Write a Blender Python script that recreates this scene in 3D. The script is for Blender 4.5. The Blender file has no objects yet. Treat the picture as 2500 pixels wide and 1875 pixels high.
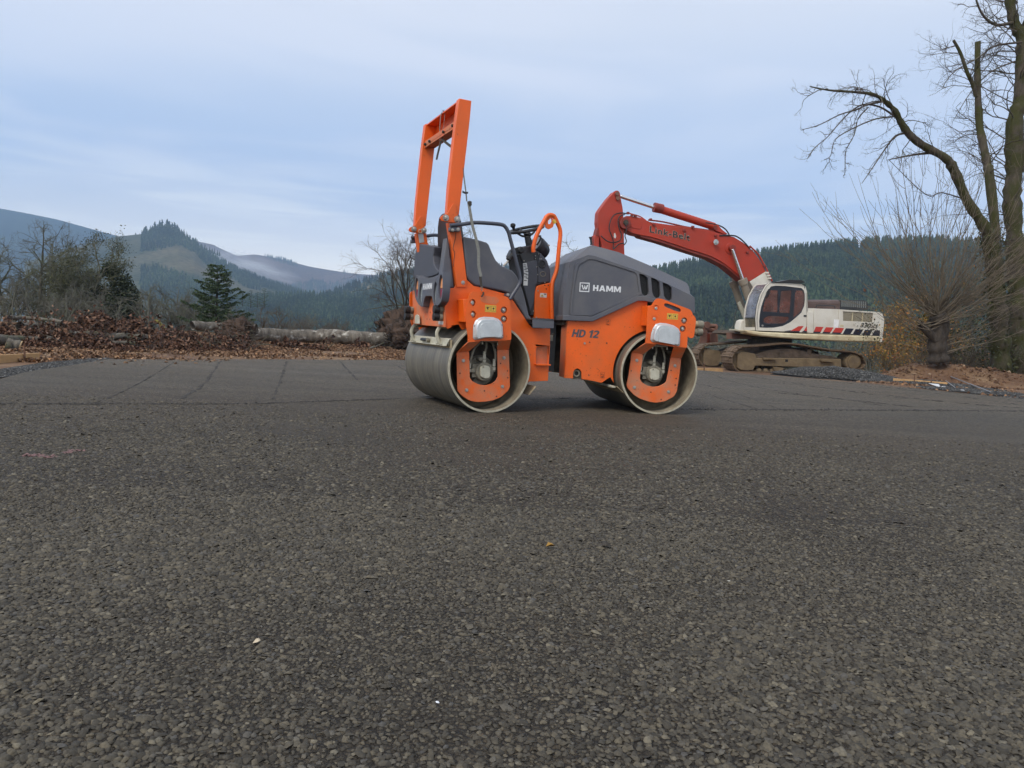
import bpy, bmesh, math, random
import numpy as np
from mathutils import Vector, Matrix
from mathutils.geometry import tessellate_polygon

S = bpy.context.scene
COL = S.collection
rad = math.radians

# ------------------------------------------------------------------ camera, sky, sun, exposure
CAM_H = 0.673
FOCAL = 1777.0 / 2500.0 * 36.0
cd = bpy.data.cameras.new('camera'); co = bpy.data.objects.new('camera', cd); COL.objects.link(co)
cd.sensor_width = 36.0; cd.lens = FOCAL; cd.clip_start = 0.05; cd.clip_end = 9000
_n = Vector((0.051, 1.0, 0.0735)).normalized()              # the world's up as the tilted phone sees it
_f = Vector((0, 0, -1)); _y = (_f - _n * _f.dot(_n)).normalized(); _x = _y.cross(_n)
co.matrix_world = Matrix(((_x.x, _x.y, _x.z, 0), (_y.x, _y.y, _y.z, 0), (_n.x, _n.y, _n.z, CAM_H), (0, 0, 0, 1)))
S.camera = co
S.view_settings.view_transform = 'Standard'; S.view_settings.look = 'None'
S.view_settings.exposure = 0.62; S.view_settings.gamma = 1.0
S.render.engine = 'CYCLES'
S.cycles.use_denoising = True
try: S.cycles.denoiser = 'OPENIMAGEDENOISE'
except Exception: pass
S.cycles.use_adaptive_sampling = True; S.cycles.adaptive_threshold = 0.02
S.cycles.max_bounces = 6; S.cycles.diffuse_bounces = 3; S.cycles.glossy_bounces = 3
S.cycles.transmission_bounces = 4; S.cycles.volume_bounces = 1; S.cycles.transparent_max_bounces = 8
S.cycles.caustics_reflective = False; S.cycles.caustics_refractive = False

SUN_EL, SUN_AZ = rad(48), rad(215)                          # soft light from behind the camera, to its left
W = bpy.data.worlds.new('World'); S.world = W; W.use_nodes = True
nt = W.node_tree; nt.nodes.clear()
def N(tree, t, **kw):
    n = tree.nodes.new(t)
    for k, v in kw.items(): setattr(n, k, v)
    return n
def L(tree, a, b): tree.links.new(a, b)
def math_n(t, op, a, b=None, c=None, clamp=False):
    n = t.nodes.new('ShaderNodeMath'); n.operation = op; n.use_clamp = clamp
    for i, v in enumerate((a, b, c)):
        if v is None: continue
        if isinstance(v, (int, float)): n.inputs[i].default_value = v
        else: t.links.new(v, n.inputs[i])
    return n.outputs[0]
def ramp_n(t, fac, stops, interp='LINEAR'):
    n = t.nodes.new('ShaderNodeValToRGB'); cr = n.color_ramp; cr.interpolation = interp
    while len(cr.elements) < len(stops): cr.elements.new(0.5)
    for e, (p, c) in zip(cr.elements, stops):
        e.position = p; e.color = (c, c, c, 1) if isinstance(c, (int, float)) else (*c, 1)
    t.links.new(fac, n.inputs[0]); return n.outputs[0]
def mix_n(t, fac, a, b, blend='MIX'):
    n = t.nodes.new('ShaderNodeMix'); n.data_type = 'RGBA'; n.blend_type = blend
    for sock, v in ((n.inputs[0], fac), (n.inputs[6], a), (n.inputs[7], b)):
        if isinstance(v, (int, float)): sock.default_value = v
        elif isinstance(v, tuple): sock.default_value = (*v, 1)
        else: t.links.new(v, sock)
    return n.outputs[2]

sky = N(nt, 'ShaderNodeTexSky', sky_type='NISHITA', sun_disc=False, sun_elevation=SUN_EL, sun_rotation=SUN_AZ)
geo = N(nt, 'ShaderNodeTexCoord')
sep = N(nt, 'ShaderNodeSeparateXYZ'); L(nt, geo.outputs['Generated'], sep.inputs[0])
elev = sep.outputs[2]
# high overcast: soft deck, a bluer thin band, brighter streaks low down
mp = N(nt, 'ShaderNodeMapping'); L(nt, geo.outputs['Generated'], mp.inputs[0]); mp.inputs['Scale'].default_value = (1.3, 1.3, 7.0); mp.inputs['Location'].default_value = (0.3, 0.1, 0.0)
n1 = N(nt, 'ShaderNodeTexNoise'); n1.inputs['Scale'].default_value = 1.25; n1.inputs['Detail'].default_value = 5; n1.inputs['Roughness'].default_value = 0.5; n1.inputs['Distortion'].default_value = 0.6
L(nt, mp.outputs[0], n1.inputs[0])
mp2 = N(nt, 'ShaderNodeMapping'); L(nt, geo.outputs['Generated'], mp2.inputs[0]); mp2.inputs['Scale'].default_value = (2.2, 2.2, 26.0)
n2 = N(nt, 'ShaderNodeTexNoise'); n2.inputs['Scale'].default_value = 1.9; n2.inputs['Detail'].default_value = 6; n2.inputs['Roughness'].default_value = 0.55; n2.inputs['Distortion'].default_value = 0.4
L(nt, mp2.outputs[0], n2.inputs[0])
cloud = ramp_n(nt, elev, [(0.0, (15.0, 13.2, 10.0)), (0.06, (12.0, 11.0, 9.0)), (0.105, (6.3, 6.5, 7.0)), (0.17, (3.4, 4.45, 6.4)), (0.26, (4.1, 4.95, 6.5)), (0.38, (5.6, 6.0, 6.8)), (1.0, (5.2, 5.6, 6.4))])
soft = ramp_n(nt, n1.outputs[0], [(0.40, 0.0), (0.62, 1.0)], 'EASE')
cloud = mix_n(nt, math_n(nt, 'MULTIPLY', soft, 0.5), cloud, (6.4, 6.6, 7.3))
streak = ramp_n(nt, n2.outputs[0], [(0.45, 0.0), (0.70, 1.0)], 'EASE')
low = ramp_n(nt, elev, [(0.0, 0.9), (0.12, 0.75), (0.2, 0.0)])
cloud = mix_n(nt, math_n(nt, 'MULTIPLY', streak, low), cloud, (8.2, 8.3, 8.2))
# below the horizon: the land beyond the last hill
cloud = mix_n(nt, ramp_n(nt, elev, [(0.0, 0.0), (0.002, 1.0)]), (2.2, 2.3, 2.4), cloud)
skyc = mix_n(nt, 0.86, sky.outputs[0], cloud)
bg = N(nt, 'ShaderNodeBackground'); bg.inputs[1].default_value = 0.1
L(nt, skyc, bg.inputs[0]); wo = N(nt, 'ShaderNodeOutputWorld'); L(nt, bg.outputs[0], wo.inputs[0])

sd = bpy.data.lights.new('sun', 'SUN'); sd.energy = 1.5; sd.angle = rad(24); sd.color = (1.0, 0.94, 0.84)
so = bpy.data.objects.new('sun', sd); COL.objects.link(so)
_d = Vector((math.sin(SUN_AZ) * math.cos(SUN_EL), math.cos(SUN_AZ) * math.cos(SUN_EL), math.sin(SUN_EL)))
so.rotation_euler = _d.to_track_quat('Z', 'Y').to_euler()

# ------------------------------------------------------------------ materials
MATS = {}
def mat(name, color, rough=0.6, metal=0.0, var=0.12, scale=6.0, bump=0.0, bscale=40.0, dirt=None, dirt_amt=0.0, dscale=3.0, spec=0.5, island=0.0, coat=0.0, detail=6, specks=0.0):
    """one procedural surface: base colour, patchy variation, optional dried dust, fine relief"""
    if name in MATS: return MATS[name]
    m = bpy.data.materials.new(name); m.use_nodes = True; t = m.node_tree; b = t.nodes['Principled BSDF']
    tc = t.nodes.new('ShaderNodeTexCoord')
    nz = t.nodes.new('ShaderNodeTexNoise'); nz.inputs['Scale'].default_value = scale; nz.inputs['Detail'].default_value = detail; nz.inputs['Roughness'].default_value = 0.6
    t.links.new(tc.outputs['Object'], nz.inputs[0])
    lo = tuple(max(0, c * (1 - var)) for c in color); hi = tuple(min(1, c * (1 + var)) for c in color)
    c = ramp_n(t, nz.outputs[0], [(0.3, lo), (0.7, hi)])
    if island:
        g = t.nodes.new('ShaderNodeNewGeometry')
        v = ramp_n(t, g.outputs['Random Per Island'], [(0.0, 1 - island), (1.0, 1 + island)])
        c = mix_n(t, 1.0, c, v, 'MULTIPLY')
    if dirt:
        nd = t.nodes.new('ShaderNodeTexNoise'); nd.inputs['Scale'].default_value = dscale; nd.inputs['Detail'].default_value = 8; nd.inputs['Roughness'].default_value = 0.68
        t.links.new(tc.outputs['Object'], nd.inputs[0])
        f = ramp_n(t, nd.outputs[0], [(0.5 - 0.16 * dirt_amt - 0.05, 0.0), (0.95 - 0.42 * dirt_amt, 1.0)])
        c = mix_n(t, math_n(t, 'MULTIPLY', f, min(1.0, 0.35 + dirt_amt)), c, dirt)
        t.links.new(math_n(t, 'ADD', math_n(t, 'MULTIPLY', f, 0.3), rough, clamp=True), b.inputs['Roughness'])
    else: b.inputs['Roughness'].default_value = rough
    if specks:                                             # asphalt splatter and chipped spots
        ns = t.nodes.new('ShaderNodeTexNoise'); ns.inputs['Scale'].default_value = 55; ns.inputs['Detail'].default_value = 3; t.links.new(tc.outputs['Object'], ns.inputs[0])
        nl = t.nodes.new('ShaderNodeTexNoise'); nl.inputs['Scale'].default_value = 4.5; nl.inputs['Detail'].default_value = 3; t.links.new(tc.outputs['Object'], nl.inputs[0])
        f = math_n(t, 'MULTIPLY', ramp_n(t, ns.outputs[0], [(0.66, 0.0), (0.70, 1.0)]), ramp_n(t, nl.outputs[0], [(0.47, 0.0), (0.6, 1.0)]))
        c = mix_n(t, math_n(t, 'MULTIPLY', f, specks), c, (0.035, 0.025, 0.02))
    t.links.new(c, b.inputs['Base Color']); b.inputs['Metallic'].default_value = metal
    b.inputs['Specular IOR Level'].default_value = spec
    if coat: b.inputs['Coat Weight'].default_value = coat; b.inputs['Coat Roughness'].default_value = 0.15
    if bump:
        nb = t.nodes.new('ShaderNodeTexNoise'); nb.inputs['Scale'].default_value = bscale; nb.inputs['Detail'].default_value = 5
        t.links.new(tc.outputs['Object'], nb.inputs[0])
        bp = t.nodes.new('ShaderNodeBump'); bp.inputs['Strength'].default_value = min(1, bump); bp.inputs['Distance'].default_value = 0.01 * max(1, bump)
        t.links.new(nb.outputs[0], bp.inputs['Height']); t.links.new(bp.outputs[0], b.inputs['Normal'])
    MATS[name] = m; return m
DUST = (0.27, 0.23, 0.17)
ORANGE = mat('orange_paint', (0.86, 0.125, 0.006), 0.36, var=0.06, scale=2.5, dirt=(0.42, 0.14, 0.05), dirt_amt=0.25, dscale=3.2, bump=0.06, bscale=300, specks=0.7)
ORANGE_DUSTY = mat('dusty_orange_paint', (0.78, 0.135, 0.018), 0.5, var=0.1, scale=4, dirt=(0.42, 0.24, 0.15), dirt_amt=0.55, dscale=6, bump=0.12, bscale=200, specks=0.85)
GREY = mat('grey_plastic', (0.088, 0.094, 0.118), 0.42, var=0.08, scale=1.6, dirt=(0.17, 0.165, 0.16), dirt_amt=0.42, dscale=2.6, bump=0.25, bscale=700)
GREY_IN = mat('dark_grey_plastic', (0.062, 0.066, 0.083), 0.5, var=0.08, scale=2, bump=0.25, bscale=700)
RAIL = mat('rail_paint', (0.065, 0.072, 0.095), 0.35, var=0.1, scale=12)
BLACK = mat('black_rubber', (0.012, 0.012, 0.013), 0.55, var=0.2, scale=20, bump=0.1)
BLACKP = mat('black_plastic', (0.022, 0.023, 0.026), 0.45, var=0.15, scale=20)
DARK = mat('greasy_dark_steel', (0.028, 0.025, 0.022), 0.7, var=0.5, scale=14, dirt=(0.12, 0.10, 0.07), dirt_amt=0.35, dscale=14, bump=0.4, bscale=60)
MUCK = mat('dusty_hydraulic_steel', (0.16, 0.15, 0.12), 0.75, var=0.35, scale=18, dirt=(0.30, 0.27, 0.2), dirt_amt=0.5, dscale=20, bump=0.3)
STEEL = mat('bright_steel', (0.42, 0.41, 0.38), 0.4, metal=0.6, var=0.2, scale=25, dirt=(0.3, 0.27, 0.22), dirt_amt=0.3, dscale=30)
CREAMM = mat('dusty_cream_steel', (0.50, 0.49, 0.40), 0.6, var=0.15, scale=12, dirt=(0.32, 0.27, 0.18), dirt_amt=0.35, dscale=14)
GALV = mat('galvanised_cover', (0.62, 0.66, 0.68), 0.34, metal=0.55, var=0.1, scale=9, dirt=(0.2, 0.2, 0.2), dirt_amt=0.08, dscale=6, bump=0.1, bscale=90)
WHITE = mat('white_lettering', (0.72, 0.74, 0.76), 0.5, var=0.03)
CHAR = mat('charcoal_lettering', (0.07, 0.075, 0.09), 0.5, var=0.03)
YELLOW = mat('yellow_decal', (0.72, 0.45, 0.07), 0.5, var=0.08, scale=40)
BLK = mat('black_print', (0.015, 0.015, 0.015), 0.5, var=0.05)
LABELW = mat('white_label', (0.62, 0.62, 0.60), 0.5, var=0.12, scale=60)
RED = mat('red_plastic', (0.62, 0.03, 0.035), 0.4, var=0.05)
AMBER = mat('amber_lens', (0.72, 0.30, 0.11), 0.25, var=0.1, scale=60)
REDL = mat('red_lens', (0.24, 0.015, 0.045), 0.2, var=0.15, scale=80)
CLEARL = mat('clear_lens', (0.42, 0.46, 0.47), 0.12, metal=0.4, var=0.35, scale=70)
DISPLAY = mat('scratched_display', (0.30, 0.31, 0.34), 0.35, var=0.35, scale=25)
TAN = mat('tan_scraper_rubber', (0.40, 0.32, 0.20), 0.75, var=0.25, scale=16, dirt=(0.16, 0.14, 0.10), dirt_amt=0.4, dscale=22)
STRAP = mat('webbing', (0.20, 0.20, 0.18), 0.85, var=0.2, scale=80)
DARKRED = mat('inner_red_oxide', (0.16, 0.035, 0.02), 0.6, var=0.3, scale=8)

# drum: polished, wet-looking smeared asphalt film in rings round the drum
def drum_mat():
    m = bpy.data.materials.new('rolled_drum_steel'); m.use_nodes = True; t = m.node_tree; b = t.nodes['Principled BSDF']
    tc = t.nodes.new('ShaderNodeTexCoord'); mp = t.nodes.new('ShaderNodeMapping'); mp.inputs['Scale'].default_value = (1.2, 38, 1.2)
    t.links.new(tc.outputs['Object'], mp.inputs[0])
    a = t.nodes.new('ShaderNodeTexNoise'); a.inputs['Scale'].default_value = 1.0; a.inputs['Detail'].default_value = 8; a.inputs['Roughness'].default_value = 0.62; a.inputs['Distortion'].default_value = 0.15
    t.links.new(mp.outputs[0], a.inputs[0])
    c = ramp_n(t, a.outputs[0], [(0.30, (0.072, 0.068, 0.058)), (0.50, (0.125, 0.117, 0.098)), (0.62, (0.165, 0.152, 0.120)), (0.74, (0.30, 0.275, 0.21))])
    b2 = t.nodes.new('ShaderNodeTexNoise'); b2.inputs['Scale'].default_value = 7; b2.inputs['Detail'].default_value = 7; t.links.new(tc.outputs['Object'], b2.inputs[0])
    c = mix_n(t, ramp_n(t, b2.outputs[0], [(0.45, 0.0), (0.8, 0.6)]), c, (0.20, 0.175, 0.13))
    t.links.new(c, b.inputs['Base Color']); b.inputs['Roughness'].default_value = 0.5; b.inputs['Metallic'].default_value = 0.0
    return m
DRUM = drum_mat()
DRUM_IN = mat('dusty_drum_inside', (0.25, 0.22, 0.155), 0.85, var=0.3, scale=5, dirt=(0.11, 0.085, 0.06), dirt_amt=0.55, dscale=7, bump=0.2, bscale=60)
DRUM_EDGE = mat('worn_drum_edge', (0.40, 0.37, 0.28), 0.6, var=0.25, scale=20)

# ------------------------------------------------------------------ mesh helpers
def V3(p): return Vector(p)
class MB:
    """collects shapes and links them as ONE mesh object"""
    def __init__(s): s.v = []; s.f = []
    def add(s, verts, faces):
        k = len(s.v); s.v += [tuple(v) for v in verts]; s.f += [tuple(i + k for i in f) for f in faces]; return s
    def box(s, x, y, z):
        x, y, z = sorted(x), sorted(y), sorted(z)
        v = [(a, b, c) for a in x for b in y for c in z]
        return s.add(v, [(0, 1, 3, 2), (4, 6, 7, 5), (0, 4, 5, 1), (2, 3, 7, 6), (0, 2, 6, 4), (1, 5, 7, 3)])
    def prism(s, poly, a, b, holes=(), axis='y'):
        """outline in metres pushed from a to b along an axis, with openings"""
        P = (lambda p, t: (p[0], t, p[1])) if axis == 'y' else (lambda p, t: (t, p[0], p[1])) if axis == 'x' else (lambda p, t: (p[0], p[1], t))
        rings = [list(poly)] + [list(h) for h in holes]
        flat = [p for r in rings for p in r]; n = len(flat)
        v = [P(p, a) for p in flat] + [P(p, b) for p in flat]; f = []
        if holes:
            tris = tessellate_polygon([[Vector((p[0], p[1], 0)) for p in r] for r in rings])
            f += [tuple(t) for t in tris] + [tuple(i + n for i in reversed(t)) for t in tris]
        else: f += [tuple(range(n)), tuple(reversed(range(n, 2 * n)))]
        k = 0
        for r in rings:
            m = len(r)
            for i in range(m): j = (i + 1) % m; f.append((k + i, k + j, k + j + n, k + i + n))
            k += m
        return s.add(v, f)
    def loft(s, rings, cap=True, closed=True):
        n = len(rings[0]); k = []
        v = [p for r in rings for p in r]; f = []
        for a in range(len(rings) - 1):
            for i in range(n if closed else n - 1):
                j = (i + 1) % n; f.append((a * n + i, a * n + j, (a + 1) * n + j, (a + 1) * n + i))
        if cap: f += [tuple(range(n)), tuple(reversed(range((len(rings) - 1) * n, len(rings) * n)))]
        return s.add(v, f)
    def tube(s, pts, r, n=8, closed=False, cap=True):
        pts = [Vector(p) for p in pts]; m = len(pts); rr = r if hasattr(r, '__len__') else [r] * m
        rings = []; up = None
        for i, p in enumerate(pts):
            if closed: d = pts[(i + 1) % m] - pts[i - 1]
            else: d = pts[min(i + 1, m - 1)] - pts[max(i - 1, 0)]
            d.normalize()
            if up is None: up = d.orthogonal().normalized()
            else:
                up = up - d * up.dot(d)
                up = up.normalized() if up.length > 1e-6 else d.orthogonal().normalized()
            w = d.cross(up)
            rings.append([tuple(p + (up * math.cos(2 * math.pi * q / n) + w * math.sin(2 * math.pi * q / n)) * rr[i]) for q in range(n)])
        if closed:
            k = len(s.v); v = [q for g in rings for q in g]; f = []
            for a in range(m):
                b = (a + 1) % m
                for i in range(n): j = (i + 1) % n; f.append((a * n + i, a * n + j, b * n + j, b * n + i))
            return s.add(v, f)
        return s.loft(rings, cap=cap)
    def cyl(s, p0, p1, r0, r1=None, n=20): return s.tube([p0, p1], [r0, r0 if r1 is None else r1], n)
    def lathe(s, prof, c, n=64):
        """profile of (radius, y) turned about a y axis through c"""
        v = []; f = []; m = len(prof)
        for q in range(n):
            a = 2 * math.pi * q / n
            v += [(c[0] + r * math.cos(a), c[1] + y, c[2] + r * math.sin(a)) for r, y in prof]
        for q in range(n):
            p = (q + 1) % n
            for i in range(m - 1): f.append((q * m + i, q * m + i + 1, p * m + i + 1, p * m + i))
        return s.add(v, f)
    def quad(s, a, b, c, d): return s.add([a, b, c, d], [(0, 1, 2, 3)])
    def build(s, name, m, parent=None, M=None, bevel=0.0, seg=2, smooth=35, label=None):
        me = bpy.data.meshes.new(name); v = s.v
        if M is not None: v = [tuple(M @ Vector(p)) for p in v]
        me.from_pydata(v, [], s.f); me.validate()
        bm = bmesh.new(); bm.from_mesh(me); bmesh.ops.recalc_face_normals(bm, faces=bm.faces); bm.to_mesh(me); bm.free()
        me.materials.append(m)
        if smooth: me.shade_smooth(); me.set_sharp_from_angle(angle=rad(smooth))
        o = bpy.data.objects.new(name, me); COL.objects.link(o)
        if parent: o.parent = parent
        if bevel:
            bv = o.modifiers.new('edge', 'BEVEL'); bv.width = bevel; bv.segments = seg; bv.limit_method = 'ANGLE'; bv.angle_limit = rad(32); bv.harden_normals = False
        if label: o['label'] = label
        return o
def B(): return MB()
def tag(o, label=None, cat=None, group=None, kind=None):
    if label: o['label'] = label
    if cat: o['category'] = cat
    if group: o['group'] = group
    if kind: o['kind'] = kind
    return o
def thing(name, label, cat, loc=(0, 0, 0), rz=0.0, group=None):
    o = bpy.data.objects.new(name, None); COL.objects.link(o); o.location = loc; o.rotation_euler = (0, 0, rz)
    return tag(o, label, cat, group)
def fast_mesh(name, verts, faces, m, parent=None, smooth=False):
    """numpy vertices + equal-sided faces -> object"""
    me = bpy.data.meshes.new(name); verts = np.asarray(verts, np.float32); faces = np.asarray(faces, np.int32)
    k = faces.shape[1]; me.vertices.add(len(verts)); me.vertices.foreach_set('co', verts.ravel())
    me.loops.add(faces.size); me.loops.foreach_set('vertex_index', faces.ravel())
    me.polygons.add(len(faces)); me.polygons.foreach_set('loop_start', np.arange(0, faces.size, k, dtype=np.int32))
    if smooth: me.polygons.foreach_set('use_smooth', np.ones(len(faces), bool))
    me.update(calc_edges=True); me.materials.append(m)
    o = bpy.data.objects.new(name, me); COL.objects.link(o)
    if parent: o.parent = parent
    return o
def arc(cx, cz, r, a0, a1, n=16): return [(cx + r * math.cos(rad(a0 + (a1 - a0) * i / n)), cz + r * math.sin(rad(a0 + (a1 - a0) * i / n))) for i in range(n + 1)]
def fillet(poly, r, n=4):
    out = []; m = len(poly)
    for i in range(m):
        p = Vector(poly[i]); a = Vector(poly[i - 1]) - p; b = Vector(poly[(i + 1) % m]) - p
        t = min(r, a.length * 0.4, b.length * 0.4); p0 = p + a.normalized() * t; p1 = p + b.normalized() * t
        for k in range(n + 1):
            u = k / n; q = p0 * (1 - u) ** 2 + p * 2 * u * (1 - u) + p1 * u * u; out.append((q.x, q.y))
    return out
def smooth_path(pts, n=5):
    P = [Vector(p) for p in pts]; out = []
    for i in range(len(P) - 1):
        a, b, c, d = P[max(i - 1, 0)], P[i], P[i + 1], P[min(i + 2, len(P) - 1)]
        for k in range(n):
            u = k / n; out.append(0.5 * ((2 * b) + (c - a) * u + (2 * a - 5 * b + 4 * c - d) * u * u + (3 * b - a - 3 * c + d) * u ** 3))
    out.append(P[-1]); return out
def text_obj(name, txt, m, parent, M, p, width, height, y, shear=0.0, offset=0.0, slope=0.0, ext=0.002, facing='y'):
    """raised print: lower-left corner at p, scaled to width x height, on the plane y (or x) of a frame"""
    cu = bpy.data.curves.new('tmp', 'FONT'); cu.body = txt; cu.size = 1; cu.offset = offset; cu.shear = shear; cu.resolution_u = 3; cu.extrude = 0.0
    ob = bpy.data.objects.new('tmp', cu); COL.objects.link(ob)
    dg = bpy.context.evaluated_depsgraph_get(); me = bpy.data.meshes.new_from_object(ob.evaluated_get(dg))
    bpy.data.objects.remove(ob)
    co_ = [v.co.copy() for v in me.vertices]
    x0, x1 = min(c.x for c in co_), max(c.x for c in co_); y0, y1 = min(c.y for c in co_), max(c.y for c in co_)
    bm = bmesh.new(); bm.from_mesh(me)
    r = bmesh.ops.extrude_face_region(bm, geom=list(bm.faces))
    ex = {e for e in r['geom'] if isinstance(e, bmesh.types.BMVert)}
    for v in bm.verts:
        u = (v.co.x - x0) / (x1 - x0) * width; w = (v.co.y - y0) / (y1 - y0) * height + slope * u
        d = -ext if v in ex else 0.0
        v.co = (p[0] + u, y + d, p[1] + w) if facing == 'y' else (y + d, p[0] + u * -1, p[1] + w) 
        if M is not None: v.co = M @ v.co
    bmesh.ops.recalc_face_normals(bm, faces=bm.faces)
    bm.to_mesh(me); bm.free(); me.name = name; me.materials.clear(); me.materials.append(m)
    o = bpy.data.objects.new(name, me); COL.objects.link(o); o.parent = parent; return o
BOLT = {}
def bolt(parent, M, x, y, z, r, m=None, h=None, washer=True, name='bolt'):
    """hex bolt head looking towards -y of its frame; every bolt of a size shares one mesh"""
    m = m or STEEL; key = (round(r, 4), m.name, washer)
    if key not in BOLT:
        b = B(); h_ = h or r * 0.8
        if washer: b.cyl((0, 0, 0), (0, -r * 0.25, 0), r * 1.35, n=14)
        b.cyl((0, -r * 0.2, 0), (0, -h_, 0), r, n=6); b.cyl((0, -h_, 0), (0, -h_ * 1.12, 0), r * 0.7, r * 0.5, n=10)
        o = b.build(name, m); BOLT[key] = o.data; bpy.data.objects.remove(o)
    o = bpy.data.objects.new(name, BOLT[key]); COL.objects.link(o); o.parent = parent
    o.matrix_basis = (M or Matrix.Identity(4)) @ Matrix.Translation((x, y, z)); return o
def copy_part(src, parent, M):
    o = src.copy(); COL.objects.link(o); o.parent = parent; o.matrix_basis = M @ src.matrix_basis; return o

GLYPH = {
 'H': (0.80, [(0,0),(.24,0),(.24,.39),(.56,.39),(.56,0),(.8,0),(.8,1),(.56,1),(.56,.61),(.24,.61),(.24,1),(0,1)], []),
 'A': (0.95, [(0,0),(.26,0),(.32,.2),(.63,.2),(.69,0),(.95,0),(.62,1),(.33,1)], [[(.385,.4),(.565,.4),(.475,.72)]]),
 'M': (1.05, [(0,0),(.23,0),(.23,.6),(.43,.12),(.62,.12),(.82,.6),(.82,0),(1.05,0),(1.05,1),(.76,1),(.525,.42),(.29,1),(0,1)], []),
 'D': (0.82, [(0,0),(.42,0),(.68,.12),(.82,.35),(.82,.65),(.68,.88),(.42,1),(0,1)], [[(.25,.2),(.4,.2),(.53,.3),(.57,.45),(.57,.55),(.53,.7),(.4,.8),(.25,.8)]]),
 '1': (0.52, [(.22,0),(.48,0),(.48,1),(.28,1),(0,.82),(0,.6),(.22,.72)], []),
 '2': (0.72, [(0,0),(.72,0),(.72,.2),(.34,.2),(.62,.48),(.7,.62),(.7,.78),(.58,.94),(.36,1),(.14,.97),(.02,.9),(.02,.7),(.2,.78),(.36,.8),(.45,.74),(.45,.64),(.36,.5),(0,.17)], []),
 '3': (0.70, [(0,.05),(.2,0),(.45,0),(.65,.1),(.7,.28),(.66,.42),(.52,.51),(.65,.6),(.69,.74),(.62,.9),(.42,1),(.2,1),(.02,.94),(.02,.75),(.2,.81),(.36,.81),(.44,.74),(.42,.64),(.3,.59),(.15,.59),(.15,.43),(.3,.43),(.42,.38),(.45,.28),(.38,.2),(.25,.18),(0,.25)], []),
 '0': (0.74, [(.2,0),(.54,0),(.74,.25),(.74,.75),(.54,1),(.2,1),(0,.75),(0,.25)], [[(.3,.18),(.44,.18),(.52,.3),(.52,.7),(.44,.82),(.3,.82),(.22,.7),(.22,.3)]]),
 'L': (0.6, [(0,0),(.58,0),(.58,.22),(.24,.22),(.24,1),(0,1)], []),
 'X': (0.85, [(0,0),(.28,0),(.43,.3),(.58,0),(.85,0),(.58,.5),(.85,1),(.58,1),(.43,.7),(.28,1),(0,1),(.28,.5)], []),
 ' ': (0.28, None, None)}
def block_text(name, txt, m, parent, M, p, width, height, y, shear=0.0, gap=0.1, facing='y', drop=0.0, th=0.0015):
    """heavy block letters, each its own outline, as one flat print"""
    tot = sum(GLYPH[c][0] for c in txt) + gap * (len(txt) - 1); k = width / tot; x = 0.0; b = MB()
    for c in txt:
        w, out, holes = GLYPH[c]
        if out:
            f = lambda q: ((p[0] + (k * (x + q[0]) + shear * q[1] * height) * (1 if facing == 'y' else -1)), p[1] + q[1] * height + drop * (x + q[0]) * k)
            b.prism([f(q) for q in out], y - th, y, holes=[[f(q) for q in h] for h in holes], axis=facing)
        x += w + gap
    return b.build(name, m, parent, M, smooth=0)

# ------------------------------------------------------------------ tandem roller
# machine frame: x along the machine, y from the near drum face to the far one, z up
ROLL = thing('tandem_roller', 'orange and grey tandem road roller with open roll bar, parked on the new asphalt', 'road roller', (-0.1825, 5.868, 0), rad(25.0))
_fo = Matrix.Rotation(rad(-25.0), 4, 'Z') @ Vector((1.29607 + 0.1825, 6.42396 - 5.868, 0))
FM = Matrix.Translation(_fo) @ Matrix.Rotation(rad(11.45 - 25.0), 4, 'Z')      # front module, steered
I4 = Matrix.Identity(4)
DW, DR = 1.19, 0.36                        # drum width, radius
OUT, INS, FAR = -0.035, 0.11, 1.08         # outer yoke plate, body side, far body side

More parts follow.
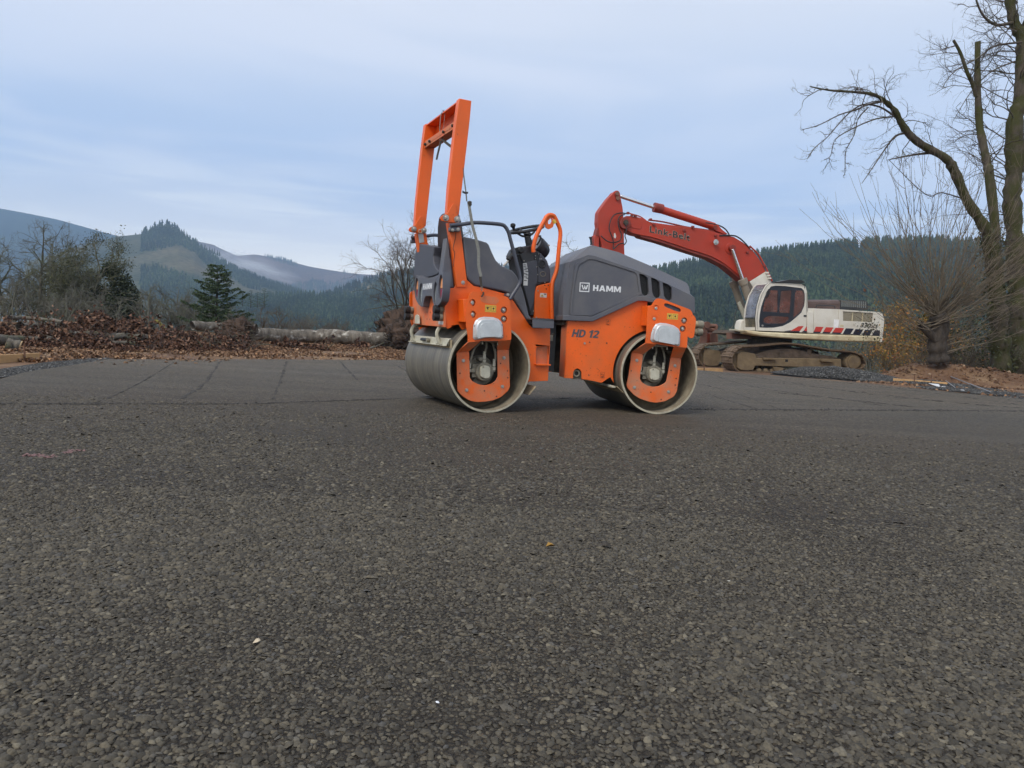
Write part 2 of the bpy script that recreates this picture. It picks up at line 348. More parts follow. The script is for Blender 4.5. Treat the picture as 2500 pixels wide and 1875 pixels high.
def make_drum(M, w):
    d = B().lathe([(DR - 0.016, 0.0), (DR - 0.002, 0.0), (DR, 0.003), (DR, w - 0.003), (DR - 0.002, w), (DR - 0.016, w)], (0, 0, DR), 128).build('drum', DRUM, ROLL, M, smooth=30)
    B().lathe([(DR - 0.0155, w - 0.001), (DR - 0.017, w - 0.30), (0.0, w - 0.30)], (0, 0, DR), 96).build('drum_inside', DRUM_IN, d, M)
    B().lathe([(DR - 0.0155, 0.001), (DR - 0.017, 0.30), (0.10, 0.30)], (0, 0, DR), 96).build('drum_inside', DRUM_IN, d, M)
    B().lathe([(DR - 0.0165, -0.0015), (DR - 0.0005, -0.0015), (DR + 0.0012, 0.002), (DR + 0.0012, 0.006)], (0, 0, DR), 128).build('drum_edge', DRUM_EDGE, d, M)
    return d
def make_yoke(M, top, hole, bendL, bendR, low, lowin, holes4, cover, dome, ubolts, mpl, pins, slot, hosep, mx):
    """outer plate, two bent straps and the U plate that carries the drum"""
    ring_ = lambda c, r: [(c[0] + r * math.cos(t), c[1] + r * math.sin(t)) for t in [2 * math.pi * i / 20 for i in range(20)]]
    yk = B().prism(fillet(top, 0.012), OUT, OUT + 0.012, holes=[ring_(c, 0.0285) for c in holes4] + ([slot] if slot else [])).build('drum_yoke', ORANGE, ROLL, M, bevel=0.0025)
    # far-side yoke plate, same outline, seen between things from a step aside
    for q in (bendL, bendR):
        b = B()
        (a0, a1, c0, c1) = q       # a: on the outer plate, c: on the U plate
        v = [(a0[0], OUT, a0[1]), (a1[0], OUT, a1[1]), (c1[0], 0.07, c1[1]), (c0[0], 0.07, c0[1])]
        v2 = [(p[0], p[1] + 0.012, p[2] + 0.004) for p in v]
        b.add(v + v2, [(0, 1, 2, 3), (7, 6, 5, 4), (0, 4, 5, 1), (1, 5, 6, 2), (2, 6, 7, 3), (3, 7, 4, 0)])
        b.build('yoke_strap', ORANGE_DUSTY, yk, M, bevel=0.002)
    B().prism(fillet(low, 0.012), 0.07, 0.082).build('yoke_plate', ORANGE_DUSTY, yk, M, bevel=0.002)
    B().prism([(p[0], p[1]) for p in fillet(top, 0.02)], DW - 0.012 - OUT, DW - OUT).build('yoke_far_plate', ORANGE, yk, M)
    for (x, z) in holes4:
        B().lathe([(0.0285, 0.0005), (0.0285, 0.022), (0.0, 0.022)], (x, OUT, z), 24).build('bolt_recess', ORANGE_DUSTY, yk, M)
        bolt(yk, M, x, OUT + 0.020, z, 0.0145, h=0.022)
    for (x, z) in ubolts: bolt(yk, M, x, 0.07, z, 0.011)
    for (x, z) in pins: B().cyl((x, 0.0695, z), (x, 0.067, z), 0.0055, n=10).build('drilled_hole', BLK, yk, M)
    # pressed steel cover over the hose entry
    n = len(cover); cx = sum(p[0] for p in cover) / n; cz = sum(p[1] for p in cover) / n
    sh = lambda k, dy, up=0: [(cx + (p[0] - cx) * k, OUT - dy, cz + up + (p[1] - cz) * k) for p in cover]
    cov = B().loft([sh(1.0, 0.0), sh(1.0, 0.007), sh(0.93, 0.009), sh(0.87, 0.030, -0.002), sh(0.82, 0.038, -0.004)]).build('hose_cover', GALV, yk, M, bevel=0.003)
    cp = fillet(dome, 0.01); B().prism(cp, OUT - 0.0415, OUT - 0.0375).build('cover_panel', GALV, cov, M, bevel=0.0015)
    for p in (0, 1, 2, 3): pass
    return yk, cov
def make_motor(M, x, z, plate, parent):
    m = B().cyl((x, 0.16, z), (x, 0.30, z), 0.12, 0.16, n=24)
    m.cyl((x, 0.07, z), (x, 0.17, z), 0.075, 0.085, n=20)
    m.box((x - 0.10, x + 0.075), (0.10, 0.17), (z - 0.05, z + 0.06)); m.box((x - 0.13, x - 0.06), (0.09, 0.13), (z - 0.01, z + 0.02)); m.box((x + 0.06, x + 0.10), (0.09, 0.13), (z - 0.0, z + 0.03))
    m.cyl((x - 0.04, 0.13, z - 0.09), (x - 0.04, 0.17, z - 0.09), 0.04, n=12); m.cyl((x - 0.03, 0.09, z + 0.10), (x - 0.03, 0.17, z + 0.10), 0.018, n=10)
    mm = m.build('drum_motor', MUCK, parent, M, bevel=0.004)
    pl = B().prism(fillet(plate, 0.006), 0.045, 0.075).build('motor_plate', CREAMM, mm, M, bevel=0.002)
    for sx in (-0.03, 0.03):
        for sz in (-0.042, 0.042): bolt(mm, M, x + sx + 0.002, 0.045, z + sz, 0.006, m=MUCK, washer=False)
    for dx, dz, tx in ((-0.125, 0.03, -0.03), (0.0, 0.11, -0.01), (0.09, 0.05, 0.03)):
        pth = smooth_path([(x + dx, 0.10, z + dz), (x + dx + 0.005, 0.09, z + dz + 0.07), (x + dx * 0.8 + 0.01, 0.09, z + 0.19), (x + tx + 0.02, 0.10, z + 0.27)], 5)
        h = B().tube(pth, 0.0095, 8).build('hydraulic_hose', MUCK, mm, M)
        B().cyl((x + dx, 0.10, z + dz - 0.005), (x + dx, 0.097, z + dz + 0.055), 0.0135, n=8).cyl((x + dx, 0.10, z + dz - 0.035), (x + dx, 0.10, z + dz - 0.012), 0.016, n=6).build('hose_fitting', CREAMM, mm, M)
    B().box((x - 0.06, x + 0.075), (0.0, 0.06), (z + 0.245, z + 0.268)).build('hose_clamp', MUCK, mm, M, bevel=0.003)
    for dx in (-0.06, 0.075): B().cyl((x + dx, 0.01, z + 0.225), (x + dx, 0.01, z + 0.262), 0.006, n=8).build('clamp_stud', CREAMM, mm, M)
    B().lathe([(0.24, 0.27), (0.22, 0.22), (0.15, 0.20), (0.0, 0.20)], (x + 0.03, 0, z + 0.01), 32).build('drum_disc', DARK, parent, M)

drum_r = make_drum(I4, DW)
drum_f = make_drum(FM, DW)

# ---- rear yoke (left in the picture)
yk_r, cov_r = make_yoke(I4,
    [(-0.2335, 0.6783), (-0.2488, 0.7994), (-0.2296, 0.9139), (-0.2156, 0.946), (-0.2008, 0.9615), (-0.1381, 0.964), (-0.0166, 0.9547), (0.1008, 0.9413), (0.1319, 0.9131), (0.1439, 0.78), (0.1552, 0.673), (0.158, 0.5983), (0.0454, 0.5836), (-0.1055, 0.5776), (-0.2152, 0.5626), (-0.2163, 0.6093)],
    [], ([(-0.2152, 0.5626), (-0.1055, 0.5776)] + [(-0.2682, 0.4739), (-0.1609, 0.4882)]), ([(0.0454, 0.5836), (0.158, 0.5983)] + [(0.0857, 0.507), (0.1902, 0.5137)]),
    [(-0.1609, 0.4882), (-0.2682, 0.4739), (-0.2588, 0.3436), (-0.246, 0.1709), (-0.2204, 0.1412), (-0.1874, 0.1175), (-0.1477, 0.0936), (-0.1019, 0.0818), (-0.0627, 0.0778), (0.0091, 0.0824), (0.0681, 0.0919), (0.14, 0.12), (0.2042, 0.1761), (0.2174, 0.2071), (0.2045, 0.3547), (0.1902, 0.5137), (0.0857, 0.507), (0.0961, 0.3887), (0.104, 0.2912), (0.086, 0.2542), (0.0476, 0.2292), (-0.0044, 0.215), (-0.0635, 0.2214), (-0.1166, 0.2447), (-0.1438, 0.2743), (-0.1524, 0.3821)], None,
    [(-0.1952, 0.875), (-0.1874, 0.7837), (0.0807, 0.8329), (0.0846, 0.7619)],
    [(-0.1657, 0.5838), (-0.1772, 0.5997), (-0.1792, 0.6637), (-0.1772, 0.6988), (-0.1639, 0.7344), (-0.1337, 0.7604), (-0.0899, 0.7704), (-0.0133, 0.7716), (0.0325, 0.7593), (0.061, 0.7371), (0.0731, 0.7052), (0.0845, 0.6166), (0.0734, 0.6043), (0.041, 0.6029), (-0.0109, 0.6067), (-0.0811, 0.602), (-0.125, 0.5902)],
    [(-0.1308, 0.6058), (-0.1339, 0.6899), (-0.1225, 0.7137), (-0.0979, 0.7254), (-0.0347, 0.7309), (-0.0023, 0.7226), (0.0068, 0.6967), (0.0149, 0.6178)],
    [(-0.2082, 0.4116), (0.149, 0.4451), (-0.1678, 0.1748), (0.1473, 0.2074)], None,
    [(-0.0119, 0.1705), (-0.2318, 0.3103), (0.1864, 0.3389), (0.1916, 0.2819), (0.1195, 0.3985), (0.0983, 0.1258)], None, None, 0)
for (x, z) in [(-0.1705, 0.6943), (0.0687, 0.7137), (-0.1617, 0.6077), (0.0765, 0.6297)]: bolt(cov_r, I4, x, OUT - 0.007, z, 0.006, m=MUCK, washer=False)
make_motor(I4, *[(-0.0143, 0.326)][0], [(-0.0626, 0.359), (-0.0522, 0.3713), (-0.0233, 0.3781), (0.0083, 0.3729), (0.0209, 0.3581), (0.0242, 0.2946), (0.0113, 0.2793), (-0.0179, 0.2739), (-0.0476, 0.2812), (-0.0592, 0.293)], drum_r)
# ---- front yoke (right)
yk_f, cov_f = make_yoke(FM,
    [(-0.1653, 0.8835), (-0.1527, 0.9291), (-0.1208, 0.9629), (-0.0994, 0.9994), (-0.0766, 1.017), (-0.0352, 1.013), (0.191, 0.9483), (0.234, 0.9345), (0.2531, 0.9128), (0.2594, 0.8936), (0.2862, 0.8723), (0.2954, 0.8435), (0.2864, 0.6995), (0.2665, 0.6841), (0.2379, 0.6906), (0.2267, 0.7096), (0.2269, 0.6019), (0.2206, 0.6016), (0.1046, 0.6022), (-0.0628, 0.6205), (-0.1625, 0.6223), (-0.1582, 0.7102)],
    [], ([(-0.1625, 0.6223), (-0.0559, 0.6208)] + [(-0.2447, 0.5338), (-0.135, 0.5222)]), ([(0.1046, 0.6022), (0.2207, 0.601)] + [(0.1261, 0.5037), (0.2293, 0.5001)]),
    [(-0.135, 0.5222), (-0.2447, 0.5338), (-0.2508, 0.4384), (-0.2581, 0.3395), (-0.2724, 0.2402), (-0.2603, 0.2142), (-0.1974, 0.1568), (-0.1467, 0.1286), (-0.0967, 0.1136), (-0.0396, 0.0987), (0.0171, 0.0938), (0.1009, 0.1097), (0.1829, 0.1558), (0.208, 0.2035), (0.2218, 0.3578), (0.2293, 0.5001), (0.1261, 0.5037), (0.1162, 0.3937), (0.1021, 0.2933), (0.0894, 0.2729), (0.0349, 0.2443), (-0.0209, 0.2357), (-0.0776, 0.2437), (-0.1285, 0.2717), (-0.1513, 0.3006), (-0.1508, 0.3436), (-0.1414, 0.4429)], None,
    [(-0.0863, 0.9296), (-0.0964, 0.8377), (0.1839, 0.8363), (0.1752, 0.7644)],
    [(-0.1044, 0.6358), (-0.1214, 0.6543), (-0.1165, 0.7125), (-0.1026, 0.7582), (-0.081, 0.7928), (-0.0407, 0.8052), (0.0145, 0.8042), (0.0845, 0.7903), (0.1336, 0.7637), (0.1538, 0.7258), (0.1557, 0.6219), (0.1427, 0.6096), (0.118, 0.6137), (0.0685, 0.6276), (0.0265, 0.6341), (-0.0425, 0.6354)],
    [(-0.0596, 0.6402), (-0.0644, 0.7284), (-0.0537, 0.7514), (-0.0272, 0.7636), (0.0208, 0.7634), (0.0696, 0.7531), (0.0901, 0.7361), (0.0964, 0.6204)],
    [(-0.1923, 0.4652), (0.1723, 0.4325), (-0.1984, 0.2242), (0.1267, 0.1961)], None,
    [(-0.0407, 0.1872), (-0.2381, 0.3712), (0.1911, 0.3199), (0.1861, 0.2596), (0.1378, 0.3892), (0.0609, 0.1252)], [(-0.0148, 0.9677), (-0.0038, 0.9773), (0.019, 0.9773), (0.1286, 0.9448), (0.1471, 0.9296), (0.1482, 0.9148), (0.1368, 0.9084), (0.0819, 0.9196), (0.0111, 0.9427), (-0.0103, 0.9531)], None, 0)
for (x, z) in [(-0.0942, 0.7457), (-0.1039, 0.6581), (0.1479, 0.7241), (0.1417, 0.6373)]: bolt(cov_f, FM, x, OUT - 0.007, z, 0.006, m=MUCK, washer=False)
make_motor(FM, *[(-0.0153, 0.3495)][0], [(-0.0693, 0.3847), (-0.0563, 0.3984), (-0.0146, 0.402), (0.0181, 0.3848), (0.0227, 0.3189), (0.0131, 0.3053), (-0.0179, 0.2975), (-0.0532, 0.3028), (-0.0643, 0.3123)], drum_f)
B().prism([(-0.0151, 0.976), (0.0186, 0.9876), (0.1609, 0.9438), (0.1672, 0.9052), (0.1431, 0.9006), (-0.0131, 0.9471)], -0.02, 0.0).build('slot_liner', GREY_IN, yk_f, FM)
# connection blocks between outer plate and body side
B().prism([(-0.2703, 0.8963), (-0.196, 0.9069), (-0.1867, 0.7213), (-0.2524, 0.7209)], OUT + 0.004, INS).build('yoke_block', ORANGE, yk_r, None, bevel=0.003)
B().prism([(-0.1602, 0.948), (-0.0564, 0.9538), (-0.0718, 0.779), (-0.1592, 0.7746)], OUT + 0.004, INS).build('yoke_block', ORANGE, yk_f, FM, bevel=0.003)
B().prism([(-0.1322, 0.9118), (-0.1113, 0.9365), (0.0104, 0.9328), (0.0321, 0.9136), (0.0305, 0.8958), (0.0071, 0.8738), (-0.0893, 0.8796), (-0.1217, 0.8921)], OUT - 0.0012, OUT + 0.002).build('blanked_slot', ORANGE_DUSTY, yk_r, None)
# warning stickers: yellow squares with black pictograms
def sticker(parent, M, a, b, y):
    (x0, z0), (x1, z1) = a, b
    s = B().box((x0, x1), (y - 0.0012, y), (z0, z1)).build('warning_sticker', YELLOW, parent, M)
    w = (x1 - x0) / 2
    k = B()
    for i in range(2):
        cx = x0 + w * (i + 0.5); cz = (z0 + z1) / 2; h = (z1 - z0) * 0.36; t = 0.0011
        for q in ((cx - h, cx + h, cz + h - t, cz + h), (cx - h, cx + h, cz - h, cz - h + t), (cx - h, cx - h + t, cz - h, cz + h), (cx + h - t, cx + h, cz - h, cz + h)): k.box(q[:2], (y - 0.0022, y - 0.0011), q[2:])
        if i == 0: k.prism([(cx - h * .6, cz + h * .55), (cx + h * .6, cz + h * .55), (cx + h * .45, cz + .2 * h), (cx - h * .1, cz + .1 * h), (cx + h * .3, cz - h * .1), (cx, cz - h * .6), (cx - h * .3, cz - h * .2), (cx - h * .6, cz + .2 * h)], y - 0.0022, y - 0.0011)
        else: k.prism(arc(cx, cz + h * .15, h * .38, 0, 330, 10), y - 0.0022, y - 0.0011); k.box((cx - t, cx + t), (y - 0.0022, y - 0.0011), (cz - h * .7, cz))
    k.build('pictogram', BLK, s, M)
a_ = [(-0.0844, 0.8096), (0.0121, 0.8652)]; sticker(yk_r, None, a_[0], a_[1], OUT)
a_ = [(0.0204, 0.8407), (0.122, 0.8927)]; sticker(yk_f, FM, a_[0], a_[1], OUT)

# ---- rear frame
ARC_R = arc(0, DR, 0.386, -32, 108, 28)
side = [(-0.3672, 0.7518), (-0.3735, 0.9547), (-0.3683, 0.9756), (-0.3529, 0.9807), (-0.3001, 0.988), (-0.2853, 1.008), (-0.2719, 1.056), (-0.2629, 1.065), (-0.1963, 1.064), (-0.1797, 1.051), (-0.1331, 1.016), (-0.0747, 1.011), (0.1448, 0.972), (0.207, 0.9415), (0.3833, 0.7302), (0.4197, 0.7009), (0.5851, 0.7056), (0.5921, 0.5576), (0.5901, 0.3929), (0.587, 0.3611), (0.5911, 0.2595), (0.4079, 0.2501)] + ARC_R + [(-0.1738, 0.6757), (-0.205, 0.6593), (-0.2178, 0.6599), (-0.2452, 0.699), (-0.2703, 0.6948), (-0.3378, 0.659), (-0.3543, 0.6759)]
pocket = [(0.4744, 0.547), (0.5729, 0.5569), (0.5788, 0.4021), (0.4671, 0.3992), (0.4611, 0.534)]
fr = B().prism(side, INS, INS + 0.012, holes=[pocket]).build('rear_frame', ORANGE, ROLL, bevel=0.002)
fside = side[:14] + side[-8:]
B().prism([(-0.3672, 0.7518), (-0.3735, 0.9547), (-0.3683, 0.9756), (-0.3529, 0.9807), (-0.1928, 0.9926), (0.1453, 0.9618), (0.2076, 0.9293), (0.384, 0.7178), (0.5815, 0.7054), (0.3339, 0.6287), (-0.1738, 0.6757), (-0.205, 0.6593), (-0.3378, 0.659)], FAR - 0.012, FAR).build('far_side_plate', ORANGE, fr, bevel=0.002)
B().prism([(0.453, 0.5524), (0.5907, 0.5576), (0.6012, 0.3869), (0.4596, 0.3832)], INS + 0.035, INS + 0.045).build('pocket_back', ORANGE_DUSTY, fr)
B().prism([(0.4548, 0.4026), (0.5935, 0.4032), (0.5943, 0.3905), (0.4556, 0.3888)], INS - 0.03, INS + 0.04).build('pocket_lip', ORANGE, fr, bevel=0.002)
xr = [(-0.3699, 0.8103)][0][0]
B().prism([(1.002, 0.9844), (0.98, 0.9904), (0.13, 0.9631), (0.0918, 0.6725), (0.7726, 0.6816), (0.9547, 0.6924)], xr, xr + 0.01, axis='x').build('rear_plate', ORANGE_DUSTY, fr, bevel=0.002)
for (y, z) in [(0.5527, 0.7913), (0.4693, 0.7912), (0.5469, 0.7336), (0.4712, 0.7323)]: B().cyl((xr - 0.001, y, z), (xr + 0.002, y, z), 0.006, n=10).build('drilled_hole', BLK, fr)
a_ = [(0.2417, 0.6922), (0.1297, 0.7191)]; B().box((xr - 0.002, xr), (a_[0][0], a_[1][0]), (a_[0][1], a_[1][1])).build('white_label', LABELW, fr)
x_l, z_l = [(-0.338, 0.6619)][0]
B().box((x_l, 0.55), (INS + 0.02, FAR - 0.02), (0.735, 0.76)).build('deck_underside', DARK, fr)
B().box((-0.34, 0.0), (INS + 0.05, FAR - 0.05), (0.745, 0.95)).build('water_tank', DARK, fr)
B().prism([(0.3296, 0.7028), (0.5851, 0.7056), (0.5921, 0.5576), (0.5885, 0.3612), (0.5908, 0.2659), (0.425, 0.2567), (0.4084, 0.4195)], FAR - 0.012, FAR).build('far_side_plate', ORANGE, fr, bevel=0.002)
B().box((0.40, 0.52), (0.35, 0.85), (0.30, 0.72)).build('bulkhead', DARKRED, fr, bevel=0.004)
B().box((0.30, 0.52), (0.14, 0.80), (0.60, 0.76)).build('platform_frame', DARK, fr)
x_, z_ = [(-0.2298, 1.035)][0]; bolt(fr, None, x_, INS, z_, 0.017)
# rubber buffers standing out of the rear plate
for (px_y, zs) in ((0.155, [(-0.4033, 0.8106), (-0.4006, 0.752)]), (0.955, [(-0.4033, 0.8106), (-0.4006, 0.752)])):
    for (_, z) in zs:
        b = B().cyl((xr - 0.002, px_y, z), (xr - 0.055, px_y, z), 0.029, 0.031, n=24).build('rubber_buffer', MUCK, fr, bevel=0.003)
        B().cyl((xr - 0.031, px_y, z), (xr - 0.078, px_y, z), 0.034, 0.034, n=24).build('rubber_head', BLACK, b, bevel=0.004)
        B().cyl((xr - 0.079, px_y, z), (xr - 0.0775, px_y, z), 0.014, n=16).build('buffer_core', BLK, b)
b_ = B().prism(fillet([(0.8015, 0.6915), (0.7956, 0.7597), (0.7495, 0.7715), (0.6988, 0.76), (0.6743, 0.6899)], 0.008), xr - 0.03, xr - 0.018, axis='x').build('towing_eye', CREAMM, fr, bevel=0.002)

# ---- grey rear shell with the light clusters
XS = xr - 0.055
band = [(0.0268, 1.1), (0.1391, 1.084), (0.2749, 1.072), (0.4181, 1.07), (0.5182, 1.077), (0.6539, 1.094), (0.7387, 1.11), (0.7631, 1.076), (0.7661, 0.9796), (0.7343, 0.9211), (0.6882, 0.882), (0.6209, 0.8527), (0.5459, 0.8332), (0.5006, 0.8359), (0.4938, 0.8606), (0.4788, 0.8974), (0.4472, 0.9214), (0.3211, 0.9233), (0.2722, 0.9117), (0.2486, 0.8755), (0.2159, 0.8394), (0.1778, 0.8302), (0.1073, 0.8443), (0.0446, 0.8725), (0.0265, 0.901), (0.015, 0.9582), (0.0175, 1.03)]
lamp = lambda cy, cz, a, b: [(cy + a * math.cos(t), cz + b * math.sin(t)) for t in [2 * math.pi * i / 28 for i in range(28)]]
L1, L2, L3, L4 = [(0.7089, 0.9939), (0.5835, 0.9431), (0.2014, 0.9384), (0.077, 0.9845)]
lamps = [(L1, 0.047, 0.092), (L2, 0.044, 0.094), (L3, 0.044, 0.094), (L4, 0.047, 0.098)]
sh = B().prism(band, XS, XS + 0.06, holes=[lamp(c[0], c[1], a, b) for c, a, b in lamps], axis='x').build('rear_shell', GREY, ROLL, bevel=0.004)
for k, (c, a, b) in enumerate(lamps):
    B().prism(lamp(c[0], c[1], a + 0.002, b + 0.002), XS + 0.045, XS + 0.055, axis='x').build('lamp_well', BLK, sh)
    if k in (0, 3):
        up = [(c[0] + (a - 0.008) * math.cos(t), c[1] - 0.01 + (b - 0.012) * math.sin(t)) for t in [math.pi * i / 14 for i in range(15)]]
        dn = [(c[0] + (a - 0.008) * math.cos(t), c[1] - 0.012 + (b - 0.012) * math.sin(t)) for t in [math.pi + math.pi * i / 14 for i in range(15)]]
        B().prism(up, XS + 0.012, XS + 0.046, axis='x').build('turn_light', AMBER, sh, bevel=0.004)
        B().prism(dn, XS + 0.012, XS + 0.046, axis='x').build('tail_light', REDL, sh, bevel=0.004)
    else:
        B().prism([(c[0] + (a - 0.008) * math.cos(t), c[1] - 0.012 + (b - 0.012) * math.sin(t)) for t in [2 * math.pi * i / 28 for i in range(28)]], XS + 0.012, XS + 0.046, axis='x').build('work_light', CLEARL, sh, bevel=0.005)
# near and far towers, seat well between them
tow = [(-0.3754, 1.377), (-0.3642, 1.363), (-0.3514, 1.289), (-0.3183, 1.117), (-0.2947, 0.9908), (-0.3682, 0.9832), (-0.3865, 0.9773), (-0.3948, 0.8597), (-0.418, 0.8524), (-0.4151, 0.9927), (-0.3977, 1.111), (-0.3909, 1.204)]
B().prism(tow, INS + 0.012, INS + 0.10).build('shell_tower', GREY, sh, bevel=0.012, seg=3)
B().prism([(1.103, 1.12), (1.085, 1.234), (1.066, 1.34), (1.029, 1.398), (0.9644, 1.407), (0.7702, 1.38), (0.5323, 1.345), (0.5552, 1.27), (0.5351, 1.207), (0.474, 1.166), (0.3559, 1.123), (0.4371, 1.102), (0.6498, 1.09), (0.8791, 1.097)], xr + 0.03, xr + 0.10, axis='x').build('shell_back', GREY_IN, sh, bevel=0.01, seg=3)
B().box((xr - 0.0, xr + 0.16), (INS + 0.1, FAR - 0.08), (0.95, 1.02)).build('well_floor', GREY_IN, sh)
block_text('maker_lettering', 'HAMM', WHITE, sh, None, ([(0.5195, 0.9757)][0][0] , [(0.5195, 0.9757)][0][1]), [(0.5195, 0.9757)][0][0] - [(0.2847, 0.9703)][0][0], [(0.5263, 1.025)][0][1] - [(0.5195, 0.9757)][0][1], XS - 0.0005, facing='x', gap=0.2)

# ---- fenders beside the seat
fend = [(-0.2485, 1.391), (-0.2318, 1.397), (-0.1327, 1.388), (-0.0382, 1.371), (-0.0199, 1.357), (0.0113, 1.298), (0.0473, 1.238), (0.0992, 1.197), (0.1533, 1.181), (0.2013, 1.164), (0.244, 1.125), (0.2742, 1.072), (0.3049, 1.013), (0.3375, 0.9232), (0.3714, 0.8142), (0.4126, 0.7637), (0.4143, 0.7346), (0.3863, 0.7375), (0.3574, 0.7577), (0.2864, 0.8586), (0.2135, 0.9459), (0.1712, 0.9784), (0.1104, 0.9907), (-0.0877, 1.011), (-0.1334, 1.022), (-0.1868, 1.065), (-0.2011, 1.096), (-0.2241, 1.241)]
fd = B().prism(fend, INS - 0.01, INS + 0.20).build('seat_fender', GREY, ROLL, bevel=0.014, seg=3)
fd2 = copy_part(fd, ROLL, Matrix.Translation((0, FAR - 0.2 - INS + 0.0, 0)))
x_, z_ = [(-0.0879, 1.016)][0]
# ---- operator platform, step
st = [(0.347, 0.7815), (0.5466, 0.7841), (0.5513, 0.7086), (0.3549, 0.7042)]
step = B().prism(st, -0.02, -0.012).build('step_plate', GREY, ROLL, bevel=0.002)
B().box((st[0][0], st[1][0]), (-0.02, 0.9), (st[0][1] - 0.012, st[0][1] - 0.003)).build('step_tread', DARK, step)
tooth = B()
for i in range(20):
    x = st[0][0] + (st[1][0] - st[0][0]) * (i + 0.25) / 20; tooth.box((x, x + 0.005), (-0.02, -0.014), (st[0][1] - 0.001, st[0][1] + 0.005))
tooth.build('step_teeth', DARK, step)

# ---- roll bar
rb = B()
lowp = [(-0.3745, 1.494), (-0.2805, 1.504), (-0.2573, 1.389), (-0.2273, 1.229), (-0.1984, 1.067), (-0.2003, 1.002), (-0.2822, 0.9957), (-0.3043, 1.129), (-0.3307, 1.289)]
rb.prism(lowp, 0.10, 0.165)
rbo = rb.build('roll_bar', ORANGE, ROLL, bevel=0.003)
YF = 0.845                                            # distance between the two posts
upp = [(-0.3296, 2.455), (-0.2269, 2.454), (-0.2337, 2.307), (-0.2487, 2.107), (-0.2665, 1.875), (-0.2887, 1.563), (-0.3875, 1.552), (-0.383, 1.753), (-0.3649, 2.029), (-0.3475, 2.266)]
u1 = B().prism(upp, 0.10, 0.165).build('upper_post', ORANGE, rbo, bevel=0.003)
u2 = copy_part(u1, rbo, Matrix.Translation((0.0, YF, 0)))
l2 = B().prism(lowp, 0.10, 0.165).build('lower_post', ORANGE, rbo, bevel=0.003); l2.matrix_basis = Matrix.Translation((0, YF, 0))
gus = [(-0.4505, 1.514), (-0.4353, 1.538), (-0.405, 1.554), (-0.3915, 1.562), (-0.3689, 1.605), (-0.35, 1.64), (-0.3379, 1.646), (-0.3252, 1.64), (-0.3148, 1.595), (-0.3027, 1.551), (-0.2885, 1.533), (-0.2856, 1.506), (-0.3307, 1.496), (-0.376, 1.494), (-0.4024, 1.496), (-0.4335, 1.498)]
for dy in (0, YF):
    g = B().prism(fillet(gus, 0.008), 0.088, 0.10).build('hinge_plate', ORANGE, rbo, bevel=0.002); g.matrix_basis = Matrix.Translation((0, dy, 0))
    g.data.name = 'hinge_plate'
    for q, r in (([(-0.4028, 1.526)][0], 0.019), ([(-0.308, 1.524)][0], 0.019)):
        bolt(rbo, Matrix.Translation((0, dy, 0)), q[0], 0.088, q[1], r, h=0.025)
bm_ = [(-0.2269, 2.454), (-0.3296, 2.455), (-0.3434, 2.267), (-0.3266, 2.292), (-0.2689, 2.43)]
xa, za = [(-0.3184, 2.459)][0]; xb, zb = [(-0.2211, 2.46)][0]
cr = B().box((xa + 0.003, xb - 0.003), (0.165, 0.10 + YF), (za - 0.014, za - 0.002)).box((xb - 0.014, xb - 0.003), (0.165, 0.10 + YF), (za - 0.13, za - 0.014))
cr.build('cross_channel', ORANGE, rbo, bevel=0.002)
xc, zc = [(-0.3294, 2.307)][0]
cr = B().box((xc + 0.0, xc + 0.095), (0.165, 0.10 + YF), (zc - 0.05, zc - 0.038)).box((xc, xc + 0.01), (0.165, 0.10 + YF), (zc - 0.062, zc - 0.005))
cr.build('lower_beam', ORANGE_DUSTY, rbo, bevel=0.002)
for yy in (0.20, 0.42, 0.78, 0.90):
    B().cyl((xc - 0.004, yy, zc - 0.04), (xc - 0.02, yy, zc - 0.04), 0.012, n=8).build('beam_bolt', DARK, rbo)
B().prism([(-0.3573, 1.49), (-0.3098, 1.497), (-0.2972, 1.422), (-0.3427, 1.409)], 0.10 + YF - 0.003, 0.10 + YF).build('rating_plate', GALV, rbo)
cab_ = smooth_path([(x, 0.097, z) for x, z in [(-0.3101, 1.422), (-0.3111, 1.378), (-0.3289, 1.295), (-0.312, 1.268), (-0.318, 1.197), (-0.3189, 1.151)]], 4)
B().tube(cab_, 0.0022, 5).build('cable', DARK, rbo)
# locking pin ring on the far hinge
q = [(-0.3428, 1.512)][0]
B().tube([(q[0] + 0.016 * math.cos(t), 0.925, q[1] + 0.016 * math.sin(t)) for t in [2 * math.pi * i / 16 for i in range(16)]], 0.003, 6, closed=True).build('locking_pin', CREAMM, rbo)

# ---- hand rails
rail_px = smooth_path([(x, 0.055, z) for x, z in [(-0.3759, 1.466), (-0.2729, 1.486), (-0.1986, 1.504), (-0.1485, 1.512), (-0.0465, 1.518), (0.0572, 1.519), (0.094, 1.506), (0.1259, 1.465), (0.1492, 1.402), (0.1744, 1.333), (0.2123, 1.228), (0.2445, 1.134), (0.254, 1.087), (0.2428, 1.047), (0.2059, 0.9867), (0.1691, 0.9269)]], 4)
rl = B().tube(rail_px, 0.0155, 12).build('hand_rail', RAIL, ROLL)
a_ = [(-0.3742, 1.454), (-0.2923, 1.464), (-0.2905, 1.427), (-0.3725, 1.42)]
B().prism(fillet(a_, 0.01), 0.05, 0.10).build('rail_clamp', RAIL, rl, bevel=0.003)
for (x, z) in [(-0.3558, 1.432), (-0.3099, 1.442)]: bolt(rl, None, x, 0.05, z, 0.010)
a_ = [(0.1334, 0.9731), (0.1802, 0.9702), (0.1804, 0.943), (0.1314, 0.9488)]; B().prism(fillet(a_, 0.006), 0.05, 0.10).build('rail_foot', RAIL, rl, bevel=0.003)
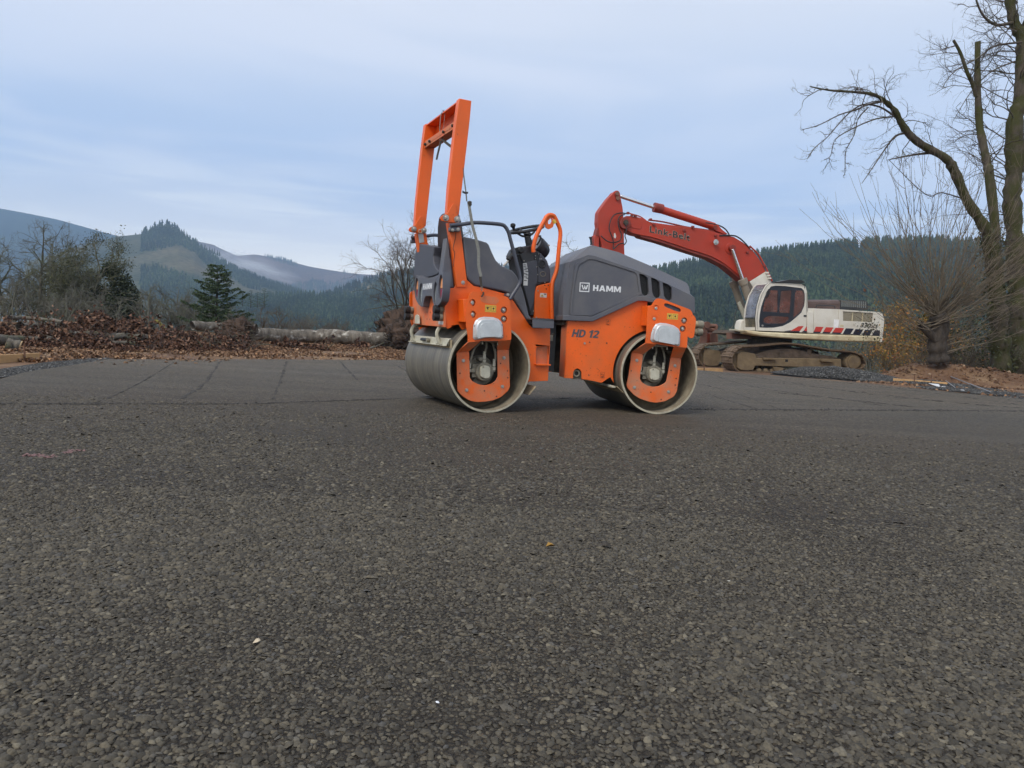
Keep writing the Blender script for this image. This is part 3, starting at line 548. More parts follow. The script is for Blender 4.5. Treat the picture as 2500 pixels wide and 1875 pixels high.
bolt(rl, None, *(lambda q: (q[0], 0.05, q[1]))([(0.1462, 0.9614)][0]), 0.010)
for p_ in ('hand_rail', 'rail_clamp'):
    src = [o for o in bpy.data.objects if o.name == p_][0]; c_ = src.copy(); COL.objects.link(c_); c_.parent = ROLL if p_ == 'hand_rail' else rl2; c_.matrix_basis = Matrix.Translation((0, 1.03, 0)) if p_ == 'hand_rail' else I4
    if p_ == 'hand_rail': rl2 = c_

# ---- seat
sx, sz0 = [(-0.2179, 1.276)][0]; _, sz1 = [(-0.1949, 1.647)][0]
seat = B().box((-0.22, 0.22), (0.36, 0.84), (0.98, 1.10)).build('seat', BLACKP, ROLL, bevel=0.03, seg=3)
bk = B()
sec = [(0.40, sz0), (0.37, sz0 + 0.1), (0.37, sz1 - 0.22), (0.40, sz1 - 0.10), (0.45, sz1 - 0.02), (0.52, sz1), (0.68, sz1), (0.75, sz1 - 0.02), (0.80, sz1 - 0.10), (0.83, sz1 - 0.22), (0.83, sz0 + 0.1), (0.80, sz0)]
bk.loft([[(sx + 0.02 - 0.12 * (z - sz0), y, z) for y, z in sec], [(sx + 0.10 - 0.10 * (z - sz0), y, z) for y, z in sec]]).build('seat_back', BLACKP, seat, bevel=0.02, seg=3)
B().box((sx - 0.0, sx + 0.2), (0.42, 0.78), (0.95, 1.05)).build('seat_frame', BLK, seat, bevel=0.01)
q = [(0.5501, 1.346), (0.514, 1.32)]; B().box((sx - 0.02, sx - 0.017), (0.80, 0.82), (q[1][1], q[0][1])).build('seat_label', LABELW, seat)

# ---- console, wheel, levers, display
YC0, YC1 = 0.44, 0.74
colp = [(0.4146, 1.341), (0.4435, 1.403), (0.4693, 1.419), (0.534, 1.431), (0.5639, 1.395), (0.609, 1.38), (0.6609, 1.341), (0.6941, 1.309), (0.7176, 1.256), (0.7307, 1.213), (0.7372, 1.12), (0.682, 1.105), (0.6047, 1.081), (0.5959, 1.056), (0.5973, 0.9446), (0.5993, 0.8132), (0.5515, 0.8106), (0.5411, 0.8625), (0.511, 0.9392), (0.4668, 1.073), (0.4598, 1.196), (0.4514, 1.266)]
con = B().prism(colp, YC0, YC1).build('console', BLACKP, ROLL, bevel=0.012, seg=3)
B().prism([(0.4509, 1.265), (0.5797, 1.305), (0.5916, 1.29), (0.6059, 1.112), (0.5866, 1.091), (0.5791, 0.9433), (0.5479, 0.8497), (0.5171, 0.9394), (0.4707, 1.073), (0.4593, 1.195)], YC0 - 0.006, YC0 + 0.01).build('console_panel', GREY_IN, con, bevel=0.004)
B().prism([(0.5989, 1.291), (0.6161, 1.372), (0.6592, 1.332), (0.6912, 1.295), (0.7202, 1.212), (0.7256, 1.124), (0.6098, 1.109)], YC0 - 0.008, YC0 + 0.01).build('socket_panel', GREY_IN, con, bevel=0.004)
for (x, z) in [(0.5969, 1.361), (0.5658, 1.341), (0.5673, 1.316), (0.6114, 1.316), (0.6253, 1.319), (0.5847, 1.245), (0.599, 1.179), (0.6747, 1.115), (0.4576, 1.288), (0.5755, 0.8559)]: B().cyl((x, YC0 - 0.008, z), (x, YC0 - 0.013, z), 0.0052, 0.004, n=10).build('screw', STEEL, con)
x, z = [(0.6368, 1.274)][0]
B().tube([(x + 0.031 * math.cos(t), YC0 - 0.01, z + 0.031 * math.sin(t)) for t in [2 * math.pi * i / 20 for i in range(20)]], 0.006, 6, closed=True).build('socket_ring', BLACKP, con)
B().cyl((x, YC0 - 0.0085, z), (x, YC0 - 0.0095, z), 0.03, n=20).build('socket', BLK, con)
x, z = [(0.6495, 1.187)][0]
B().tube([(x + 0.028 * math.cos(t), YC0 - 0.01, z + 0.02 * math.sin(t)) for t in [2 * math.pi * i / 20 for i in range(20)]], 0.003, 5, closed=True).build('key_tether', MUCK, con)
dp = [(0.4495, 1.265), (0.4854, 1.271), (0.5063, 1.186), (0.5055, 1.075), (0.4656, 1.074), (0.4644, 1.183)]
dec = B().prism(dp, YC0 - 0.0085, YC0 - 0.006).build('instruction_decal', LABELW, con)
for (x, z, w, h) in [(q[0], q[1], 0.022, 0.006) for q in [(0.4558, 1.256), (0.4567, 1.24), (0.4712, 1.228), (0.4625, 1.215), (0.4765, 1.2), (0.4646, 1.179), (0.4817, 1.171), (0.4684, 1.152), (0.4834, 1.142), (0.4679, 1.121)]]: B().box((x, x + w * 1.2), (YC0 - 0.0095, YC0 - 0.008), (z - h, z)).build('decal_print', BLK, dec)
# steering column and wheel
hub = [(0.5314, 1.568), (0.5571, 1.446), (0.5838, 1.498), (0.6016, 1.45)]
x0, z0 = [(0.5799, 1.438)][0]; x1, z1 = [(0.5464, 1.527)][0]; xw, zw = [(0.5378, 1.585)][0]
B().cyl((x0, 0.58, z0), (x1, 0.58, z1), 0.036, 0.026, n=16).build('steering_column', BLACKP, con, bevel=0.004)
e1 = (Vector((*[(0.6957, 1.635)][0], 0)) - Vector((*[(0.3794, 1.535)][0], 0))); RWH = e1.length / 2; e1 = Vector((e1.x, 0, e1.y)).normalized()
cW = Vector((([(0.6957, 1.635)][0][0] + [(0.3794, 1.535)][0][0]) / 2, 0.58, ([(0.6957, 1.635)][0][1] + [(0.3794, 1.535)][0][1]) / 2))
e2 = Vector((0.0, 1.0, 0.125)).normalized(); nW = e1.cross(e2).normalized()
if nW.z < 0: nW = -nW
wh = B().tube([cW + (e1 * math.cos(t) + e2 * math.sin(t)) * (RWH - 0.012) for t in [2 * math.pi * i / 48 for i in range(48)]], 0.0145, 10, closed=True).build('steering_wheel', BLACKP, ROLL)
hc = Vector((x1, 0.58, z1))
B().tube([cW + e1 * 0.01 - nW * 0.035, hc], [0.036, 0.034], 16).build('wheel_hub', BLACKP, wh, bevel=0.006)
for sg in (-1, 1):
    B().tube(smooth_path([cW + e1 * sg * (RWH - 0.02), cW + e1 * sg * (RWH * 0.62) - nW * 0.012, cW + e1 * sg * RWH * 0.32 - nW * 0.05, cW - nW * 0.06], 4), [0.010] * 12 + [0.016], 8).build('wheel_spoke', BLACKP, wh)
B().tube(smooth_path([cW + e2 * (RWH - 0.02), cW + e2 * RWH * 0.5 - nW * 0.03, cW - nW * 0.06], 4), 0.010, 8).build('wheel_spoke', BLACKP, wh)
q0, q1 = [(0.3777, 1.551), (0.3657, 1.598)]
B().tube([(q0[0], 0.50, q0[1]), (q0[0] * .5 + q1[0] * .5, 0.50, (q0[1] + q1[1]) / 2), (q1[0], 0.50, q1[1] - 0.012), (q1[0], 0.50, q1[1] + 0.004), (q1[0], 0.50, q1[1] + 0.012)], [0.010, 0.014, 0.024, 0.023, 0.014], 14).build('wheel_knob', BLACK, wh)
# travel lever on the near side of the console
q = [(0.2331, 1.221), (0.2758, 1.268)]; B().tube([(q[0][0], 0.36, q[0][1]), (q[1][0], 0.36, q[1][1])], 0.009, 10).build('travel_lever', STEEL, con)
q = [(0.272, 1.274), (0.3146, 1.329), (0.3347, 1.346)]; B().tube([(x, 0.36, z) for x, z in q], [0.024, 0.018, 0.018], 12).build('lever_boot', BLACK, con, bevel=0.003)
q = [(0.3725, 1.365)][0]; B().lathe([(0.0, -0.05), (0.022, -0.05), (0.030, -0.04), (0.031, 0.0), (0.026, 0.04), (0.0, 0.045)], (q[0], 0.36, q[1]), 24).build('lever_grip', BLACK, con)
q = [(0.3482, 1.357), (0.3578, 1.373)]; B().cyl((q[0][0], 0.33, q[0][1]), (q[0][0], 0.42, q[0][1]), 0.03, n=18).build('lever_head', BLACK, con)
q = [(0.4911, 1.386), (0.4849, 1.405), (0.4819, 1.419)]
B().cyl((q[0][0], 0.47, q[0][1] - 0.004), (q[0][0] - 0.001, 0.468, q[0][1] + 0.006), 0.023, n=20).build('stop_ring', YELLOW, con)
B().cyl((q[0][0], 0.47, q[0][1]), (q[1][0], 0.465, q[1][1]), 0.012, n=16).cyl((q[1][0], 0.465, q[1][1]), (q[2][0], 0.463, q[2][1]), 0.019, 0.018, n=20).build('emergency_stop', RED, con, bevel=0.003)
# round instrument pod
q = [(0.6229, 1.452), (0.6848, 1.412)]; pc = Vector((q[0][0], 0.56, q[0][1])); pd = Vector((q[1][0] - q[0][0], 0.02, q[1][1] - q[0][1])).normalized()
B().tube([pc - pd * 0.012, pc + pd * 0.01, pc + pd * 0.075, pc + pd * 0.125, pc + pd * 0.15], [0.086, 0.092, 0.092, 0.075, 0.04], 32).build('instrument_pod', BLACKP, con, bevel=0.004)
B().tube([pc - pd * 0.016, pc - pd * 0.011], [0.078, 0.078], 32).build('instrument_face', DISPLAY, con)
B().tube([pc + pd.orthogonal() * 0.0 - pd * 0.02 + Vector((0, 0.09 * math.cos(t), 0)) + pd.cross(Vector((0, 1, 0))) * 0.09 * math.sin(t) for t in [math.pi * (-0.1 + i * 1.2 / 16) for i in range(17)]], 0.008, 6).build('pod_visor', BLACK, con)
B().cyl((q[1][0] + 0.02, 0.45, q[1][1] + 0.035), (q[1][0] + 0.02, 0.46, q[1][1] + 0.035), 0.009, n=12).build('pod_screw', STEEL, con)
# orange console base and warning label
cb = B().prism([(0.5928, 1.062), (0.5994, 1.075), (0.6318, 1.089), (0.7269, 1.116), (0.7497, 1.086), (0.7619, 0.7922), (0.587, 0.7896), (0.5827, 1.022)], 0.425, 0.75).build('console_base', ORANGE, ROLL, bevel=0.004)
a_ = [(0.6301, 0.9811), (0.6962, 1.019)]; lb = B().box((a_[0][0], a_[1][0]), (0.4235, 0.4255), (a_[0][1], a_[1][1])).build('warning_label', LABELW, cb)
t_ = [(0.6342, 0.9873), (0.666, 0.9894), (0.6483, 1.011)]; B().prism(t_, 0.4225, 0.4236).build('label_triangle', YELLOW, lb)
t_ = [(0.6451, 0.9913), (0.6562, 0.992), (0.6495, 1.004)]; B().prism(t_, 0.4215, 0.4226).build('label_mark', BLK, lb)
a_ = [(0.6664, 1.007), (0.6905, 1.015)]; B().box((a_[0][0], a_[1][0]), (0.4225, 0.4236), (a_[0][1], a_[1][1])).build('label_text', BLK, lb)
for (x, z) in [(0.671, 1.09), (0.7067, 1.091), (0.6893, 1.059)]: B().cyl((x, 0.4245, z), (x, 0.423, z), 0.006, n=10).build('drilled_hole', BLK, cb)
for (x, z) in [(0.6069, 1.036), (0.6062, 0.8005)]: B().cyl((x, 0.4245, z), (x, 0.421, z), 0.006, n=10).build('screw', STEEL, cb)
# orange grab hoop with lifting eye
hp = smooth_path([(x, 0.40, z) for x, z in [(0.7512, 0.7951), (0.7376, 0.9528), (0.733, 1.064), (0.7367, 1.124), (0.7632, 1.205), (0.774, 1.271), (0.778, 1.35), (0.782, 1.442), (0.7879, 1.528), (0.7827, 1.586), (0.7545, 1.641), (0.7175, 1.696), (0.6932, 1.706), (0.6653, 1.703), (0.637, 1.683), (0.614, 1.639), (0.5779, 1.571), (0.5458, 1.497), (0.5316, 1.431), (0.5266, 1.392), (0.5317, 1.367)]], 4)
hoop = B().tube(hp, 0.0185, 14).build('grab_hoop', ORANGE, ROLL)
ey = [(0.6655, 1.638), (0.6984, 1.645), (0.7131, 1.624), (0.7051, 1.597), (0.6693, 1.577), (0.639, 1.59), (0.6325, 1.612), (0.6453, 1.668), (0.6734, 1.691), (0.6929, 1.673)]
eyo = [(0.6591, 1.623), (0.654, 1.647), (0.6744, 1.675), (0.6907, 1.673), (0.6943, 1.651), (0.681, 1.627)]
B().prism(fillet([(0.6261, 1.621), (0.6514, 1.688), (0.684, 1.698), (0.704, 1.675), (0.7157, 1.629), (0.7049, 1.6), (0.6692, 1.579), (0.639, 1.59)], 0.01), 0.395, 0.407, holes=[fillet(eyo, 0.006)]).build('lifting_eye', ORANGE, hoop, bevel=0.002)
q = [(0.7087, 1.666), (0.7267, 1.639)]; B().tube([(q[0][0], 0.40, q[0][1]), (q[1][0], 0.40, q[1][1])], 0.0192, 14).build('hoop_sticker', YELLOW, hoop)

# ---- rear scraper
sy0, sy1 = 0.035, 1.10
s1 = [(-0.343, 0.5272), (-0.3404, 0.5776)]
sc = B().prism([(s1[0][0], s1[0][1]), (s1[1][0], s1[1][1]), (s1[1][0] + 0.02, s1[1][1] + 0.008), (s1[1][0] + 0.02, s1[1][1] + 0.004), (s1[1][0] + 0.006, s1[1][1] - 0.003), (s1[0][0] + 0.006, s1[0][1] + 0.004), (s1[0][0] - 0.02, s1[0][1] - 0.004), (s1[0][0] - 0.02, s1[0][1])], sy0 + 0.03, sy1).build('drum_scraper', CREAMM, ROLL, bevel=0.001)
s2 = [(-0.329, 0.5851), (-0.3245, 0.4652)]
B().box((s2[1][0] - 0.004, s2[1][0] + 0.004), (sy0, sy1 + 0.01), (s2[1][1], s2[0][1] - 0.012)).build('scraper_blade', TAN, sc, bevel=0.001)
for yy in (0.27, 0.98):
    zt = s1[1][1]; X = s1[1][0]
    B().tube(smooth_path([(X, yy, zt - 0.045), (X - 0.02, yy, zt + 0.0), (X - 0.03, yy, zt + 0.05), (X + 0.0, yy, zt + 0.10), (X + 0.05, yy, zt + 0.115)], 3), 0.016, 6).build('scraper_arm', CREAMM, sc)
    B().cyl((X + 0.03, yy - 0.03, zt + 0.10), (X + 0.03, yy + 0.03, zt + 0.10), 0.02, n=12).build('arm_pivot', MUCK, sc)
    for dy in (-0.06, -0.02, 0.05): B().cyl((X - 0.002, yy + dy, zt - 0.05), (X - 0.016, yy + dy, zt - 0.05), 0.009, n=6).build('scraper_bolt', MUCK, sc)
B().cyl((s1[0][0] - 0.01, 0.55, s1[0][1] + 0.03), (s1[0][0] - 0.014, 0.72, s1[0][1] + 0.03), 0.016, 0.013, n=10).build('scraper_handle', BLACKP, sc)
B().cyl((s1[0][0] - 0.005, 0.53, s1[0][1] + 0.03), (s1[0][0] - 0.03, 0.53, s1[0][1] + 0.03), 0.017, n=12).build('handle_knuckle', MUCK, sc)
# inner scraper of the rear drum, behind its lower right edge
q = [(0.3664, 0.148), (0.3796, 0.1607), (0.432, 0.2213), (0.4294, 0.2054), (0.3771, 0.143)]
B().prism(q, 0.02, 1.15).build('inner_scraper', TAN, ROLL, bevel=0.001)
# front drum scraper low behind the front drum
q = [(-0.382, 0.2305), (-0.3717, 0.2308), (-0.2766, 0.1546), (-0.2798, 0.1499)]
sf = B().prism(q, 0.03, 1.15).build('inner_scraper', TAN, ROLL, FM, bevel=0.001)
xq, zq = [(-0.3818, 0.2272)][0]
B().box((xq - 0.03, xq + 0.006), (0.06, 1.12), (zq - 0.012, zq + 0.004)).build('scraper_bar', CREAMM, sf, FM, bevel=0.002)
for yy in (0.16, 0.21): B().cyl((xq - 0.012, yy, zq - 0.02), (xq - 0.012, yy, zq + 0.01), 0.008, n=6).build('scraper_bolt', STEEL, sf, FM)

# ---- front frame
ARC_F = arc(0, DR, 0.388, 96, 196, 24)
fs = [(-0.8558, 0.799), (-0.6068, 0.8057), (-0.1937, 1.011), (-0.1095, 1.003), (-0.0947, 0.7866), (-0.0964, 0.7284)] + ARC_F + [(-0.411, 0.3051), (-0.4902, 0.2494), (-0.532, 0.2585), (-0.5735, 0.2648), (-0.6286, 0.2727), (-0.6752, 0.2775), (-0.6754, 0.2795)]
cut = [(-0.7514, 0.2813), (-0.7549, 0.3171), (-0.7534, 0.3367), (-0.7425, 0.3581), (-0.7195, 0.3707), (-0.6951, 0.3599), (-0.6803, 0.3396), (-0.6754, 0.2795)]
fs2 = [(-0.8345, 0.8001), (-0.6068, 0.8057), (-0.1937, 1.011), (-0.1095, 1.003), (-0.0947, 0.7866), (-0.0964, 0.7284)] + ARC_F + [(-0.411, 0.3051), (-0.4902, 0.2494), (-0.532, 0.2585), (-0.5735, 0.2648), (-0.6286, 0.2727), (-0.6745, 0.2763), (-0.677, 0.307), (-0.6803, 0.3396), (-0.6951, 0.3599), (-0.7195, 0.3707), (-0.7425, 0.3581), (-0.7534, 0.3367), (-0.7549, 0.3171), (-0.7527, 0.2793), (-0.8325, 0.2815), (-0.8308, 0.5417)]
ff = B().prism(fs2, 0.12, 0.132).build('front_frame', ORANGE, ROLL, FM, bevel=0.002)
xf = [(-0.8308, 0.5417)][0][0]
B().prism([(-0.8345, 0.8001), (-0.1937, 1.011), (-0.1095, 1.003), (-0.0964, 0.7284), (-0.4162, 0.4947), (-0.411, 0.3051), (-0.4902, 0.2494), (-0.6752, 0.2775), (-0.8325, 0.2815), (-0.8308, 0.5417)], DW - 0.132, DW - 0.12).build('far_side_plate', ORANGE, ff, FM)
xA, zA = [(-0.838, 0.7806)][0]; xB, zB = [(-0.8327, 0.2848)][0]
B().add([(xA, 0.135, zA), (xA, 0.30, zA), (xB, 0.30, zB), (xB, 0.135, zB), (xA + .01, 0.135, zA), (xA + .01, 0.30, zA), (xB + .01, 0.30, zB), (xB + .01, 0.135, zB)], [(0, 1, 2, 3), (7, 6, 5, 4), (0, 4, 5, 1), (1, 5, 6, 2), (2, 6, 7, 3), (3, 7, 4, 0)]).build('front_bulkhead', ORANGE_DUSTY, ff, FM)
B().prism([(-0.753, 0.2717), (-0.7556, 0.3734), (-0.6602, 0.3739), (-0.6522, 0.2754)], 0.155, 0.165).build('tie_down_plate', MUCK, ff, FM)
x, z = [(-0.7192, 0.3243)][0]
B().tube([(x + 0.026 * math.cos(t), 0.14, z + 0.026 * math.sin(t)) for t in [2 * math.pi * i / 24 for i in range(24)]], 0.008, 8, closed=True).cyl((x, 0.156, z), (x, 0.150, z), 0.026, n=20).build('tie_down_ring', MUCK, ff, FM)
B().cyl((x, 0.1495, z), (x, 0.148, z), 0.02, n=20).build('ring_bore', BLK, ff, FM)
for (x, z), r in zip([(-0.6216, 0.6046), (-0.4637, 0.6042)], (0.006, 0.007)): B().cyl((x, 0.1195, z), (x, 0.118, z), r, n=10).build('drilled_hole', BLK, ff, FM)
x, z = [(-0.6671, 0.5934)][0]; B().cyl((x, 0.1195, z), (x, 0.112, z), 0.010, 0.009, n=12).build('screw', STEEL, ff, FM)
q = [(-0.7897, 0.6441), (-0.7937, 0.7118), (-0.5288, 0.6469)]; block_text('model_lettering', 'HD 12', CHAR, ff, FM, q[0], q[2][0] - q[0][0] - 0.018, q[1][1] - q[0][1], 0.1195, shear=0.22, gap=0.08)
def pictogram(px, kind):
    k = B(); (x0, z0), (x1, z1) = px; t = 0.0016; y = 0.1188; w = x1 - x0; h = z1 - z0
    for a, b_ in (((x0, z0), (x0, z1)), ((x1, z0), (x1, z1)), ((x0, z0), (x1, z0)), ((x0, z1), (x1, z1))):
        k.tube([(a[0], y, a[1]), (b_[0], y, b_[1])], 0.0008, 4)
    c = (x0 + w / 2, z0 + h * .42); s = 1 if kind else -1
    k.tube([(c[0] + w * .3 * math.cos(u), y, c[1] + h * .28 * math.sin(u)) for u in [math.pi * (0.15 + 1.7 * i / 14) + (0 if kind else math.pi) for i in range(15)]], t, 4)
    k.tube([(c[0] - w * .25, y, z0 + h * .12), (c[0] + w * .25, y, z0 + h * .12)], t, 4); k.tube([(c[0], y, c[1]), (c[0], y, z0 + h * (.95 if kind else .1))], t, 4)
    k.build('pictogram', BLK, ff, FM)
q = [(-0.48, 0.7642), (-0.4432, 0.8104)]; pictogram(q, True)
q = [(-0.5034, 0.2951), (-0.4673, 0.3445)]; pictogram(q, False)
B().box((-0.62, 0.20), (0.16, DW - 0.16), (0.56, 0.82)).build('engine_block', DARK, ff, FM)
B().box((-0.86, 0.30), (0.16, DW - 0.16), (0.745, 0.80)).build('engine_tray', DARK, ff, FM)
B().box((-0.80, -0.62), (0.62, DW - 0.2), (0.30, 0.75)).build('engine_block', DARK, ff, FM)

# ---- engine hood: side outline at the flank, raised outline of the ridge
HS = [(-0.8839, 0.7852), (-0.8849, 0.8268), (-0.8867, 1.006), (-0.8573, 1.186), (-0.8434, 1.289), (-0.6875, 1.36), (-0.6336, 1.357), (-0.4063, 1.3), (-0.2177, 1.252), (0.1115, 1.139), (0.2427, 1.089), (0.2867, 1.072), (0.3314, 1.048), (0.3431, 0.9097), (0.2469, 0.9343), (0.068, 0.9573), (-0.067, 0.9792), (-0.1446, 0.9924), (-0.207, 0.9908), (-0.6121, 0.7898)]
HT = [(-0.8582, 0.7869), (-0.8586, 0.8292), (-0.8583, 1.011), (-0.8285, 1.194), (-0.8161, 1.304), (-0.6501, 1.45), (-0.6213, 1.457), (-0.3817, 1.414), (-0.0602, 1.31), (0.1586, 1.231), (0.2843, 1.185), (0.3106, 1.151), (0.3245, 1.089), (0.3696, 0.9123), (0.2879, 0.9381), (0.1063, 0.9615), (-0.0306, 0.9837), (-0.1094, 0.9971), (-0.1727, 0.9955), (-0.5838, 0.7915)]
G1 = [(-0.2105, 1.228), (-0.1953, 1.229), (-0.1602, 1.222), (-0.1259, 1.198), (-0.1073, 1.078), (-0.1126, 1.053), (-0.1272, 1.043), (-0.1479, 1.041), (-0.1682, 1.054), (-0.1857, 1.087)]
G2 = [(-0.0961, 1.2), (-0.0823, 1.201), (-0.0502, 1.192), (-0.0136, 1.168), (0.0045, 1.059), (-0.0024, 1.037), (-0.0144, 1.028), (-0.0352, 1.025), (-0.0608, 1.042), (-0.0774, 1.08)]
G3 = [(0.0153, 1.166), (0.0323, 1.164), (0.0645, 1.156), (0.103, 1.129), (0.1156, 1.052), (0.1114, 1.022), (0.1008, 1.012), (0.0889, 1.01), (0.0578, 1.021), (0.037, 1.048)]
hd = B()
flat = HS; n_ = len(HS)
for (y0, y1, sgn) in ((0.10, 0.19, 1), (DW - 0.10, DW - 0.19, -1)):
    hd.loft([[(p[0], y0, p[1]) for p in HS], [(p[0], y1, p[1]) for p in HT]], cap=False)
hd.loft([[(p[0], 0.19, p[1]) for p in HT], [(p[0], DW - 0.19, p[1]) for p in HT]], cap=False)
gr = [fillet(g, 0.008) for g in (G1, G2, G3)]
k_ = len(hd.v)
tr = tessellate_polygon([[Vector((p[0], p[1], 0)) for p in r] for r in [HS] + gr]); fl = [p for r in [HS] + gr for p in r]
hd.add([(p[0], 0.10, p[1]) for p in fl], [tuple(t) for t in tr]); hd.add([(p[0], DW - 0.10, p[1]) for p in HS], [tuple(range(n_))])
for g in gr:
    m_ = len(g); hd.add([(p[0], 0.10, p[1]) for p in g] + [(p[0], 0.125, p[1]) for p in g], [(i, (i + 1) % m_, (i + 1) % m_ + m_, i + m_) for i in range(m_)])
def weld(o, d=0.0004):
    bm = bmesh.new(); bm.from_mesh(o.data); bmesh.ops.remove_doubles(bm, verts=bm.verts, dist=d); bmesh.ops.recalc_face_normals(bm, faces=bm.faces); bm.to_mesh(o.data); bm.free()
hood = hd.build('engine_hood', GREY, ROLL, FM, smooth=24); weld(hood); hood.data.set_sharp_from_angle(angle=rad(24))
bv = hood.modifiers.new('edge', 'BEVEL'); bv.width = 0.009; bv.segments = 3; bv.limit_method = 'ANGLE'; bv.angle_limit = rad(20)
# raised flank panel: a proud rim round a shallow field
PO = [(-0.8234, 0.8333), (-0.8239, 0.9326), (-0.8089, 1.132), (-0.7986, 1.272), (-0.7752, 1.293), (-0.6867, 1.344), (-0.6377, 1.344), (-0.4422, 1.302), (-0.244, 1.257), (-0.2151, 1.237), (-0.1937, 1.125), (-0.1773, 1.056), (-0.212, 1.036), (-0.6267, 0.8368)]
PI = [(-0.8054, 0.8452), (-0.8072, 0.9336), (-0.7943, 1.133), (-0.7729, 1.255), (-0.7608, 1.275), (-0.6834, 1.323), (-0.6385, 1.325), (-0.441, 1.282), (-0.2587, 1.239), (-0.2326, 1.22), (-0.2144, 1.124), (-0.1985, 1.063), (-0.2268, 1.05), (-0.6337, 0.8513)]
pn = B().prism(fillet(PO, 0.012), 0.088, 0.104, holes=[fillet(PI, 0.012)]).build('hood_panel', GREY, hood, FM, bevel=0.004)
B().prism(fillet(PI, 0.012), 0.0955, 0.104).build('hood_field', GREY, hood, FM)
B().prism([(-0.8875, 0.8247), (-0.7978, 0.8302), (-0.6255, 0.8278), (-0.2154, 1.035), (-0.1494, 1.033), (-0.047, 1.015), (-0.0552, 0.9817), (-0.1466, 0.9922), (-0.2089, 0.9905), (-0.6136, 0.7878), (-0.8851, 0.7838)], 0.085, 0.105).build('hood_skirt', GREY, hood, FM, bevel=0.004)
B().prism([(-0.8848, 0.8249), (-0.803, 0.8293), (-0.8006, 0.7883), (-0.8825, 0.784)], 0.105, DW - 0.12).build('hood_skirt_back', GREY, hood, FM, bevel=0.004)
for g in (G1, G2, G3):
    xs = [p[0] for p in g]; zs = [p[1] for p in g]; x0, x1, z0, z1 = min(xs), max(xs), min(zs), max(zs)
    gg = B().box((x0 - 0.004, x1 + 0.004), (0.128, 0.134), (z0 - 0.004, z1 + 0.004)).build('grille_back', BLK, hood, FM)
    k = B(); st_ = 0.0105; c = x0 - (z1 - z0)
    while c < x1 + (z1 - z0):
        for s_ in (1, -1):
            a0, a1 = (c, c + s_ * (z1 - z0) * 1.2); zz0, zz1 = z0, z1
            if s_ * (a1 - a0) == 0: continue
            t0 = max(0, min(1, (x0 - a0) / (a1 - a0))); t1 = max(0, min(1, (x1 - a0) / (a1 - a0))); t0, t1 = min(t0, t1), max(t0, t1)
            if t1 - t0 > 0.02: k.tube([(a0 + (a1 - a0) * t0, 0.124, zz0 + (zz1 - zz0) * t0), (a0 + (a1 - a0) * t1, 0.124, zz0 + (zz1 - zz0) * t1)], 0.0009, 3, cap=False)
        c += st_
    k.build('grille_mesh', BLACKP, gg, FM, smooth=0)
# maker's mark and name
q = [(-0.6266, 1.054), (-0.6296, 1.103), (-0.3718, 1.057)]
block_text('maker_lettering', 'HAMM', WHITE, hood, FM, q[0], q[2][0] - q[0][0], q[1][1] - q[0][1] + 0.002, 0.0952, gap=0.12)
lo = [(-0.7493, 1.039), (-0.6594, 1.04), (-0.6596, 1.121), (-0.7488, 1.119)]; li = [(-0.7418, 1.048), (-0.6673, 1.048), (-0.6672, 1.112), (-0.7403, 1.112)]
mk = B().prism(lo, 0.0935, 0.0955, holes=[li])
mk.prism([(-0.732, 1.097), (-0.7228, 1.1), (-0.7115, 1.067), (-0.7048, 1.09), (-0.7077, 1.095), (-0.7011, 1.096), (-0.6916, 1.071), (-0.6832, 1.1), (-0.6719, 1.102), (-0.6831, 1.064), (-0.6963, 1.061), (-0.7027, 1.077), (-0.707, 1.06), (-0.7179, 1.062)], 0.0935, 0.0955)
mk.build('maker_mark', WHITE, hood, FM)
# buffers at the front end
for (x, z), r in zip([(0.323, 0.8109), (0.3194, 0.7448)], (0.036, 0.036)):
    b = B().cyl((x - 0.02, 0.04, z), (x + 0.02, 0.04, z), 0.030, n=20).build('rubber_buffer', TAN, ff, FM, bevel=0.003)
    B().cyl((x + 0.018, 0.04, z), (x + 0.075, 0.04, z), r, n=20).build('rubber_head', MUCK, b, FM, bevel=0.008, seg=3)
# ---- articulated joint between the modules
jt = B().box((0.48, 0.70), (0.40, 0.80), (0.25, 0.38)).box((0.52, 0.66), (0.45, 0.75), (0.38, 0.60)).cyl((0.60, 0.6, 0.22), (0.60, 0.6, 0.66), 0.06, n=20).build('centre_joint', DARK, ROLL, bevel=0.006)
B().tube([(0.50, 0.20, 0.56), (0.62, 0.20, 0.555)], 0.012, 6).build('joint_bracket', DARKRED, jt)
B().tube([(0.50, 0.22, 0.56), (0.53, 0.22, 0.44), (0.555, 0.22, 0.36)], 0.016, 6).build('joint_bracket', ORANGE_DUSTY, jt)
B().box((0.60, 0.64), (0.20, 0.26), (0.28, 0.56)).build('joint_bracket', ORANGE_DUSTY, jt, bevel=0.003)
for i, (a, b_, c) in enumerate(((0.535, 0.16, 0.66), (0.56, 0.20, 0.62), (0.50, 0.26, 0.50), (0.52, 0.3, 0.42))):
    B().tube(smooth_path([(0.40, b_ + 0.1, c + 0.08), (a, b_, c), (a + 0.05, b_ + 0.03, c - 0.1), (a + 0.10, b_ + 0.12, c - 0.06), (0.78, b_ + 0.25, c)], 5), 0.012, 8).build('joint_hose', DARK, jt)
B().box((0.545, 0.59), (0.18, 0.26), (0.585, 0.70)).build('filter_bowl', MUCK, jt, bevel=0.012, seg=3)
B().cyl((0.565, 0.22, 0.70), (0.565, 0.22, 0.78), 0.02, n=14).build('filter_neck', MUCK, jt)
B().box((0.61, 0.65), (0.17, 0.22), (0.60, 0.65)).build('valve_block', MUCK, jt, bevel=0.004)
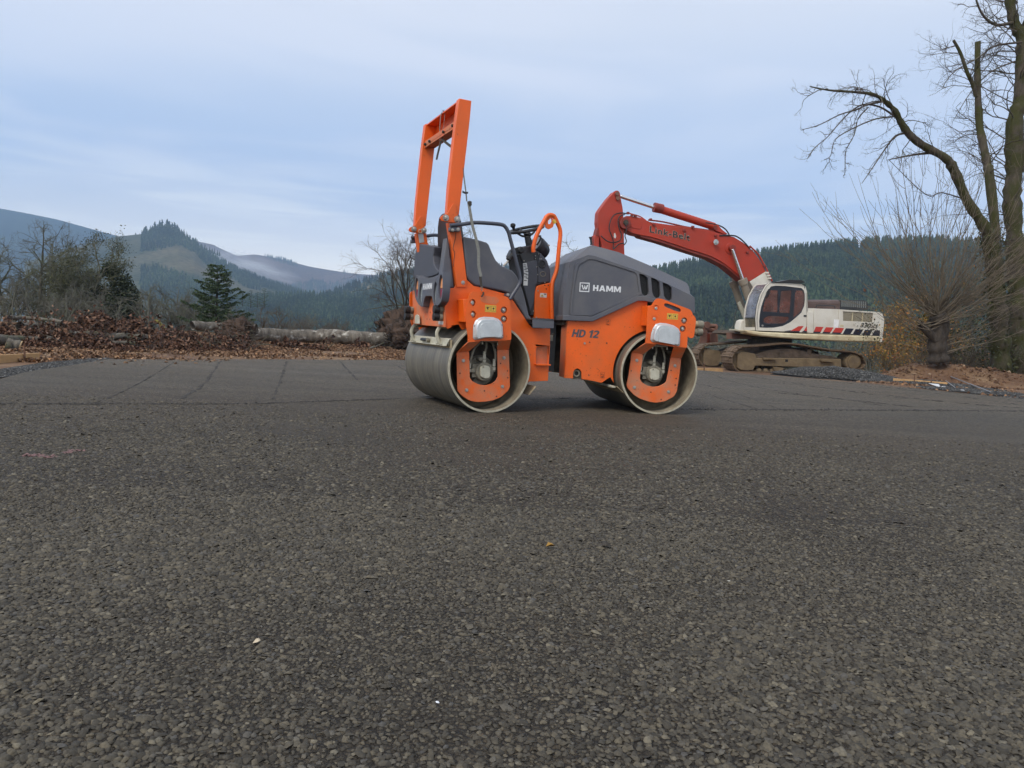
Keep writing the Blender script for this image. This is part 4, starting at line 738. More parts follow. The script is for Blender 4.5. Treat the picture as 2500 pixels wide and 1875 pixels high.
for (x, z) in ((0.565, 0.50), (0.56, 0.40), (0.50, 0.35)): B().cyl((x, 0.19, z), (x, 0.16, z), 0.013, n=10).build('joint_bolt', STEEL, jt)

# ------------------------------------------------------------------ ratchet straps tied to the roll bar
OX = ROLL.matrix_world
RM = Matrix.Translation((-0.1825, 5.868, 0)) @ Matrix.Rotation(rad(25.0), 4, 'Z')
sp = thing('ratchet_strap', 'grey webbing ratchet strap hooked between roll bar and near yoke', 'strap', RM @ Vector((0, 0, 0.9)))
SM = Matrix.Translation(-(RM @ Vector((0, 0, 0.9)))) @ RM
def ribbon(mb, pts, w, axis):
    """thin webbing of width w along a path"""
    P = smooth_path(pts, 4); a = Vector(axis).normalized()
    rings = [[tuple(p - a * w / 2), tuple(p + a * w / 2), tuple(p + a * w / 2 + Vector((0.0, 0.003, 0))), tuple(p - a * w / 2 + Vector((0.0, 0.003, 0)))] for p in P]
    mb.loft(rings); return mb
q = [(-0.2724, 1.93), (-0.2604, 1.856), (-0.2427, 1.766), (-0.2281, 1.676)]
ribbon(B(), [(x, 0.10, z) for x, z in q], 0.010, (1, 0, 0.1)).build('upper_webbing', STRAP, sp, SM)
q = [(-0.2288, 1.65), (-0.2167, 1.575), (-0.1976, 1.477), (-0.1711, 1.387), (-0.1471, 1.28)] + [(-0.1458, 1.171), (-0.1249, 1.085)]
ribbon(B(), [(q[i][0], 0.05 - 0.012 * i, q[i][1]) for i in range(len(q))], 0.024, (1, 0, 0.15)).build('lower_webbing', STRAP, sp, SM)
q = [(-0.2263, 1.672), (-0.2078, 1.671), (-0.2039, 1.644), (-0.2197, 1.623), (-0.2312, 1.637), (-0.2377, 1.667)]
B().prism(q, 0.045, 0.07).build('ratchet', DARK, sp, SM, bevel=0.003)
q = [(-0.2767, 1.743), (-0.2512, 1.735), (-0.228, 1.74)]; ribbon(B(), [(x, 0.08, z) for x, z in q], 0.016, (0.1, 0, 1)).build('strap_tail', BLACKP, sp, SM)
q = [(-0.1411, 1.082), (-0.1347, 1.042), (-0.1283, 1.005)]; B().tube([(x, -0.045, z) for x, z in q], [0.011, 0.009, 0.007], 6).build('chafed_end', DARK, sp, SM)
q = [(-0.1255, 1.009), (-0.1183, 0.991), (-0.1254, 0.9702), (-0.1358, 0.9869)]; B().tube([(x, -0.05, z) for x, z in q], 0.0038, 6, closed=True).build('hook_ring', MUCK, sp, SM)
q = [(-0.1119, 0.9653), (-0.1099, 0.9509), (-0.1167, 0.9359), (-0.1263, 0.9266)]; B().tube([(x, -0.05, z) for x, z in q], 0.0065, 6).build('hook', DARK, sp, SM)
yb = 0.55
sp2 = thing('webbing_loop', 'short grey strap looped and knotted around the roll bar top', 'strap', RM @ Vector((-0.33, yb, 2.3)))
SM2 = Matrix.Translation(-(RM @ Vector((-0.33, yb, 2.3)))) @ RM
z_t, z_b = za + 0.004, zc - 0.075
ribbon(B(), [(xa - 0.004, yb, z_b), (xa - 0.01, yb, (z_t + z_b) / 2), (xa, yb, z_t), (xa + 0.03, yb - 0.01, z_t + 0.004), (xb, yb - 0.01, z_t)], 0.028, (0.15, 1, 0)).build('loop_webbing', STRAP, sp2, SM2)
ribbon(B(), [(xa + 0.02, yb - 0.03, z_t), (xa + 0.01, yb - 0.04, (z_t + z_b) / 2), (xa, yb - 0.01, z_b - 0.01)], 0.022, (0.2, 1, 0)).build('loop_webbing', STRAP, sp2, SM2)
ribbon(B(), [(xa, yb - 0.02, z_b - 0.01), (xa - 0.01, yb + 0.0, z_b - 0.08), (xa - 0.02, yb + 0.02, z_b - 0.16)], 0.022, (1, 0.5, 0)).build('loose_end', STRAP, sp2, SM2)
ribbon(B(), [(xa, yb - 0.04, z_b), (xa + 0.02, yb - 0.12, z_b - 0.05), (xa + 0.03, yb - 0.2, z_b - 0.09)], 0.03, (0.3, 0.4, 0.8)).build('loose_end', DARK, sp2, SM2)

# ------------------------------------------------------------------ excavator behind the roller
EXC = thing('excavator', 'mud-caked white and red crawler excavator standing behind the pad edge', 'excavator', (9.75848, 25.4, -0.28343), rad(11.0))
EWH = mat('weathered_white_paint', (0.72, 0.70, 0.63), 0.45, var=0.05, scale=1.2, dirt=(0.42, 0.34, 0.22), dirt_amt=0.2, dscale=1.6)
ECR = mat('stained_cream_paint', (0.68, 0.62, 0.42), 0.5, var=0.1, scale=1.5, dirt=(0.32, 0.18, 0.07), dirt_amt=0.42, dscale=2.2)
ERED = mat('excavator_red_paint', (0.42, 0.034, 0.012), 0.42, var=0.12, scale=0.9, dirt=(0.30, 0.05, 0.03), dirt_amt=0.4, dscale=1.4)
ERED2 = mat('greased_red_paint', (0.30, 0.035, 0.02), 0.5, var=0.3, scale=3, dirt=(0.03, 0.02, 0.02), dirt_amt=0.5, dscale=3)
MUD = mat('dried_mud', (0.20, 0.148, 0.085), 0.9, var=0.25, scale=2.5, dirt=(0.12, 0.085, 0.055), dirt_amt=0.5, dscale=3.5, bump=1.2, bscale=18)
MUDD = mat('dark_mud', (0.085, 0.062, 0.045), 0.95, var=0.4, scale=5, bump=2.0, bscale=12)
TRK = mat('rusty_track_steel', (0.12, 0.080, 0.052), 0.7, var=0.35, scale=5, dirt=(0.25, 0.18, 0.11), dirt_amt=0.4, dscale=6, bump=0.6, bscale=30)
RUST = mat('rusty_brown_steel', (0.16, 0.075, 0.055), 0.75, var=0.25, scale=3, dirt=(0.26, 0.15, 0.10), dirt_amt=0.4, dscale=4, bump=0.4)
NAVY = mat('dark_door_frame', (0.018, 0.022, 0.032), 0.35, var=0.2, scale=3)
CHROME = mat('chromed_rod', (0.75, 0.76, 0.78), 0.15, metal=0.95, var=0.05)
GRYB = mat('muddy_grey_cylinder', (0.21, 0.18, 0.14), 0.65, var=0.25, scale=3, dirt=(0.3, 0.26, 0.2), dirt_amt=0.4, dscale=4)
HOSE = mat('hydraulic_rubber', (0.02, 0.02, 0.022), 0.5, var=0.2, scale=10)
STR_R = mat('red_stripe', (0.55, 0.05, 0.035), 0.45, var=0.08); STR_N = mat('navy_stripe', (0.02, 0.02, 0.035), 0.45, var=0.1)
LINK_O = mat('pale_letter_outline', (0.55, 0.48, 0.38), 0.5, var=0.1); BARK_B = mat('exhaust_brown', (0.10, 0.065, 0.055), 0.45, var=0.25, scale=2)
def glass_mat(name, col, alpha, rough=0.06):
    m = bpy.data.materials.new(name); m.use_nodes = True; t = m.node_tree; b = t.nodes['Principled BSDF']
    nz = t.nodes.new('ShaderNodeTexNoise'); nz.inputs['Scale'].default_value = 3.0; nz.inputs['Detail'].default_value = 6
    tc = t.nodes.new('ShaderNodeTexCoord'); t.links.new(tc.outputs['Object'], nz.inputs[0])
    t.links.new(ramp_n(t, nz.outputs[0], [(0.35, tuple(c * 0.7 for c in col)), (0.7, tuple(min(1, c * 1.35) for c in col))]), b.inputs['Base Color'])
    t.links.new(ramp_n(t, nz.outputs[0], [(0.4, alpha - 0.08), (0.7, min(1, alpha + 0.12))]), b.inputs['Alpha'])
    b.inputs['Roughness'].default_value = rough; b.inputs['Specular IOR Level'].default_value = 0.7; return m
GBR = glass_mat('dusty_brown_glass', (0.13, 0.045, 0.035), 0.82, 0.18); GFR = glass_mat('dusty_windscreen', (0.22, 0.23, 0.27), 0.72, 0.12)

# --- tracks: link loop, shoes, frame, rollers
loop = [(-2.334, 0.3222), (-2.333, 0.481), (-2.223, 0.6603), (-2.107, 0.7608), (-1.975, 0.8303), (-1.701, 0.8589), (-1.425, 0.8843), (-1.08, 0.9259), (-0.7342, 0.9772), (-0.3853, 1.016), (-0.1028, 1.023), (0.1471, 1.009), (0.4351, 0.98), (0.6885, 0.9496), (1.161, 0.9031), (1.49, 0.8659), (1.928, 0.8628), (2.223, 0.8432), (2.447, 0.8072), (2.718, 0.6842), (2.84, 0.4916), (2.84, 0.343), (2.761, 0.2406), (2.399, 0.1536), (1.854, 0.0991), (1.131, 0.038), (0.4152, -0.0063), (-0.6473, -0.0478), (-1.347, -0.0751), (-1.832, -0.0876), (-2.041, -0.0703), (-2.204, 0.0348), (-2.303, 0.1963)]
def resample(poly, n):
    P = [Vector(p) for p in poly] + [Vector(poly[0])]; Ls = [(P[i + 1] - P[i]).length for i in range(len(P) - 1)]; tot = sum(Ls); out = []
    for k in range(n):
        d = tot * k / n; i = 0
        while d > Ls[i]: d -= Ls[i]; i += 1
        t = P[i + 1] - P[i]; out.append((P[i] + t * (d / Ls[i]), t.normalized()))
    return out
SHW = 0.80
shoe_b = B().box((-0.098, 0.082), (0.0, SHW), (-0.014, 0.010)).box((-0.095, -0.078), (0.01, SHW - 0.01), (0.008, 0.034)).box((-0.012, 0.004), (0.01, SHW - 0.01), (0.008, 0.034)).box((0.065, 0.080), (0.01, SHW - 0.01), (0.008, 0.030))
shoe_me = shoe_b.build('track_shoe', TRK, bevel=0, smooth=0); SHOE = shoe_me.data; bpy.data.objects.remove(shoe_me)
def track(y, near):
    inner = [(p[0], p[1]) for p, t in resample(loop, 90)]
    cx_ = sum(p[0] for p in inner) / 90; cz_ = sum(p[1] for p in inner) / 90
    nrm = []
    for i in range(90): a = Vector(inner[i - 1]); c = Vector(inner[(i + 1) % 90]); d = (c - a).normalized(); nrm.append(Vector((-d.y, d.x)))
    b = B(); sgn = 1 if (Vector(inner[0]) - Vector((cx_, cz_))).dot(nrm[0]) < 0 else -1
    in2 = [(p[0] + sgn * n_.x * 0.085, p[1] + sgn * n_.y * 0.085) for p, n_ in zip(inner, nrm)]
    b.prism(inner, y + 0.22, y + 0.58, holes=[in2])
    t = b.build('track', TRK, EXC, smooth=0)
    for p, d in resample(loop, 54):
        o = bpy.data.objects.new('track_shoe', SHOE); COL.objects.link(o); o.parent = t
        up = Vector((d.y, 0, -d.x)); 
        if up.dot(Vector((p.x - cx_, 0, p.y - cz_))) < 0: up = -up
        xv = Vector((d.x, 0, d.y)); yv = up.cross(xv)
        if yv.y < 0: xv = -xv; yv = up.cross(xv)
        o.matrix_basis = Matrix(((xv.x, yv.x, up.x, p.x - up.x * 0.03), (xv.y, yv.y, up.y, y), (xv.z, yv.z, up.z, p.y - up.z * 0.03), (0, 0, 0, 1)))
    f0 = [(-2.04, 0.0673), (-2.054, 0.329), (-2.065, 0.5521), (-1.939, 0.6215), (-1.696, 0.6164), (-1.415, 0.5871), (-1.36, 0.4355), (-0.6316, 0.4667), (0.6135, 0.5071), (1.919, 0.5432), (1.963, 0.2289), (0.4617, 0.1911), (-1.38, 0.1647), (-1.431, 0.0147), (-1.645, -0.0131), (-1.888, -0.0099)]
    fr_ = B().prism(fillet(f0, 0.04), y + 0.10, y + 0.70).build('track_frame', MUD, t, bevel=0.02)
    B().prism([(p[0], p[1]) for p in [(-1.354, 0.4248), (-1.399, 0.551), (-1.162, 0.6416), (-0.8541, 0.7356), (-0.3308, 0.8075), (0.0954, 0.8106), (0.4572, 0.7621), (0.7149, 0.6923), (1.115, 0.661), (1.554, 0.6311), (1.852, 0.562), (1.492, 0.5073), (1.057, 0.5018), (0.415, 0.429), (-0.1215, 0.4387), (-0.6472, 0.3712), (-1.072, 0.4047)]], y + 0.14, y + 0.66).build('packed_mud', MUDD, t, bevel=0.03)
    for (x, z) in [(-1.192, 0.0113), (-0.9463, 0.0146), (-0.682, 0.0186), (-0.3985, 0.0169), (-0.1325, 0.0274), (0.1528, 0.0321), (0.4209, 0.0427), (0.708, 0.054), (0.9777, 0.0712), (1.265, 0.1023)]: B().cyl((x, y + 0.12, z - 0.0), (x, y + 0.68, z), 0.075, n=14).cyl((x, y + 0.09, z), (x, y + 0.12, z), 0.035, n=10).build('track_roller', MUD, t)
    for (xa_, za_), (xb_, zb_) in ([(-0.7305, 0.1601), (-0.3044, 0.0219)], [(0.6474, 0.1835), (1.068, 0.0434)]): B().prism(fillet([(xa_, za_), (xb_, za_ - 0.02), (xb_ - 0.05, zb_), (xa_ + 0.06, zb_)], 0.03), y + 0.05, y + 0.10).build('roller_guard', MUD, t, bevel=0.01)
    for q in ([(-1.159, 0.4661), (-0.6662, 0.4551), (-0.6454, 0.4174), (-1.136, 0.4029)], [(1.064, 0.4802), (1.554, 0.4781), (1.566, 0.4262), (1.079, 0.4254)]): B().prism(q, y + 0.0, y + 0.14).build('step_bar', MUD, t)
    x, z = [(2.4, 0.4448)][0]; B().cyl((x, y + 0.08, z), (x, y + 0.70, z), 0.30, n=28).cyl((x, y + 0.04, z), (x, y + 0.1, z), 0.235, n=24).build('drive_sprocket', MUD, t, bevel=0.01)
    x, z = [(0.6635, 0.7535)][0]; B().cyl((x, y + 0.12, z), (x, y + 0.68, z), 0.09, n=14).build('carrier_roller', MUDD, t)
    x, z = [(-1.811, 0.3233)][0]; B().cyl((x - 0.1, y + 0.2, z), (x - 0.1, y + 0.6, z), 0.36, n=24).build('idler_wheel', MUD, t)
    a_, c_ = [(-0.2524, 0.4381), (-0.1489, 0.3518)]; B().box((a_[0], c_[0]), (y + 0.095, y + 0.101), (c_[1], a_[1])).build('frame_opening', BLK, t)
    return t
track(0.0, True); track(2.62, False)
q = [(-0.9719, 0.9239), (-0.9573, 1.192), (0.9604, 1.234), (0.9424, 1.013)]
B().box((q[0][0] + 0.1, q[2][0] + 0.2), (0.8, 2.62), (0.55, 0.86)).build('car_body', MUDD, EXC)
B().cyl((0.35 - 0.3, 1.75, 0.84), (0.35 - 0.3, 1.75, 1.16), 0.78, n=32).build('turntable', DARK, EXC)

# --- upper structure
HY0, HY1 = 0.12, 3.30
body = [(-1.885, 1.373), (-1.834, 1.385), (-1.257, 1.356), (0.5312, 1.374), (0.4696, 2.266), (1.66, 2.29), (3.34, 2.278), (3.418, 2.243), (3.502, 2.039), (3.509, 1.222), (3.373, 1.196), (1.912, 1.16), (0.0304, 1.168), (-1.244, 1.197), (-1.736, 1.243)]
up = B().prism([(0.5494, 1.387), (0.4895, 2.262), (1.681, 2.282), (3.357, 2.269), (3.414, 1.429), (0.55, 1.381)], HY0 + 0.03, HY1).build('upper_structure', EWH, EXC)
panelA = B().prism([(0.4704, 2.137), (0.6968, 2.134), (0.7545, 1.411), (0.5206, 1.412)], HY0, HY0 + 0.03).build('side_panel', EWH, up, bevel=0.006)
B().prism([(0.7069, 2.26), (1.645, 2.286), (1.725, 1.433), (0.7764, 1.409)], HY0, HY0 + 0.03).build('side_door', EWH, up, bevel=0.006)
gri = [(1.849, 2.223), (3.047, 2.229), (3.086, 1.902), (1.88, 1.891)]
B().prism([(1.675, 2.285), (3.333, 2.274), (3.39, 1.435), (1.755, 1.424)], HY0, HY0 + 0.03, holes=[gri]).build('side_door', EWH, up, bevel=0.006)
gx0, gx1 = gri[0][0], gri[1][0]
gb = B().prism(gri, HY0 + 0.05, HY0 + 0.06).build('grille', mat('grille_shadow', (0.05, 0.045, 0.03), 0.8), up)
for i in range(15):
    u = (i + 0.5) / 15; zl = gri[0][1] * (1 - u) + gri[3][1] * u; zr = gri[1][1] * (1 - u) + gri[2][1] * u
    B().tube([(gx0, HY0 + 0.03, zl), (gx1, HY0 + 0.03, zr)], 0.008, 4).build('grille_slat', mat('brass_slat', (0.20, 0.16, 0.08), 0.7, var=0.3, scale=6), gb)
for u in (0.33, 0.665): B().box((gx0 + (gx1 - gx0) * u - 0.01, gx0 + (gx1 - gx0) * u + 0.01), (HY0 + 0.005, HY0 + 0.03), (min(gri[2][1], gri[3][1]), max(gri[0][1], gri[1][1]) - 0.01)).build('grille_post', ECR, gb)
cwt = [(3.348, 2.272), (3.418, 2.243), (3.49, 2.088), (3.527, 2.018), (3.518, 1.428), (3.523, 1.229), (3.448, 1.192), (3.406, 1.197), (3.406, 1.429)]
B().prism(cwt, HY0, HY1).build('counterweight', EWH, up, bevel=0.03, seg=3)
skirt = [(-1.845, 1.385), (-1.268, 1.35), (0.5013, 1.363), (3.384, 1.422), (3.383, 1.203), (1.898, 1.16), (0.0185, 1.162), (-0.6917, 1.176), (-1.255, 1.197), (-1.747, 1.252)]
B().prism(skirt, HY0 - 0.04, HY0 + 0.5).build('lower_skirt', ECR, up, bevel=0.05, seg=3)
B().prism([(-1.528, 1.258), (-1.397, 1.378), (3.661, 1.428), (3.664, 1.206), (2.18, 1.163), (-0.4546, 1.18), (-1.028, 1.201)], HY0 + 0.5, HY1).build('under_frame', MUDD, up)
# deck top: exhaust hump and louvred box
q = [(0.7654, 2.434), (2.051, 2.487)]; B().cyl((q[0][0], 0.75, q[0][1]), (q[1][0], 0.75, q[1][1] + 0.02), 0.155, n=24).box((q[0][0], q[1][0]), (0.6, 2.4), (q[0][1] - 0.17, q[0][1] + 0.10)).build('engine_cover', BARK_B, up, bevel=0.02)
q = [(2.028, 2.652), (3.025, 2.696), (3.143, 2.643), (3.201, 2.361), (2.068, 2.309)]; lv = B().prism(fillet(q, 0.03), 0.6, 2.5).build('louvre_box', BLACKP, up, bevel=0.02)
for i in range(13):
    u = (i + 0.4) / 13; x = [(2.075, 2.548)][0][0] + ([(3.114, 2.557)][0][0] - [(2.075, 2.548)][0][0]) * u; z = [(2.075, 2.548)][0][1] + ([(3.114, 2.557)][0][1] - [(2.075, 2.548)][0][1]) * u
    B().prism([(x, z - 0.13), (x + 0.028, z - 0.13), (x + 0.01, z + 0.10), (x - 0.02, z + 0.10)], 0.594, 0.601).build('louvre_slot', mat('slot_light', (0.22, 0.24, 0.23), 0.7), lv)
q = [(0.9264, 2.305), (0.9452, 2.378), (1.044, 2.403), (1.628, 2.41), (1.674, 2.386), (1.673, 2.321)]; B().tube([(x, 0.35, z) for x, z in q], 0.018, 6).build('deck_handle', BLACKP, up)
a_ = [(1.517, 1.928), (1.712, 1.635)]; B().box((a_[0][0], a_[1][0]), (HY0 - 0.003, HY0), (a_[1][1], a_[0][1])).build('white_notice', mat('paper', (0.85, 0.85, 0.85), 0.6), up)
a_ = [(1.782, 1.752), (1.906, 1.677)]; B().box((a_[0][0], a_[1][0]), (HY0 - 0.008, HY0), (a_[1][1], a_[0][1])).build('door_latch', ECR, up)
a_ = [(0.3366, 2.017), (0.4343, 1.964)]; 
def stripes(y, data, m1, m2):
    for st in data:
        B().prism(st, y - 0.003, y).build('red_stripe', m1, up)
for st in ([(0.7635, 1.457), (0.8306, 1.632), (1.13, 1.638), (1.044, 1.464)], [(1.135, 1.469), (1.228, 1.633), (1.522, 1.638), (1.425, 1.467)], [(1.498, 1.47), (1.61, 1.636), (1.939, 1.639), (1.855, 1.472)]): B().prism(st, HY0 - 0.003, HY0 - 0.0005).build('red_stripe', STR_R, up)
for st in ([(0.7431, 1.404), (0.7635, 1.457), (1.044, 1.464), (1.006, 1.41)], [(1.104, 1.412), (1.135, 1.469), (1.425, 1.467), (1.383, 1.413)], [(1.466, 1.417), (1.498, 1.47), (1.855, 1.472), (1.813, 1.421)], [(1.904, 1.422), (2.012, 1.637), (2.325, 1.639), (2.198, 1.423)], [(2.29, 1.424), (2.399, 1.63), (2.706, 1.629), (2.586, 1.422)], [(2.678, 1.427), (2.781, 1.623), (3.086, 1.628), (2.975, 1.425)], [(3.068, 1.429), (3.179, 1.626), (3.377, 1.63), (3.381, 1.431)]): B().prism(st, HY0 - 0.003, HY0 - 0.0005).build('dark_stripe', STR_N, up)
q = [(2.566, 1.701), (2.551, 1.858), (3.06, 1.7), (3.085, 1.711), (3.075, 1.809), (3.264, 1.713)]
block_text('model_lettering', '330', BLK, up, None, q[0], q[2][0] - q[0][0] - 0.10, q[1][1] - q[0][1], HY0 - 0.001, shear=0.35, gap=0.12, drop=-0.02, th=0.003)
block_text('model_lettering', 'LX', BLK, up, None, (q[3][0], q[3][1]), q[5][0] - q[3][0] - 0.02, q[4][1] - q[3][1], HY0 - 0.001, shear=0.3, gap=0.12, th=0.003)

# --- cab
CY0, CY1 = 0.14, 1.02
door_o = [(-1.306, 1.498), (-1.337, 1.704), (-1.33, 1.959), (-1.299, 2.216), (-1.204, 2.54), (-1.086, 2.801), (-0.9914, 2.924), (-0.8194, 2.964), (-0.4683, 2.972), (0.1726, 2.941), (0.2718, 2.867), (0.3172, 2.757), (0.3414, 2.566), (0.3399, 2.34), (0.2474, 2.093), (0.0498, 1.905), (-0.1488, 1.734), (-0.4204, 1.591), (-0.7672, 1.515), (-1.047, 1.495)]
side_o = [(-1.388, 1.388), (-1.445, 1.826), (-1.428, 2.209), (-1.333, 2.621), (-1.167, 2.939), (-1.064, 3.038), (-0.4765, 3.067), (0.1613, 3.069), (0.3277, 3.002), (0.3997, 2.794), (0.4589, 2.411), (0.5126, 1.93), (0.5377, 1.406), (-0.1204, 1.406), (-0.475, 1.401), (-1.248, 1.389)]
cab = B().prism(side_o, CY0, CY0 + 0.05, holes=[door_o]).build('cab', EWH, EXC, bevel=0.012)
W1 = [(-1.216, 2.055), (-1.212, 2.221), (-1.152, 2.543), (-1.055, 2.765), (-0.9815, 2.807), (-0.7183, 2.807), (-0.6648, 2.053)]; W2 = [(-0.5937, 2.047), (-0.6012, 2.383), (-0.5869, 2.793), (-0.2022, 2.838), (-0.2001, 2.406), (-0.2043, 2.046)]
W3 = [(-0.0388, 1.901), (-0.0541, 2.767), (-0.0053, 2.86), (0.2224, 2.861), (0.2974, 2.74), (0.32, 2.403), (0.2254, 2.14)]; W4 = [(-1.177, 1.706), (-1.162, 1.825), (-0.9772, 1.921), (-0.2362, 1.922), (-0.2173, 1.827), (-0.3595, 1.707), (-0.498, 1.67), (-1.06, 1.654)]
dr = B().prism(door_o, CY0 + 0.006, CY0 + 0.04, holes=[W1, W2, W3, W4]).build('cab_door', NAVY, cab, bevel=0.004)
for w_ in (W1, W2, W3, W4): B().prism(w_, CY0 + 0.014, CY0 + 0.022).build('window_pane', GBR, dr)
a_ = [(-1.064, 1.628), (-0.848, 1.569)]; B().box((a_[0][0], a_[1][0]), (CY0 - 0.015, CY0 + 0.006), (a_[1][1] + 0.03, a_[0][1] - 0.04)).build('door_handle', BLK, dr, bevel=0.005)
x, z = [(-1.198, 1.564)][0]; B().cyl((x, CY0 + 0.006, z), (x, CY0 - 0.01, z), 0.035, n=12).build('door_lock', STEEL, dr)
back_o = [(p[0], p[1]) for p in side_o]
B().prism(side_o, CY1 - 0.05, CY1, holes=[door_o]).build('cab_far_side', EWH, cab)
fpx = side_o[:6]
B().loft([[(p[0], CY0 + 0.0, p[1]) for p in side_o[5:9]] + [(p[0], CY0 + 0.0, p[1] - 0.05) for p in reversed(side_o[5:9])], [(p[0], CY1, p[1]) for p in side_o[5:9]] + [(p[0], CY1, p[1] - 0.05) for p in reversed(side_o[5:9])]]).build('cab_roof', EWH, cab, bevel=0.02)
bk_o = side_o[9:13]; B().loft([[(p[0], CY0, p[1]) for p in bk_o] + [(p[0] - 0.06, CY0, p[1]) for p in reversed(bk_o)], [(p[0], CY1, p[1]) for p in bk_o] + [(p[0] - 0.06, CY1, p[1]) for p in reversed(bk_o)]]).build('cab_rear_wall', EWH, cab)
B().box((side_o[0][0] + 0.02, side_o[12][0] - 0.02), (CY0 + 0.05, CY1 - 0.05), (side_o[0][1] + 0.0, side_o[0][1] + 0.06)).build('cab_floor', DARK, cab)
def strip(name, pts, m, y0, y1, off=0.0, th=0.012, parent=None):
    v = [(p[0] + off, y0, p[1]) for p in pts] + [(p[0] + off + th, y0, p[1]) for p in reversed(pts)]
    v2 = [(a, y1, c) for a, _, c in v]
    return B().loft([v, v2]).build(name, m, parent or cab)
fr_ = side_o[0:6]
lerp = lambda a, b_, u: (a[0] + (b_[0] - a[0]) * u, a[1] + (b_[1] - a[1]) * u)
strip('windscreen', [lerp(fr_[1], fr_[2], 0.0), fr_[2], fr_[3], lerp(fr_[3], fr_[4], 0.5)], GFR, CY0 + 0.07, CY1 - 0.05, off=0.02)
strip('lower_windscreen', [lerp(fr_[0], fr_[1], 0.25), lerp(fr_[0], fr_[1], 0.95)], glass_mat('muddy_glass', (0.16, 0.14, 0.10), 0.75), CY0 + 0.07, CY1 - 0.05, off=0.02)
strip('upper_windscreen', [lerp(fr_[3], fr_[4], 0.55), fr_[4], lerp(fr_[4], fr_[5], 0.6)], GFR, CY0 + 0.07, CY1 - 0.05, off=0.02)
for yy in ((CY0 + 0.0, CY0 + 0.07), (CY1 - 0.06, CY1)): strip('front_post', fr_, EWH, yy[0], yy[1], off=-0.005, th=0.05)
strip('front_sill', [fr_[0], lerp(fr_[0], fr_[1], 0.25)], EWH, CY0 + 0.07, CY1 - 0.05, off=0.0, th=0.04)
B().tube([(p[0] - 0.01, CY0 + 0.085, p[1]) for p in fr_], 0.012, 5).build('windscreen_seal', BLK, cab)
B().tube([(fr_[1][0] + 0.01, CY0 + 0.07, fr_[1][1]), (fr_[1][0] + 0.01, CY1 - 0.05, fr_[1][1])], 0.014, 5).build('windscreen_seal', BLK, cab)
# inside: seat and levers seen as shapes behind the brown panes
xs_, zs_ = [(-0.0961, 1.901)][0]
B().box((xs_ - 0.25, xs_ + 0.3), (0.35, 0.85), (zs_ - 0.15, zs_ + 0.02)).box((xs_ + 0.2, xs_ + 0.34), (0.38, 0.82), (zs_, zs_ + 0.7)).build('driver_seat', mat('brown_seat', (0.12, 0.05, 0.04), 0.8), cab, bevel=0.04)
B().box((xs_ - 0.75, xs_ - 0.6), (0.5, 0.95), (zs_ - 0.2, zs_ + 0.25)).build('control_stand', DARK, cab)
# roof rail, hatch, mirror, aerial
q = [(-0.9837, 3.053), (-0.5005, 3.064), (0.0663, 3.051), (0.2628, 3.041), (0.2783, 2.907)]; B().tube([(x, CY0 - 0.03, z + 0.03) for x, z in q], 0.012, 6).build('roof_rail', BLK, cab)
q = [(-0.7008, 3.098), (-0.1743, 3.228), (0.2938, 3.241), (0.4461, 3.159)]; B().prism(q, 0.35, 0.9).build('roof_hatch', BLK, cab, bevel=0.01)
q = [(-1.184, 2.562), (-1.161, 2.708), (-1.084, 2.84), (-1.038, 2.837), (-1.031, 2.748), (-1.097, 2.577)]; B().prism(fillet(q, 0.02), 0.11, 0.13).build('cab_mirror', BLACKP, cab, bevel=0.008)
q = [(0.3984, 3.183), (0.2032, 3.35), (-0.1537, 3.528)]; B().tube([(x, 0.5, z) for x, z in q], 0.006, 4).build('aerial', MUCK, cab)
q = [(-0.1226, 1.432), (0.1752, 1.615), (0.3777, 1.632), (0.2427, 1.456)]; B().prism(q, CY0 - 0.003, CY0).build('red_stripe', STR_R, cab)
q = [(-0.3871, 1.409), (-0.1249, 1.458), (0.2427, 1.456), (0.2185, 1.407)]; B().prism(q, CY0 - 0.0025, CY0 + 0.0005).build('dark_stripe', STR_N, cab)
q = [(0.392, 1.47), (0.4889, 1.631), (0.5185, 1.46)]; B().prism(q, CY0 - 0.003, CY0).build('red_stripe', STR_R, cab)
q = [(0.3073, 1.414), (0.392, 1.47), (0.5185, 1.46), (0.5233, 1.406)]; B().prism(q, CY0 - 0.0025, CY0 + 0.0005).build('dark_stripe', STR_N, cab)
a_ = [(0.3379, 2.017), (0.443, 1.962)]; B().box((a_[0][0], a_[1][0]), (CY0 - 0.02, CY0), (a_[1][1], a_[0][1])).build('cab_latch', BLK, cab, bevel=0.005)
# front deck with lamp box and the brown front edge
q = [(-1.543, 1.379), (-1.555, 1.529), (-1.508, 1.714), (-1.387, 1.778), (-1.272, 1.71), (-1.218, 1.312), (-1.533, 1.346)]; B().prism(q, 1.05, 1.45).build('lamp_box', EWH, EXC, bevel=0.02)
q = [(-1.738, 1.413), (-1.243, 1.351), (-1.231, 1.294), (-1.734, 1.363)]; B().prism(q, 1.05, 1.5).build('front_step', CREAMM, EXC)
q = [(-1.605, 1.055), (-1.623, 1.283), (-0.8712, 1.276), (-0.8194, 1.092)]; B().prism(q, 1.5, 1.9).build('front_beam', RUST, EXC)
q = [(-1.667, 1.44), (-1.662, 1.823), (-1.567, 2.227)]; B().tube(smooth_path([(x, 1.3, z) for x, z in q], 4), 0.012, 5).build('guard_rail', BLK, EXC)

